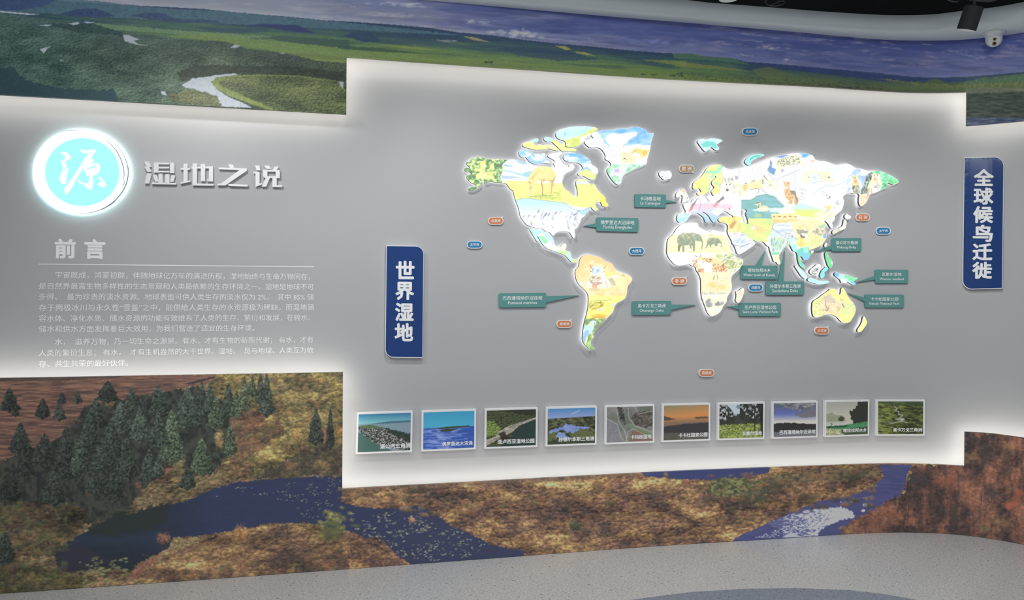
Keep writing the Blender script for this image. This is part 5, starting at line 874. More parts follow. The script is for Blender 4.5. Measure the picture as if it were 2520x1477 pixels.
# india and iran
Mp.poly(B5([(140, 340), (260, 360), (300, 390), (310, 280), (720, 280), (780, 370), (740, 460), (750, 520), (650, 640), (680, 720), (560, 700), (400, 690), (170, 520)]), tx((240, 250, 150), (206, 246, 150), 16, 8, 64), 1)
Mp.poly(B5([(340, 420), (380, 370), (420, 400), (560, 420), (600, 470), (680, 490), (640, 520), (580, 500), (560, 580), (530, 560), (520, 500), (480, 590), (460, 520), (430, 480), (410, 600), (390, 560), (400, 490), (360, 470)]), (255, 214, 150), 1, jag=.6); Mp.ell(*B5([(400, 455)])[0], 5, 4, (250, 246, 246), .95)
Mp.poly(B5([(750, 460), (860, 540), (960, 610), (1030, 650), (1150, 620), (1190, 660), (1140, 760), (900, 860), (760, 900), (700, 720), (640, 650), (740, 560)]), tx((190, 232, 250), (246, 252, 226), 8, 6, 65), 1)
for k in range(90): a = 720 + random.random() * 360; b = 600 + random.random() * 240; Mp.line(B5([(a, b), (a + random.gauss(0, 12), b + 50)]), 1.4, random.choice([(120, 170, 120), (226, 236, 130), (100, 150, 170), (170, 200, 130)]), .75)
Mp.poly(B5([(720, 900), (870, 890), (870, 940), (740, 950)]), (130, 214, 160), .9); Mp.poly(B5([(740, 950), (870, 950), (900, 1130), (760, 1080)]), tx((226, 250, 220), (240, 250, 180), 4, 4, 66), 1); Mp.line(B5([(775, 370), (740, 460), (860, 545), (1030, 650), (1150, 620), (1195, 660)]), 1.2, (130, 150, 180)); Mp.line(B5([(140, 350), (165, 500), (240, 590), (330, 650)]), 1.6, (120, 124, 120))
# indochina
Mp.poly(B5([(1080, 750), (1190, 750), (1200, 880), (1120, 890)]), (170, 240, 250), 1); Mp.poly(B5([(1190, 860), (1260, 820), (1400, 790), (1460, 930), (1430, 1050), (1300, 1050), (1240, 980), (1300, 1100), (1360, 1220), (1290, 1200), (1200, 1050)]), tx((110, 216, 200), (130, 220, 140), 6, 6, 67), 1); Mp.poly(B5([(1250, 880), (1330, 900), (1430, 980), (1400, 1045), (1320, 1040)]), (130, 200, 250), .9, jag=1); Mp.poly(B5([(1300, 800), (1390, 800), (1400, 900), (1330, 900)]), (170, 246, 236), .9, jag=1)
# europe south: flamingos in water
Mp.poly(B4([(440, 470), (680, 370), (830, 290), (1150, 290), (1340, 280), (1380, 400), (1580, 500), (1500, 600), (1300, 700), (1240, 770), (1100, 900), (900, 900), (500, 700)]), (254, 252, 254), 1)
Mp.poly(B4([(640, 450), (1040, 450), (1300, 480), (1500, 470), (1580, 510), (1480, 590), (1200, 640), (1040, 620), (820, 620), (640, 560)]), (232, 200, 214), .85, jag=1.5); Mp.poly(B4([(620, 620), (820, 600), (1060, 560), (1220, 600), (1200, 900), (900, 900), (640, 700)]), lambda x, y: mix((214, 214, 250), (150, 212, 250), stretch(y, 520, 540)), .95, jag=1)
Mp.poly(B4([(300, 680), (600, 680), (600, 900), (300, 900)]), tx((170, 220, 250), (226, 246, 255), 12, 3, 70), 1); Mp.poly(B4([(590, 600), (640, 500), (740, 380), (820, 300), (760, 400), (700, 500), (640, 600)]), (130, 125, 130), .8, jag=1); Mp.poly(B4([(570, 640), (620, 560), (700, 490), (680, 600), (600, 640)]), (250, 130, 130), .7, jag=1)
Mp.poly(B4([(1250, 380), (1340, 290), (1380, 350), (1300, 400), (1150, 480)]), (120, 116, 122), .85, jag=1); Mp.poly(B4([(1130, 490), (1300, 410), (1240, 480), (1130, 550)]), (240, 130, 130), .75, jag=1); Mp.poly(B4([(1090, 650), (1170, 570), (1330, 560), (1390, 600), (1330, 680), (1240, 740), (1150, 700)]), (255, 236, 240), 1, jag=.8)
Mp.line(B4([(1420, 640), (1410, 540), (1440, 490), (1480, 520), (1490, 560)]), 3.4, (252, 214, 226)); Mp.line(B4([(1480, 555), (1500, 590)]), 2, (110, 100, 100)); Mp.line(B4([(1270, 510), (1330, 420), (1420, 400)]), 3, (255, 250, 252)); Mp.line(B4([(960, 310), (1040, 420)]), 2.6, (130, 128, 132), .8); Mp.line(B4([(780, 340), (850, 420), (825, 600)]), 1.4, (160, 150, 160), .8); Mp.line(B4([(470, 685), (620, 690)]), 1.2, (160, 160, 170))
# turkey and arabia
Mp.poly(B4([(1220, 760), (1300, 745), (1440, 735), (1560, 760), (1600, 720), (1800, 790), (1700, 860), (1560, 915), (1300, 890)]), tx((255, 240, 150), (255, 224, 120), 10, 8, 72), 1); Mp.poly(B4([(1450, 900), (1700, 860), (1720, 1000), (1770, 1100), (1470, 1120), (1440, 1050)]), tx((250, 236, 170), (240, 220, 140), 5, 5, 73), 1)
Mp.poly(B4([(1580, 850), (1640, 850), (1600, 940), (1560, 1010), (1480, 1020), (1500, 930)]), (206, 160, 96), .9, jag=1); Mp.line(B4([(1590, 740), (1590, 850), (1680, 870)]), 1.6, (190, 170, 150)); Mp.poly(B4([(1290, 850), (1380, 850), (1370, 890), (1300, 880)]), (196, 190, 160), .9)
Mp.poly(B4([(1440, 1100), (1770, 1110), (2080, 1330), (1700, 1700), (1500, 1400)]), tx((255, 255, 252), (190, 200, 230), 6, 4, 74, .5, .8), 1); Mp.poly(B4([(1560, 1310), (1760, 1170), (1900, 1320), (1750, 1370)]), tx((190, 214, 246), (236, 246, 255), 4, 3, 75), .9); strokes(B4, (1500, 1100, 2000, 1476), 60, 60, (170, 175, 190), 1, -.3, .5, .7); Mp.line(B4([(1570, 1370), (1750, 1410), (1920, 1350)]), 2, (130, 135, 160), .8)
# africa
Mp.poly(AFR, (255, 255, 252), 1); Mp.poly(B6([(100, 420), (500, 400), (1000, 385), (1740, 395), (2000, 900), (1200, 880), (900, 870), (560, 850), (100, 860)]), tx((255, 250, 206), (255, 244, 180), 14, 8, 76), 1); EL = lambda x, y: mix((142, 158, 132), (214, 208, 172), stretch(fbm(x / 5, y / 5, 77, 3) - (y - 575) / 60, .1, .7))
Mp.poly(B6([(490, 480), (540, 390), (640, 340), (740, 355), (890, 335), (980, 365), (1070, 390), (1120, 460), (1155, 560), (1150, 700), (1130, 800), (1115, 790), (1125, 570), (1080, 575), (1010, 560), (950, 540), (950, 720), (940, 830), (900, 830), (890, 700), (860, 650), (860, 780), (840, 770), (800, 660), (670, 680), (670, 840), (620, 850), (620, 690), (580, 700), (545, 840), (505, 825), (520, 680), (490, 600)]), EL, 1)
Mp.poly(B6([(900, 450), (950, 370), (1070, 390), (1090, 570), (1000, 560)]), (150, 170, 146), .8, jag=.6); Mp.line(B6([(905, 450), (940, 375)]), 1.2, (240, 240, 220)); Mp.poly(B6([(500, 690), (580, 650), (545, 840), (505, 825)]), (120, 120, 100), .6)
Mp.poly(B6([(1250, 560), (1290, 490), (1370, 465), (1480, 475), (1580, 500), (1640, 590), (1655, 690), (1600, 720), (1640, 640), (1540, 610), (1530, 690), (1470, 700), (1460, 640), (1370, 660), (1350, 750), (1320, 680), (1290, 660), (1220, 770), (1210, 740), (1260, 640)]), EL, 1); Mp.poly(B6([(1290, 400), (1360, 395), (1430, 405), (1360, 425)]), (180, 190, 130), .9)
Mp.poly(B6([(1000, 960), (1100, 970), (1300, 990), (1480, 980), (1620, 1060), (1800, 1180), (1800, 1330), (1760, 1420), (1700, 1420), (1680, 1340), (1500, 1350), (1490, 1440), (1430, 1430), (1400, 1300), (1410, 1170), (1330, 1120), (1200, 1090), (1060, 1060), (1040, 1090), (1010, 1010)]), (255, 226, 170), 1, jag=.6)
Mp.poly(B6([(820, 1050), (880, 990), (960, 1080), (1040, 1180), (1190, 1280), (1190, 1420), (1080, 1420), (1000, 1270), (950, 1160), (890, 1070)]), (255, 228, 180), 1, jag=.6)
for f, b, n_ in ((B6, (1150, 1010, 1400, 1120), 30), (B6, (1400, 1150, 1760, 1400), 110), (B6, (900, 1040, 1010, 1230), 30), (B6, (1020, 1280, 1170, 1400), 34)):
    for k in range(n_): Mp.ell(*f([(b[0] + random.random() * (b[2] - b[0]), b[1] + random.random() * (b[3] - b[1]))])[0], 1.5, 1.4, random.choice([(190, 110, 80), (220, 140, 100), (150, 110, 80)]), .75)
Mp.poly(B6([(1300, 980), (1500, 900), (1900, 870), (2000, 960), (2180, 1060), (2160, 1200), (1900, 1400), (1800, 1250), (1640, 1060), (1480, 975)]), tx((196, 210, 130), (255, 255, 240), 6, 4, 79, .4, .65), .95); strokes(B6, (1560, 900, 2150, 1350), 60, 90, (120, 130, 110), 1, -.5, .6, .6); Mp.line(B6([(960, 935), (1000, 970)]), 2, (130, 120, 130)); Mp.line(B6([(1080, 960), (1100, 930)]), 2, (130, 120, 130))
Mp.poly(B7([(520, 280), (1330, 260), (1260, 350), (1250, 760), (590, 760), (590, 430)]), tx((255, 246, 206), (226, 226, 180), 6, 4, 80), .95); Mp.poly(B7([(700, 560), (860, 470), (900, 540), (920, 600), (860, 620), (760, 600)]), (255, 214, 140), .95, jag=1); Mp.poly(B7([(920, 560), (1000, 530), (1120, 540), (1130, 620), (1100, 650), (950, 640)]), (255, 220, 150), .95, jag=1); strokes(B7, (620, 380, 1200, 720), 70, 30, (226, 170, 110), 1, 1.2, .7, .6)
Mp.line(B7([(880, 440), (865, 400), (890, 350)]), 1.3, (120, 110, 100)); Mp.line(B7([(950, 430), (960, 390), (940, 355)]), 1.3, (120, 110, 100)); Mp.poly(B7([(600, 720), (850, 715), (1200, 715), (1180, 765), (610, 775)]), tx((190, 194, 170), (236, 236, 210), 5, 2.5, 82), 1)
Mp.poly(B7([(610, 790), (1200, 770), (1100, 1010), (1000, 1250), (700, 1250)]), (255, 252, 216), 1)
for p in ([(680, 1000), (700, 880), (790, 850), (850, 920), (840, 1020), (780, 1050), (700, 1030)], [(850, 860), (920, 920), (1000, 920), (1100, 900), (1110, 980), (1000, 1020), (900, 1010)]): Mp.poly(B7(p), tx((150, 156, 160), (244, 240, 200), 8, 7, 83, .35, .7), .95, jag=.8)
Mp.poly(B7([(980, 900), (1000, 1000), (950, 1020), (890, 990)]), (130, 135, 138), .8, jag=1); Mp.poly(B7([(690, 1000), (740, 1020), (790, 1060), (720, 1040)]), (120, 126, 130), .8); Mp.poly(B7([(880, 1090), (1040, 1080), (1030, 1110), (890, 1130)]), (190, 224, 250), .9, jag=.8)
Mp.poly(MAD, tx((255, 250, 214), (255, 220, 200), 7, 7, 84), 1); strokes(B7, (1390, 660, 1500, 900), 14, 20, (170, 160, 130), 1, 1, 1, .7)
# south america
Mp.poly(SAM, tx((255, 216, 150), (255, 232, 180), 12, 10, 85), 1); Mp.poly(A6([(300, 450), (500, 250), (800, 260), (1300, 450), (1500, 720), (1100, 520), (700, 420), (480, 700), (420, 900)]), (255, 200, 130), .5, jag=4)
Mp.poly(A6([(1110, 690), (1300, 700), (1290, 800), (1170, 850)]), (255, 250, 140), .8, jag=2)
Mp.poly(A6([(600, 1090), (640, 980), (700, 900), (720, 800), (740, 700), (760, 600), (830, 550), (930, 540), (1010, 590), (1090, 700), (1110, 830), (1220, 960), (1260, 1090), (900, 1100)]), tx((255, 236, 200), (250, 250, 250), 8, 8, 86), 1, jag=1)
Mp.poly(A6([(760, 640), (830, 560), (930, 540), (1000, 600), (980, 760), (860, 760), (780, 780)]), tx((150, 186, 226), (236, 248, 255), 6, 5, 87), .9, jag=1); Mp.poly(A6([(720, 900), (760, 800), (860, 780), (960, 800), (1060, 900), (1030, 980), (940, 1010), (820, 1000), (740, 950)]), tx((190, 166, 140), (255, 246, 226), 5, 4, 88, .3, .7), .9, jag=1); Mp.line(A6([(730, 950), (860, 975), (1030, 970), (940, 1010), (800, 1000), (730, 950)]), 1.6, (150, 124, 100), .8); Mp.line(A6([(730, 830), (720, 900), (740, 950)]), 1.4, (170, 150, 130)); Mp.ell(*A6([(745, 690)])[0], 2, 1.6, (110, 90, 90)); Mp.ell(*A6([(1070, 700)])[0], 2, 1.6, (170, 120, 100)); Mp.ell(*A6([(800, 850)])[0], 2.2, 1.4, (90, 90, 100)); Mp.ell(*A6([(930, 850)])[0], 2.2, 1.4, (120, 100, 90))
Mp.line(A6([(730, 530), (760, 600)]), 2.4, (230, 110, 90)); Mp.line(A6([(1110, 550), (1080, 610)]), 2.4, (246, 150, 110)); Mp.poly(A6([(760, 1010), (910, 1010), (900, 1100), (800, 1090)]), (246, 160, 120), .8, jag=1); Mp.poly(A6([(690, 1100), (960, 1090), (940, 1180), (740, 1180)]), (196, 190, 160), .6, jag=2)
Mp.poly(A6([(1150, 850), (1290, 770), (1430, 790), (1580, 830), (1640, 1000), (1640, 1090), (1300, 1080), (1200, 950)]), (255, 234, 180), 1, jag=1); Mp.poly(A6([(1160, 860), (1290, 850), (1350, 960), (1360, 1050), (1280, 1030), (1220, 950)]), (190, 190, 160), .85, jag=1); Mp.poly(A6([(1250, 810), (1310, 770), (1440, 790), (1400, 850), (1300, 860)]), (246, 250, 255), .9); Mp.poly(A6([(420, 940), (560, 950), (540, 1030), (470, 1040)]), (236, 244, 250), .85, jag=1); Mp.line(A6([(1530, 770), (1580, 800)]), 2.4, (250, 140, 110)); Mp.line(A6([(1110, 920), (1160, 1080)]), 1, (140, 130, 120))
Mp.poly(A6([(680, 1290), (1650, 1290), (1640, 1480), (680, 1480)]) , tx((250, 252, 140), (230, 250, 150), 12, 5, 90), 1, jag=1); Mp.line(A6([(695, 1445), (900, 1415), (1100, 1415), (1250, 1380)]), 1.3, (150, 160, 90))
Mp.poly(A7([(600, 140), (900, 110), (1400, 150), (1320, 330), (1100, 520), (620, 560)]), tx((246, 240, 130), (226, 246, 130), 9, 5, 91), 1, jag=1); Mp.poly(A7([(690, 150), (1080, 120), (1060, 230), (900, 330), (760, 330), (690, 280)]), tx((150, 130, 60), (250, 236, 120), 4, 3, 92), .85, jag=1.5); Mp.poly(A7([(890, 370), (960, 290), (1090, 270), (1040, 360)]), (220, 222, 204), .95)
Mp.poly(A7([(1240, 180), (1350, 160), (1340, 270)]), (200, 220, 236), .95); Mp.poly(A7([(780, 470), (900, 430), (1080, 440), (1180, 480), (1060, 530), (760, 530)]), (240, 190, 70), .85, jag=1.2); Mp.line(A7([(740, 545), (880, 515), (1090, 520)]), 1.4, (230, 120, 60))
Mp.poly(A7([(560, 550), (1130, 540), (980, 720), (850, 900), (860, 1000), (740, 1130), (860, 1340), (700, 1340), (500, 1100), (540, 800)]), tx((120, 150, 96), (190, 236, 130), 7, 5, 93), 1); Mp.poly(A7([(620, 560), (860, 545), (960, 620), (940, 720), (820, 880), (620, 700)]), (116, 132, 96), .6, jag=2)
Mp.poly(A7([(690, 690), (740, 610), (820, 580), (880, 620), (880, 680), (830, 720), (820, 800), (760, 890), (680, 950), (640, 1000), (600, 1170), (560, 1120), (545, 980), (560, 800), (620, 720)]), (196, 232, 255), 1, jag=.6); Mp.poly(A7([(545, 1000), (620, 830), (700, 850), (690, 930), (630, 1000), (590, 1180), (550, 1080)]), (150, 190, 250), .9); Mp.poly(A7([(720, 680), (760, 640), (800, 740), (770, 750)]), (252, 226, 100), .95); Mp.poly(A7([(770, 650), (840, 620), (860, 680), (800, 690)]), (250, 252, 255), .95); Mp.ell(*A7([(835, 665)])[0], 2, 2, (120, 130, 120)); Mp.poly(A7([(590, 1180), (650, 980), (680, 1000), (620, 1220)]), (250, 244, 170), .95); Mp.line(A7([(750, 900), (810, 1030)]), 2.4, (240, 236, 220))
# small asian islands, australia, nz
Mp.poly(JP1, (246, 246, 246), 1); Mp.poly(JP2, tx((206, 200, 170), (250, 250, 246), 4, 4, 94), 1); Mp.poly(TAI, (240, 250, 206), 1); Mp.poly(HAI, (240, 252, 230), 1); Mp.poly(PHI_, (110, 220, 146), 1, tex=.08); Mp.ell(*B5([(1840, 1090)])[0], 3.4, 4, (240, 255, 246), .9)
Mp.poly(SUL, (120, 232, 250), 1); Mp.poly(BOR, (252, 252, 252), 1); Mp.poly(B5([(1450, 1240), (1530, 1180), (1600, 1180), (1580, 1260), (1530, 1320), (1460, 1290)]), tx((90, 92, 92), (236, 236, 236), 3.5, 3.5, 95, .35, .65), .95, jag=1)
Mp.poly(SUM, (206, 250, 255), 1); Mp.poly(JAV, (180, 250, 255), 1); Mp.poly(NGU, (180, 246, 236), 1); Mp.poly(B8([(690, 430), (770, 450), (760, 500), (700, 490)]), (110, 186, 250), 1); Mp.poly(B8([(830, 470), (1060, 500), (1050, 560), (960, 590), (880, 540)]), tx((110, 220, 160), (180, 246, 190), 5, 4, 96), 1, jag=1); Mp.poly(B8([(810, 480), (850, 560), (900, 520), (860, 600), (800, 580)]), (250, 255, 250), .95); Mp.poly(B8([(940, 570), (1000, 570), (1020, 630), (980, 620)]), (130, 200, 255), .9)
Mp.poly(AUS, tx((236, 244, 140), (255, 252, 160), 8, 5, 97), 1); Mp.poly(B8([(350, 820), (560, 820), (560, 1100), (380, 1130)]), tx((236, 236, 190), (206, 226, 130), 5, 4, 98), .8, jag=2); Mp.poly(B8([(830, 870), (1010, 900), (1010, 1060), (800, 1070)]), tx((206, 230, 170), (240, 250, 170), 5, 3, 99), .8, jag=2); strokes(B8, (370, 870, 1010, 1080), 90, 26, (170, 180, 150), 1, -.3, .7, .6)
Mp.poly(B8([(500, 830), (560, 770), (620, 760), (680, 790), (740, 870), (790, 900), (780, 830), (765, 800), (800, 830), (820, 850), (850, 800), (840, 850), (850, 920), (845, 970), (810, 950), (790, 980), (760, 1040), (770, 1110), (740, 1100), (700, 1060), (640, 1040), (560, 1060), (520, 1080), (500, 1000), (490, 900)]), tx((216, 196, 160), (250, 232, 190), 7, 6, 100), 1, jag=.8)
Mp.poly(B8([(530, 800), (620, 765), (700, 830), (740, 900), (640, 900), (560, 880)]), (206, 196, 180), .7, jag=1); Mp.poly(B8([(560, 920), (620, 930), (600, 1010), (570, 1000)]), (236, 206, 180), .95, jag=.6); Mp.line(B8([(555, 860), (570, 940), (590, 990)]), 1.3, (140, 110, 100)); Mp.line(B8([(815, 910), (845, 965)]), 2.2, (110, 110, 120)); Mp.line(B8([(620, 940), (600, 1000)]), 1.3, (140, 110, 100)); Mp.ell(*B8([(585, 1010)])[0], 1.5, 1.5, (90, 80, 80))
Mp.poly(NZ, (250, 252, 150), 1, tex=.06)

def lightbox(name, label, loops, smooth=1, step=1.25, thick=.018, gap=.016):
    loops = [chaikin(l, smooth) if smooth else np.asarray(l) for l in loops]
    o1 = gap + thick; root = empty(name, center3(loops[0], o1), label, 'map piece', 'backlit pieces of the world map')
    bd = [dens(l, 4.0) for l in loops]; p = loops[0]
    gx, gy = np.meshgrid(np.arange(p[:, 0].min(), p[:, 0].max(), step), np.arange(p[:, 1].min(), p[:, 1].max(), step)); gx = gx.ravel(); gy = gy.ravel()
    m = np.zeros(len(gx), bool)
    for l in loops: m ^= in_poly(gx, gy, l)
    for ax, ay in ((.8, 0), (-.8, 0), (0, .8), (0, -.8)):
        mm = np.zeros(len(gx), bool)
        for l in loops: mm ^= in_poly(gx + ax, gy + ay, l)
        m &= mm
    gx = gx[m] + .07; gy = gy[m] + .03
    v, f = cdt(bd, np.stack([gx, gy], 1)); q = sz(v, o1)
    mesh('printed_face', pos(q[:, 0], q[:, 1], o1), np.asarray(f), M_LIGHTBOX, root, ink=np.minimum(lin(np.clip(Mp.sample(v) * 1.0, 0, 255)), 1.0))
    V = []; F_ = []; b = 0
    for l in bd:
        q = sz(l, o1); k = len(l); V += [pos(q[:, 0], q[:, 1], o1 - .0003), pos(q[:, 0], q[:, 1], gap)]
        for i in range(k): F_.append((b + i, b + k + i, b + k + (i + 1) % k, b + (i + 1) % k))
        b += 2 * k
    mesh('side_rim', np.concatenate(V), F_, M_SIDE, root)
    v, f = cdt([dens(l, 8) for l in loops]); q = sz(v, o1); mesh('backlight', pos(q[:, 0], q[:, 1], gap), [tuple(t[::-1]) for t in f], M_BACK, root)
    return root
for nm, lb, lp in (('north_america_piece', 'large backlit map piece with grazing horse, geese and green Alaska', [NA]), ('mexico_piece', 'narrow backlit piece with turquoise beach below the geese piece', [MEX]),
    ('victoria_island_piece', 'blue and white cloud piece just above the grazing horse', [VIC]), ('melville_island_piece', 'yellow green piece with pale blue knob above the cloud piece', [YEL]),
    ('ellesmere_island_piece', 'large leaf-shaped pale blue and green piece at top of the map', [ELL]), ('devon_island_piece', 'thin winding yellow green piece under the large leaf-shaped one', [DEV]),
    ('greenland_piece', 'backlit Greenland piece with white polar bear, leopard and donkey', [GRE]), ('baffin_island_piece', 'blue sky piece with snowy peak left of the Greenland tip', [BAF]),
    ('iceland_piece', 'small plain white piece right of the Greenland tip', [ICE]), ('svalbard_piece', 'small turquoise piece with three lobes above Scandinavia', [SVA]), ('novaya_zemlya_piece', 'small curved turquoise sliver above the wolf', [NOV]),
    ('britain_piece', 'small cream piece with pink bird left of the flamingos', [UK]), ('eurasia_piece', 'largest backlit map piece with wolf, polar bears, lake bird and flamingos', [EUR, CAS]),
    ('africa_piece', 'backlit Africa piece with two elephants, giraffes and antelopes', [AFR]), ('madagascar_piece', 'small yellow pink sliver right of southern Africa', [MAD]),
    ('south_america_piece', 'orange, yellow and green backlit piece with hippo and blue parrot', [SAM]), ('hokkaido_piece', 'tiny white forked piece beside the orange Asia label', [JP1]), ('honshu_piece', 'thin curved white brown piece below the tiny forked one', [JP2]),
    ('taiwan_piece', 'tiny pale green sliver left of the Mekong sign', [TAI]), ('hainan_piece', 'tiny pale round piece at the tip of the Mekong sign pointer', [HAI]), ('philippines_piece', 'upright bright green piece below the Mekong sign', [PHI_]),
    ('sulawesi_piece', 'bright cyan curved piece left of the green upright one', [SUL]), ('borneo_piece', 'white piece with grey ape right of the pale blue diagonal strip', [BOR]), ('sumatra_piece', 'pale blue diagonal strip piece left of the grey ape', [SUM]),
    ('java_piece', 'pale cyan horizontal strip piece below the grey ape', [JAV]), ('new_guinea_piece', 'blue green piece above Australia', [NGU]), ('australia_piece', 'yellow backlit Australia piece with brown kangaroo', [AUS]), ('new_zealand_piece', 'small plain yellow piece right of the kangaroo', [NZ])):
    big = nm in ('eurasia_piece', 'africa_piece', 'north_america_piece')
    lightbox(nm, lb, lp, 1)
del Mp

# ------------------------------------------------------------------ round sign with brush ring
def ell_pts(cx, cy, rx, ry, n=72): return [(cx + rx * math.cos(2 * math.pi * k / n), cy + ry * math.sin(2 * math.pi * k / n)) for k in range(n)]
R1 = lambda p: c_(60, 300, .1625, p)
ring = [(837 + 722 * math.cos(t) * (1 + .012 * math.sin(3 * t + 1)), 752 + 633 * math.sin(t) * (1 + .010 * math.sin(2 * t))) for t in np.linspace(0, 2 * math.pi, 96, endpoint=False)]
ringp = R1(ring); root = empty('round_light_sign', center3(ringp, .035), 'round glowing cyan sign with white brush ring and calligraphy character', 'sign')
slab('white_ring', [ringp], .016, .035, M_SIGNLIT, root, back=(M_SIGNBACK, M_SIDE), step=5)
cy_ = R1([(877 + 562 * math.cos(t), 761 + 513 * math.sin(t)) for t in np.linspace(0, 2 * math.pi, 96, endpoint=False)])
slab('cyan_disc', [cy_], .035, .0365, M_SIGNCYAN, root, step=5)
CH = [[(550, 460), (600, 448), (660, 470), (715, 550), (660, 575), (640, 588), (612, 610), (640, 660), (620, 700), (580, 800), (650, 680), (665, 700), (650, 800), (635, 850), (632, 940), (600, 945), (560, 935), (525, 845), (560, 780), (590, 690), (570, 660), (565, 620), (535, 585), (600, 585), (625, 540), (600, 500), (560, 490)],
      [(835, 408), (850, 405), (880, 425), (940, 432), (1010, 415), (1070, 418), (1085, 440), (1050, 490), (990, 580), (960, 640), (1010, 560), (1050, 558), (1055, 590), (1000, 650), (1060, 625), (1120, 628), (1155, 670), (1140, 740), (1090, 800), (1030, 815), (1040, 900), (1025, 1000), (1000, 1038), (960, 1010), (870, 925), (845, 950), (805, 880), (830, 878), (870, 915), (920, 930), (960, 925), (985, 880), (990, 825), (940, 815), (930, 780), (885, 705), (760, 920), (700, 1030), (650, 1098), (615, 1075), (598, 1010), (650, 960), (740, 830), (830, 690), (900, 570), (980, 475), (900, 478), (860, 455)],
      [(1110, 830), (1150, 835), (1200, 880), (1235, 950), (1225, 985), (1180, 990), (1100, 945), (1140, 925), (1162, 895)]]
HO = [[(945, 710), (1010, 675), (1090, 658), (1092, 682), (1020, 698), (950, 724)]]
slab('character', [R1(CH[0]), R1(CH[1]), R1(HO[0]), R1(CH[2])], .0365, .038, M_SIGNLIT, root, step=4)
def ribbon_px(pts, w): 
    p = np.asarray(pts, float); d = np.gradient(p, axis=0); d /= np.linalg.norm(d, axis=1)[:, None] + 1e-9; n = np.stack([-d[:, 1], d[:, 0]], 1); t = np.sin(np.linspace(.08, math.pi - .08, len(p)))[:, None] * w / 2
    return [tuple(a) for a in p + n * t] + [tuple(a) for a in (p - n * t)[::-1]]
for pts, w in (([(1195, 245), (1290, 320), (1390, 430), (1460, 560), (1500, 690), (1512, 800), (1500, 870), (1488, 915)], 13), ([(1560, 640), (1585, 720), (1590, 805)], 9), ([(1525, 850), (1510, 930), (1470, 1030)], 9), ([(1195, 208), (1280, 255), (1350, 310)], 6), ([(1520, 1050), (1430, 1160), (1320, 1250), (1200, 1320), (1050, 1365)], 9), ([(560, 150), (700, 124), (865, 130)], 7)):
    slab('brush_line', [R1(ribbon_px(pts, w))], .0352, .0362, M_SIGNLINE, root, step=8)

# ------------------------------------------------------------------ raised silver title letters
T = lambda p: c_(340, 380, .1468, p)
GL = {'wet': [[(100, 120), (175, 120), (222, 210), (185, 212), (224, 290), (155, 292), (100, 205), (140, 205)], [(150, 315), (228, 318), (182, 488), (108, 488)], [(262, 135), (340, 136), (340, 306), (265, 308)], [(338, 137), (525, 139), (520, 165), (338, 165)], [(338, 208), (526, 210), (518, 236), (338, 236)], [(338, 275), (526, 277), (520, 302), (338, 302)], [(532, 140), (606, 140), (606, 315), (532, 312)], [(242, 342), (312, 342), (345, 455), (285, 458)], [(340, 322), (410, 322), (410, 474), (340, 474)], [(455, 330), (525, 330), (525, 476), (455, 476)], [(555, 345), (622, 348), (590, 460), (528, 460)], [(232, 468), (645, 478), (630, 505), (228, 498)]],
      'land': [[(760, 155), (828, 155), (828, 450), (760, 462)], [(710, 225), (875, 228), (858, 258), (712, 255)], [(708, 465), (878, 435), (875, 460), (708, 492)], [(912, 152), (986, 155), (986, 500), (912, 500)], [(912, 488), (1270, 495), (1255, 525), (912, 520)], [(895, 210), (1255, 200), (1255, 232), (895, 240)], [(1050, 160), (1122, 160), (1122, 448), (1050, 448)], [(1185, 215), (1255, 215), (1255, 455), (1165, 452), (1142, 418), (1185, 418)]],
      'of': [[(1508, 165), (1585, 170), (1612, 232), (1540, 228)], [(1352, 218), (1820, 235), (1820, 275), (1460, 520), (1330, 520), (1330, 492), (1385, 490), (1700, 262), (1352, 248)], [(1500, 495), (1845, 508), (1830, 540), (1530, 530)]],
      'speak': [[(1960, 185), (2030, 185), (2050, 265), (1985, 268)], [(1930, 290), (2035, 292), (2035, 490), (2070, 475), (2075, 502), (1968, 545), (1965, 318), (1932, 318)], [(2110, 190), (2190, 188), (2228, 245), (2155, 245)], [(2285, 205), (2358, 208), (2320, 262), (2255, 262)], [(2092, 255), (2375, 262), (2375, 290), (2092, 286)], [(2092, 256), (2165, 258), (2165, 394), (2092, 392)], [(2305, 262), (2375, 262), (2375, 400), (2305, 398)], [(2092, 366), (2375, 370), (2375, 400), (2092, 392)], [(2140, 390), (2212, 390), (2145, 540), (2068, 540)], [(2250, 390), (2322, 390), (2322, 515), (2420, 518), (2405, 550), (2250, 545)]]}
def join_meshes(name, objs, parent):
    vs, fs, b = [], [], 0
    for o in objs:
        me = o.data; v = np.zeros(len(me.vertices) * 3); me.vertices.foreach_get('co', v); vs.append(v.reshape(-1, 3) + np.array(o.location)); fs += [tuple(i + b for i in p.vertices) for p in me.polygons]; b += len(me.vertices)
        bpy.data.objects.remove(o); bpy.data.meshes.remove(me)
    return np.concatenate(vs), fs
for k, (nm, ch, lb) in enumerate((('wet', '湿', 'raised silver character 湿, nearest the round glowing sign'), ('land', '地', 'raised silver character 地, second after the round sign'), ('of', '之', 'raised silver character 之 with a long diagonal stroke'), ('speak', '说', 'raised silver character 说, last of the silver title'))):
    ob = [slab('t', [T(p)], .008, .022, M_SILVER, None, step=30) for p in GL[nm]]
    v, f = join_meshes('t', ob, None); c = v.mean(0); o = mesh('title_character', v, f, M_SILVER, loc=c); tag(o, lb, 'letter', 'silver title characters')

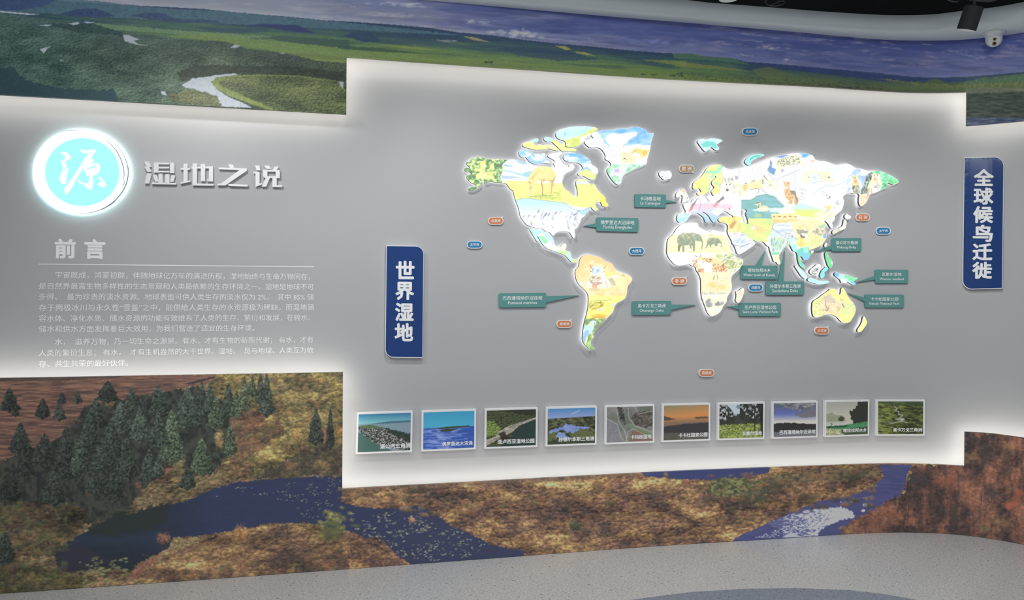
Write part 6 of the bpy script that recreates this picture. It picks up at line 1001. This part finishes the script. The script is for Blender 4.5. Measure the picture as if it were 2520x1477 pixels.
# ------------------------------------------------------------------ preface lettering
def plain_text(name, label, cat, lines, m, bold=0.0, off=.0012, part='text_line', **kw):
    c = center3([l[1] for l in lines] + [l[2] for l in lines], 0.0); root = empty(name, c, label, cat)
    for t, a, b in lines: text_wall(part, t, a, b, off, m, root, bold, **kw)
    return root
plain_text('preface_heading', 'large pale printed heading of two characters above the thin line', 'lettering', [('前', (136, 613), (185, 613.5)), ('言', (209, 614), (258, 614.5))], M_VINYL, .035, part='character')
q = [(95, 649), (773, 656), (773, 658), (95, 651.2)]
o = slab('divider_line', [q], 0.0002, .0016, M_VINYL, None, center3(q, 0), step=40); tag(o, 'thin pale line under the large preface heading', 'line')
PL = [('宇宙既成，鸿蒙初辟，伴随地球亿万年的演进历程，湿地始终与生命万物同在，', (136, 677), (763, 681.5)), ('是自然界最富生物多样性的生态景观和人类最依赖的生存环境之一。湿地是地球不可', (95.5, 704), (772, 706.5)), ('多得、  最为珍贵的淡水资源。地球表面可供人类生存的淡水仅为 2%，  其中 85% 储', (95.5, 730.5), (772, 731.5)), ('存于两极冰川与永久性“雪盖”之中，能供给人类生存的水资源极为稀缺，而湿地涵', (95.5, 757.5), (772, 756.5)), ('容水体、净化水质、储水资源的功能有效维系了人类的生存、繁衍和发展，在输水、', (95.5, 784), (763, 781.5)), ('储水和供水方面发挥着巨大效用，为我们营造了适宜的生存环境。', (95.5, 810), (626, 807.5)),
      ('水，  滋养万物，乃一切生命之源泉。有水，才有生物的新陈代谢； 有水，才有', (135, 841.5), (771, 836)), ('人类的繁衍生息； 有水，  才有生机盎然的大千世界。湿地，  是与地球、人类互为依', (95.5, 869), (771, 861.5)), ('存、共生共荣的最好伙伴。', (95.5, 896), (315, 893))]
plain_text('preface_paragraph', 'long paragraph of small pale characters printed under the thin line', 'lettering', PL, M_VINYL, .006)

# ------------------------------------------------------------------ blue upright signs
def rcorner(x0, y0, x1, y1, r, n=8, dx=0.0, dy=0.0):
    """leaf shape: top right and bottom left corners rounded; dx shears the sides, dy the top and bottom"""
    P = [(x0, y0)] + [(x1 - r + r * math.sin(t), y0 + r - r * math.cos(t)) for t in np.linspace(0, math.pi / 2, n)] + [(x1, y1)] + [(x0 + r - r * math.sin(t), y1 - r + r * math.cos(t)) for t in np.linspace(0, math.pi / 2, n)]
    return [(a + dx * (b - y0) / (y1 - y0), b + dy * (a - x0) / (x1 - x0)) for a, b in P]
def upsign(label, outer, inner, text, cx0, cx1, ys, chh, chw):
    root = empty('upright_sign', center3(outer, .03), label, 'sign', 'blue upright signs')
    slab('sign_board', [outer], .004, .028, M_WSIDE, root, step=12)
    slab('blue_face', [inner], .028, .0295, M_BLUE, root, step=12)
    for k, (ch, y) in enumerate(zip(text, ys)):
        c = cx0 + (cx1 - cx0) * k / (len(text) - 1); o = text_wall('character', ch, (c - chw / 2, y - .4), (c + chw / 2, y), .0302, M_VINYL, root, .035, hpx=chh)
upsign('blue upright sign with four white characters left of the map', rcorner(950.5, 604.5, 1043, 880, 21, dx=-3, dy=1), rcorner(952, 606, 1042, 878, 19, dx=-3, dy=1), '世界湿地', 997, 994, [665, 716.5, 768, 818], 42, 43)
upsign('taller blue upright sign with six white characters on the curved end', rcorner(2372.5, 388, 2471, 713, 24, dx=-4, dy=-2.5), rcorner(2374, 389.5, 2469.5, 711, 22, dx=-4, dy=-2.5), '全球候鸟迁徙', 2421, 2417, [437, 483, 528.5, 574.5, 620, 665.5], 39, 46)

# ------------------------------------------------------------------ green call-out signs and small pills
def rrect(x0, y0, x1, y1, r, n=4, ty=0.0):
    P = []
    for cx, cy, a in ((x1 - r, y0 + r, -90), (x1 - r, y1 - r, 0), (x0 + r, y1 - r, 90), (x0 + r, y0 + r, 180)):
        P += [(cx + r * math.cos(math.radians(a + 90 * k / n)), cy + r * math.sin(math.radians(a + 90 * k / n))) for k in range(n + 1)]
    return [(a, b + ty * (a - x0) / (x1 - x0)) for a, b in P]
def callout(label, box, tip, side, b0, b1, zh, en, zw, ew, ty=0.0):
    x0, y0, x1, y1 = box; P = rrect(x0, y0, x1, y1, 3.2, ty=ty)
    if side == 'l': P = P[:15] + [(x0, b1), tip, (x0, b0)] + P[15:]
    elif side == 'r': P = P[:5] + [(x1, b0 + ty), tip, (x1, b1 + ty)] + P[5:]
    elif side == 't': P = P + [(b0, y0), tip, (b1, y0)]
    root = empty('callout_sign', center3(P, .02), label, 'sign', 'green call-out signs around the map')
    slab('sign_face', [P], .004, .0135, M_TEAL, root, back=(M_TEAL, M_TEAL), step=10)
    cx = (x0 + x1) / 2; h = y1 - y0; m1 = y0 + h * .345 + ty / 2; m2 = y0 + h * .70 + ty / 2
    text_wall('chinese_text', zh, (cx - zw / 2, m1 - ty * .25), (cx + zw / 2, m1 + ty * .25), .0142, M_VINYL, root, .010)
    text_wall('english_text', en, (cx - ew / 2, m2 - ty * .25), (cx + ew / 2, m2 + ty * .25), .0142, M_VINYL, root, .006, cy=.27)
callout('green sign reading 佛罗里达大沼泽地 beside the geese piece', (1468, 535, 1571, 569), (1436, 556), 'l', 549, 560, '佛罗里达大沼泽地', 'Florida Everglades', 83, 71, 2)
callout('green sign reading 卡玛格湿地 left of the flamingos', (1562, 477.5, 1639, 510), (1667, 497.5), 'r', 491, 499, '卡玛格湿地', 'La Camargue', 51, 49, 1)
callout('green sign reading 湄公河三角洲 right of Indochina', (2047, 586, 2120, 619), (2004, 619.5), 'l', 604.5, 614.5, '湄公河三角洲', 'Mekong Delta', 54, 47, 0)
callout('green sign reading 喀拉拉邦水乡 below India with a steep pointer', (1823, 653.5, 1913.5, 687), (1884, 617), 't', 1860, 1873, '喀拉拉邦水乡', 'Water town of Kerala', 55, 78, 1)
callout('green sign reading 孙德尔本斯三角洲 with the tallest pointer', (1885, 693, 1979, 726), (1932, 617), 't', 1914.5, 1928, '孙德尔本斯三角洲', 'Sundarbans Delta', 75, 63, 0)
callout('green sign reading 圣卢西亚湿地公园 right of southern Africa', (1819.5, 745.5, 1922, 778), (1790, 754.5), 'l', 753.5, 762, '圣卢西亚湿地公园', 'Saint Lucia Wetland Park', 78, 87, 0)
callout('green sign reading 奥卡万戈三角洲 left of southern Africa', (1555.5, 741.5, 1652, 775.5), (1714, 750), 'r', 751, 764, '奥卡万戈三角洲', 'Okavango Delta', 68, 59, -1)
callout('green sign reading 巴西潘塔纳尔沼泽地 left of South America', (1228, 722, 1344, 757), (1427, 726.5), 'r', 730, 746, '巴西潘塔纳尔沼泽地', 'Pantanal marshes', 97, 71, -1)
callout('green sign reading 瓦素尔湿地 right of New Guinea', (2154, 663.5, 2235, 697), (2109, 694.5), 'l', 679, 688.5, '瓦素尔湿地', 'Wasour wetland', 48, 59, .5)
callout('green sign reading 卡卡杜国家公园 right of Australia', (2128.5, 725, 2224.5, 757), (2084, 720.5), 'l', 733, 742, '卡卡杜国家公园', 'Kakadu National Park', 68, 74, .5)
def pill(label, cx, cy, text, m, tail, hw=17.5, hh=8.0):
    o_ = rrect(cx - hw - 1.6, cy - hh - 1.4, cx + hw + 1.6, cy + hh + 1.6, hh + 1.0, 6); i_ = rrect(cx - hw + .2, cy - hh + .4, cx + hw - .2, cy + hh - .2, hh - .6, 6)
    if tail: 
        sx = 1 if 'r' in tail else -1; sy = -1 if 'u' in tail else 1; j = max(range(len(o_)), key=lambda t: sx * o_[t][0] * .5 + sy * o_[t][1]); o_[j] = (cx + sx * (hw + 1), cy + sy * (hh + 3.4))
    root = empty('map_label', center3(o_, .02), label, 'label', 'small rounded map labels')
    slab('white_plate', [o_], .004, .0125, M_WSIDE, root, step=12); slab('coloured_face', [i_], .0125, .0133, m, root, step=12)
    w = hw * 1.28; text_wall('text', text, (cx - w / 2, cy), (cx + w / 2, cy), .0138, M_VINYL, root, .02)
pill('small blue label 北冰洋 above Eurasia', 1846, 323.8, '北冰洋', M_BLUEPILL, ''); pill('small blue label 太平洋 left of Mexico', 1168, 602, '太平洋', M_BLUEPILL, ''); pill('small blue label 大西洋 between the Americas and Africa', 1567, 618, '大西洋', M_BLUEPILL, '')
pill('small blue label 印度洋 right of Madagascar', 1860, 708, '印度洋', M_BLUEPILL, '', 16.5); pill('small blue label 太平洋 at the right of Japan', 2174, 568, '太平洋', M_BLUEPILL, '', 16.5)
pill('small brown label 欧 洲 above Scandinavia', 1690, 415, '欧 洲', M_BROWN, 'rd'); pill('small orange label 北美洲 left of the geese piece', 1220, 543.5, '北美洲', M_ORANGE, 'ru'); pill('small orange label 亚 洲 right of Japan', 2123.5, 535, '亚 洲', M_ORANGE, 'lu', 16)
pill('small orange label 非 洲 left of Africa', 1672, 691.8, '非 洲', M_ORANGE, 'ru'); pill('small orange label 南美洲 left of South America', 1389, 797.5, '南美洲', M_ORANGE, 'ru'); pill('small orange label 大洋洲 below Australia', 2022.5, 814, '大洋洲', M_ORANGE, 'ru', 16.5); pill('small orange label 南极洲 alone at the bottom of the map', 1739, 918, '南极洲', M_ORANGE, '')

# ------------------------------------------------------------------ ten framed photographs
P1 = lambda p: c_(860, 990, .1905, p); P2 = lambda p: c_(1330, 980, .17063, p); P3 = lambda p: c_(1750, 970, .2143, p)
FRM = [P1([(95, 135), (818, 113), (808, 643), (80, 672)]), P1([(933, 110), (1637, 88), (1633, 608), (928, 638)]), P1([(1752, 86), (2432, 68), (2428, 578), (1745, 603)]), P2([(83, 130), (816, 112), (810, 670), (77, 698)]), P2([(935, 108), (1645, 90), (1642, 640), (930, 668)]), P2([(1760, 86), (2450, 70), (2448, 610), (1753, 635)]), P3([(78, 103), (617, 90), (612, 515), (76, 530)]), P3([(703, 88), (1223, 78), (1222, 497), (702, 513)]), P3([(1308, 76), (1818, 66), (1815, 478), (1305, 494)]), P3([(1900, 66), (2455, 66), (2452, 478), (1900, 480)])]
def base_cv(): return Cv(0, 0, 130, 94, .9)
def ph1(c):
    c.C[:] = mix((50, 110, 150), (120, 180, 180), stretch(c.Y, 0, 26)); c.poly([(-2, 24), (132, 20), (132, 100), (-2, 100)], (112, 134, 146), 1); c.poly([(30, 24), (80, 19), (132, 18), (132, 23), (60, 25)], (58, 96, 116), .9)
    c.poly([(-2, 42), (20, 55), (60, 80), (100, 100), (-2, 100)], (62, 92, 84), 1); T_ = lambda x, y: mix((44, 52, 50), (190, 180, 176), stretch(fbm(x / 2.6 + y / 6, y / 1.7, 5, 3), .46, .74)); c.poly([(-2, 32), (30, 27), (70, 38), (132, 56), (132, 100), (80, 84), (40, 74), (10, 48)], T_, 1, jag=2); c.poly([(-2, 28), (36, 27), (66, 36), (30, 36), (0, 32)], (72, 100, 66), .9, jag=1); c.poly([(60, 34), (100, 44), (132, 52), (132, 74), (96, 60)], (38, 48, 42), .85, jag=3)
def ph2(c):
    c.C[:] = mix((54, 140, 178), (66, 156, 190), stretch(c.Y, 0, 38)); c.poly([(-2, 40), (132, 38), (132, 100), (-2, 100)], lambda x, y: mix((48, 78, 160), (122, 142, 200), stretch(fbm(x / 16, y / 3, 6, 4) - np.abs(x - 40) / 300, .3, .66)), 1); c.poly([(20, 41), (60, 38), (118, 36), (112, 40), (60, 43)], (54, 66, 46), 1); c.poly([(38, 47), (60, 43), (88, 45), (70, 49), (46, 50)], (56, 62, 44), 1); c.line([(10, 56), (60, 54), (118, 50)], 1.4, (50, 66, 140), .6)
def ph3(c):
    c.C[:] = mix((34, 38, 30), (96, 104, 64), crowns(c.X / 5, c.Y / 4.4, 2) * .9); c.poly([(-2, 24), (20, 30), (36, 46), (30, 62), (10, 66), (-2, 66)], lambda x, y: mix((60, 84, 40), (146, 160, 78), crowns(x / 5, y / 5, 4)), .95, jag=2); c.poly([(40, -2), (132, -2), (132, 18), (100, 14), (70, 8)], (40, 40, 36), .7, jag=4)
    c.poly([(132, 24), (96, 34), (70, 52), (60, 80), (20, 100), (132, 100)], (40, 56, 52), 1); c.poly([(132, 20), (104, 28), (60, 40), (30, 54), (24, 66), (-2, 76), (-2, 92), (20, 80), (46, 66), (70, 56), (84, 42), (110, 32), (132, 26)], lambda x, y: mix((120, 114, 100), (176, 168, 152), stretch(fbm(x / 10, y / 2, 4, 3))), 1, jag=1); c.poly([(30, 62), (46, 54), (60, 70), (76, 80), (60, 86), (40, 74)], (44, 40, 34), .9, jag=2)
def ph4(c):
    c.C[:] = mix((70, 126, 176), (128, 146, 190), stretch(c.Y, 0, 22)); c.poly([(60, 14), (90, 3), (84, 10), (70, 16)], (150, 170, 206), .6); c.poly([(-2, 26), (132, 22), (132, 100), (-2, 100)], lambda x, y: mix((40, 46, 36), (104, 104, 70), stretch(fbm(x / 8, y / 3, 9, 4), .35, .7)), 1)
    W_ = lambda x, y: mix((84, 110, 176), (150, 170, 214), fbm(x / 10, y / 3, 3)); c.poly([(-2, 60), (30, 50), (54, 40), (88, 48), (116, 52), (90, 58), (70, 66), (40, 56), (10, 66)], W_, .95, jag=3); c.poly([(20, 72), (30, 62), (50, 66), (52, 74), (64, 80), (40, 82)], W_, .95, jag=2); c.poly([(-2, 70), (24, 58), (20, 76), (-2, 90)], (92, 98, 54), .9, jag=2); c.poly([(60, 70), (90, 54), (126, 66), (132, 80), (90, 84)], (90, 96, 56), .9, jag=2); c.poly([(-2, 84), (132, 84), (132, 100), (-2, 100)], (48, 56, 46), .6, jag=2)
def ph5(c):
    c.C[:] = mix((96, 104, 92), (128, 124, 122), stretch(fbm(c.X / 22, c.Y / 22, 2, 4))); c.poly([(-2, 30), (30, 46), (46, 94), (-2, 94)], (122, 120, 126), .95, tex=.08); c.poly([(28, -2), (44, -2), (50, 30), (54, 48), (48, 48), (36, 30)], lambda x, y: mix((44, 42, 44), (96, 92, 92), stretch(fbm(x / 3, y / 3, 5, 3))), .95, jag=1); c.poly([(66, 30), (84, 14), (132, 10), (132, 50), (112, 58), (80, 50)], lambda x, y: mix((62, 58, 56), (106, 98, 88), stretch(fbm(x / 5, y / 5, 6, 3))), .95, jag=1.5)
    c.poly([(46, 60), (60, 52), (132, 84), (132, 74), (80, 52), (60, 44)], (104, 126, 98), .9); c.poly([(62, 94), (72, 64), (90, 62), (132, 86), (132, 94)], (118, 94, 80), .95); 
    for p in ([(0, 30), (30, 46), (40, 80), (52, 94)], [(60, 2), (62, 30), (80, 52), (132, 72)], [(76, -2), (90, 20), (132, 12)], [(54, 94), (60, 66), (74, 60), (132, 86)], [(28, 10), (34, 40), (50, 64), (58, 94)]): c.line(p, 1.5, (176, 176, 170), .8)
def ph6(c):
    c.C[:] = mix(mix((128, 122, 92), (196, 128, 70), stretch(c.Y + c.X * .1, 0, 34)), (120, 98, 82), stretch(c.Y, 30, 48)); c.poly([(-2, 26), (10, 30), (20, 34), (38, 36), (30, 38), (-2, 40)], (70, 62, 56), .9, jag=1.5); c.poly([(88, 32), (124, 33), (132, 37), (92, 38)], (84, 68, 58), .9, jag=1); c.poly([(-2, 56), (60, 50), (132, 48), (132, 78), (60, 74), (-2, 76)], (54, 52, 54), .97, jag=1); c.poly([(-2, 74), (60, 74), (132, 80), (132, 96), (-2, 96)], (82, 78, 70), 1, tex=.1)
def ph7(c):
    c.C[:] = (176, 186, 190); c.poly([(-2, -2), (20, 0), (40, 20), (50, 50), (-2, 56)], lambda x, y: mix((44, 46, 42), (168, 174, 178), stretch(fbm(x / 4, y / 5, 5, 3), .54, .62)), 1); c.poly([(60, -2), (132, -2), (132, 60), (90, 56), (60, 40)], lambda x, y: mix((44, 46, 42), (168, 174, 178), stretch(fbm(x / 4, y / 5, 8, 3), .54, .62)), 1); c.poly([(-2, 42), (30, 40), (60, 24), (100, 40), (132, 40), (132, 60), (-2, 60)], (46, 52, 44), .92, jag=4)
    c.poly([(-2, 56), (132, 54), (132, 96), (-2, 96)], lambda x, y: mix((84, 100, 46), (150, 162, 84), stretch(fbm(x / 4, y / 3, 3, 3))), 1, jag=2); c.poly([(110, -2), (132, -2), (132, 90), (124, 90), (120, 40)], (40, 42, 40), .95, jag=1.5); c.line([(104, 20), (105, 74)], 3, (46, 48, 40)); c.line([(80, 30), (80, 62)], 2, (50, 50, 44)); c.ell(56, 8, 8, 6, (110, 122, 130), .9, jag=.3)
def ph8(c):
    c.C[:] = mix(mix((84, 88, 104), (90, 104, 168), stretch(c.Y, 0, 30)), (196, 190, 180), stretch(c.Y, 30, 52)); c.poly([(-2, -2), (132, -2), (120, 14), (70, 22), (30, 10)], lambda x, y: mix((84, 86, 96), (150, 148, 152), stretch(fbm(x / 12, y / 5, 3, 4))), .9, jag=4); c.poly([(60, 34), (110, 16), (132, 14), (132, 40), (90, 42)], (108, 106, 112), .9, jag=3); c.poly([(-2, 56), (40, 54), (90, 58), (132, 60), (132, 78), (-2, 82)], (48, 48, 50), 1, jag=1.5); c.poly([(-2, 80), (132, 76), (132, 96), (-2, 96)], (96, 98, 106), .95, jag=1)
def ph9(c):
    c.C[:] = mix((150, 152, 146), (176, 174, 160), stretch(c.Y, 0, 40)); c.poly([(-2, 34), (14, 30), (36, 38), (56, 40), (60, 60), (-2, 62)], (132, 140, 112), .9, jag=3); c.poly([(70, 26), (90, 20), (100, 0), (132, -2), (132, 66), (84, 62), (76, 44)], (44, 46, 42), .97, jag=3); c.ell(46, 50, 10, 9, (54, 66, 44), .95, jag=.4); c.poly([(-2, 56), (60, 54), (84, 60), (60, 66), (-2, 66)], (172, 176, 166), .9); c.poly([(-2, 68), (50, 66), (132, 56), (132, 80), (40, 78), (-2, 74)], (64, 128, 84), .95, jag=1.5); c.poly([(-2, 68), (70, 66), (60, 72), (-2, 72)], (40, 70, 52), .9); c.poly([(40, 80), (132, 70), (132, 96), (60, 96)], (54, 70, 50), .9, jag=2); c.poly([(-2, 74), (46, 78), (50, 96), (-2, 96)], lambda x, y: mix((110, 120, 70), (190, 190, 160), stretch(fbm(x / 3, y / 5, 4, 3))), 1)
    c.line([(8, 74), (18, 62), (14, 58)], 1.6, (60, 60, 56))
def ph10(c):
    c.C[:] = mix((44, 50, 34), (124, 136, 66), stretch(fbm(c.X / 12 - c.Y / 10, c.Y / 3.2, 6, 4) + np.clip(1 - c.X / 60, -.6, .5) * .2, .35, .75)); c.poly([(-2, -2), (132, -2), (132, 12), (-2, 6)], (62, 80, 56), .7, jag=1); c.poly([(-2, 14), (60, 20), (100, 44), (132, 60), (132, 50), (90, 26), (40, 14)], (126, 134, 70), .35, jag=2)
    for p, w in (([(46, 14), (54, 20), (50, 26), (60, 30), (58, 36), (70, 40), (62, 46), (74, 50), (66, 56), (50, 60), (36, 62)], 2.2), ([(66, 56), (84, 60)], 2), ([(50, 50), (74, 52)], 3), ([(36, 62), (28, 56)], 1.6)): c.line(p, w, (170, 178, 176), .9)
CAP = ['湄公河三角洲', '佛罗里达大沼泽', '圣卢西亚湿地公园', '孙德尔本斯三角洲', '卡玛格湿地', '卡卡杜国家公园', '瓦素尔湿地', '巴西潘塔纳尔沼泽地', '喀拉拉邦水乡', '奥卡万戈三角洲']
LBL = ['framed photo of a town on a river spit, captioned 湄公河三角洲', 'framed photo of bright blue sky and water, captioned 佛罗里达大沼泽', 'framed photo of a forested shore, captioned 圣卢西亚湿地公园', 'framed photo of blue pools in marsh, captioned 孙德尔本斯三角洲', 'framed aerial photo of grey forking rivers, captioned 卡玛格湿地', 'framed photo of an orange sunset, captioned 卡卡杜国家公园', 'framed photo of trees over bright grass, captioned 瓦素尔湿地', 'framed photo of cloudy evening sky, captioned 巴西潘塔纳尔沼泽地', 'framed photo of misty water and dark tree, captioned 喀拉拉邦水乡', 'framed photo of green delta with thin stream, captioned 奥卡万戈三角洲']
CX = [(.43, .965), (.38, .94), (.25, .94), (.25, .945), (.52, .94), (.34, .94), (.53, .945), (.165, .95), (.42, .94), (.345, .945)]
for k, (fr, fn) in enumerate(zip(FRM, (ph1, ph2, ph3, ph4, ph5, ph6, ph7, ph8, ph9, ph10))):
    fr = np.array(fr); bil = lambda u, v, q=None: (fr[0] * (1 - u) + fr[1] * u) * (1 - v) + (fr[3] * (1 - u) + fr[2] * u) * v
    root = empty('framed_photo', center3(fr, .03), LBL[k], 'picture', 'framed wetland photographs in a row')
    e = .034; h_ = e * 1.35; inn = [bil(e, h_), bil(1 - e, h_), bil(1 - e, 1 - h_), bil(e, 1 - h_)]
    slab('frame', [[tuple(a) for a in fr]], .003, .027, M_WSIDE, root, step=12)
    c = base_cv(); fn(c); nu, nv = 92, 68; uu, vv = np.meshgrid(np.linspace(0, 1, nu), np.linspace(0, 1, nv)); uu = uu.ravel(); vv = vv.ravel()
    ink = np.clip(lin(grade(c.sample(np.stack([uu * 129, vv * 93], 1)), .92, 4)) / K, 0, .9)
    I = np.array(inn); px = (I[0] * (1 - uu)[:, None] + I[1] * uu[:, None]) * (1 - vv)[:, None] + (I[3] * (1 - uu)[:, None] + I[2] * uu[:, None]) * vv[:, None]
    q = sz(px, .0285); mesh('photo_print', pos(q[:, 0], q[:, 1], .0285), grid_faces(nv, nu, flip=True), M_GLOSSINK, root, ink=ink)
    a, b = CX[k]; text_wall('caption', CAP[k], tuple(bil(a, .84)), tuple(bil(b, .84)), .0292, M_VINYL, root, .025)

# ------------------------------------------------------------------ security camera, spotlights, cable
def lathe(prof, n=28, axis=None):
    V = []; F_ = []
    for r_, z_ in prof: V += [(r_ * math.cos(2 * math.pi * k / n), r_ * math.sin(2 * math.pi * k / n), z_) for k in range(n)]
    for i in range(len(prof) - 1):
        for k in range(n): F_.append((i * n + k, i * n + (k + 1) % n, (i + 1) * n + (k + 1) % n, (i + 1) * n + k))
    F_.append(tuple(range(n))[::-1]); F_.append(tuple((len(prof) - 1) * n + k for k in range(n)))
    return np.array(V), F_
def frame_to(d):
    d = np.array(d, float) / np.linalg.norm(d); a = np.array([0, 0, 1.0]) if abs(d[2]) < .9 else np.array([1.0, 0, 0]); x_ = np.cross(a, d); x_ /= np.linalg.norm(x_); return np.stack([x_, np.cross(d, x_), d], 1)
cp = on_plane([(2446, 79)], ZC)[0]; cp[2] = ZC
root = empty('security_camera', cp, 'white dome security camera under the soffit at the curved end', 'camera')
v, f = lathe([(0.070, 0.0), (0.072, -.006), (.066, -.014), (.050, -.024), (.047, -.040)][::-1], 32); mesh('mounting_base', v + cp, f, M_CAM, root, smooth=True)
prof = [(0.0005, -.094)] + [(.047 * math.cos(t), -.048 - .046 * math.sin(t)) for t in np.linspace(1.45, 0, 10)] + [(.047, -.036)]
v, f = lathe(prof, 32); mesh('ball_housing', v + cp, f, M_CAM, root, smooth=True)
look = np.array([-.42, -.80, -.42]); look /= np.linalg.norm(look); Rm = frame_to(look); cc = cp + np.array([0, 0, -.052])
v, f = lathe([(.034, .028), (.034, .043), (.029, .046)], 28); mp_ = mesh('lens_plate', v @ Rm.T + cc, f, M_CAM, root, smooth=False)
for dz_, rr in ((.014, .0105), (-.013, .0125)):
    up = np.array([0, 0, 1.0]) - look * look[2]; up /= np.linalg.norm(up); v, f = lathe([(rr, .044), (rr, .0485), (rr * .75, .0490)], 20); mesh('lens_ring', v @ Rm.T + cc + up * dz_, f, M_BRASS, root)
    v, f = lathe([(rr * .72, .0488), (rr * .4, .0496)], 20); mesh('lens_glass', v @ Rm.T + cc + up * dz_, f, M_GLASS, root)
# track
TR = [(-2.4, 2.72), (LAMPS[3][0], LAMPS[3][1]), (LAMPS[2][0], LAMPS[2][1]), (LAMPS[1][0], LAMPS[1][1]), (1.75, 3.75), (LAMPS[0][0], LAMPS[0][1]), (2.9, 3.6)]
V, F_ = [], []
TZ = 3.42
for i, (a, b) in enumerate(TR):
    for dx, dz in ((0, 0), (0, .03)): 
        for sgn in (-1, 1): V.append((a, b + sgn * .017, TZ + dz))
for i in range(len(TR) - 1):
    o_ = i * 4; n_ = o_ + 4; F_ += [(o_, o_ + 1, n_ + 1, n_), (o_ + 1, o_ + 3, n_ + 3, n_ + 1), (o_ + 3, o_ + 2, n_ + 2, n_ + 3), (o_ + 2, o_, n_, n_ + 2)]
o = mesh('lighting_track', np.array(V), F_, M_LAMP, loc=(1.0, 3.6, TZ)); tag(o, 'black ceiling track carrying the wall spotlights', 'track')
for i in (1, 5):
    pass
aim = [(2.45, 4.75, 1.35), (1.2, 4.45, 1.4), (-.2, 4.15, 1.4), (-1.5, 3.85, 1.4)]
lbs = ['tilted black cylinder spotlight in front of the curved soffit', 'black round spotlight with lit ring at the top edge', 'black spotlight on the track above the middle of the map', 'black spotlight on the track above the round sign']
for k, ((lx, ly, lz), lb) in enumerate(zip(LAMPS, lbs)):
    root = empty('track_spotlight', (lx, ly, TZ), lb, 'spotlight', 'black track spotlights')
    tilt = np.array([(-.16, .34, -1), (0.0, .05, -1), (0, .15, -1), (0, .15, -1)][k], float); tilt /= np.linalg.norm(tilt); Rm = frame_to(tilt); c = np.array([lx, ly, lz])
    hl_ = .115; v, f = lathe([(.040, -hl_), (.044, -hl_ + .004), (.044, -.002), (.043, 0), (.036, 0), (.035, -.012)], 32); mesh('lamp_housing', v @ Rm.T + c, f, M_LAMP, root, smooth=False)
    v, f = lathe([(.035, -.010), (.034, -.009)], 28); mesh('led_disc', v @ Rm.T + c, f, M_LENS, root)
    v, f = lathe([(.0435, -.001), (.0435, .002), (.037, .002)], 32); mesh('lamp_ring', v @ Rm.T + c, f, M_CAM, root)
    top = c - tilt * hl_; zz = TZ - top[2] + .002; v, f = lathe([(.008, 0), (.008, zz)], 14); mesh('stem', v + top, f, M_LAMP, root)
    v, f = box_verts(-.04, -.016, -.02, .04, .016, .0); mesh('track_adapter', np.array(v) + np.array([top[0], top[1], TZ]), f, M_LAMP, root)
    d = bpy.data.lights.new('spot_beam', 'SPOT'); d.energy = SPOT_POWER; d.spot_size = math.radians(118); d.spot_blend = 1.0; d.shadow_soft_size = .03; d.color = (1.0, .985, .96)
    s_ = bpy.data.objects.new('spot_beam', d); C.objects.link(s_); s_.location = c + tilt * .03; dv = Vector(aim[k]) - s_.location; s_.rotation_euler = dv.to_track_quat('-Z', 'Y').to_euler()
def tube(name, pts, r_, m, label, cat):
    P = np.array(pts, float); V = []; F_ = []; n_ = 8
    for i in range(len(P)):
        d = P[min(i + 1, len(P) - 1)] - P[max(i - 1, 0)]; Rm = frame_to(d); V += [tuple(P[i] + Rm @ np.array([r_ * math.cos(t), r_ * math.sin(t), 0])) for t in np.linspace(0, 2 * math.pi, n_, endpoint=False)]
    for i in range(len(P) - 1):
        for k in range(n_): F_.append((i * n_ + k, i * n_ + (k + 1) % n_, (i + 1) * n_ + (k + 1) % n_, (i + 1) * n_ + k))
    o = mesh(name, V, F_, m, loc=P.mean(0), smooth=True); return tag(o, label, cat)
def at_depth(p, Y): d = ray_np([p])[0]; return d * (Y / d[1]) + np.array([0, 0, EYE])
M_CABLE = mat('grey_cable', (0.06, 0.06, 0.06), 0.5)
cab = [(1893, -14), (1885, 0), (1884, 6), (1890, 12), (1902, 15), (1914, 14), (1926, 11), (1932, 6), (1928, 2), (1918, 3), (1908, 8), (1898, 12)]
tube('hanging_cable', [at_depth(p, 4.05 + .01 * math.sin(i)) for i, p in enumerate(cab)], .0025, M_CABLE, 'thin dark cable loop hanging from the black ceiling', 'cable')
tube('hanging_cable', [at_depth(p, 4.0) for p in [(2328, -8), (2334, 0), (2346, 4), (2358, 4), (2364, -2), (2364, -10)]], .004, M_CABLE, 'short sagging cable right of the tilted spotlight', 'cable')
tube('ceiling_pipe', [at_depth(p, 4.4) for p in [(2350, -12), (2400, -3), (2434, 0), (2448, -3), (2462, -10)]], .014, M_CABLE, 'dark grey pipe at the top edge near the dome camera', 'pipe')
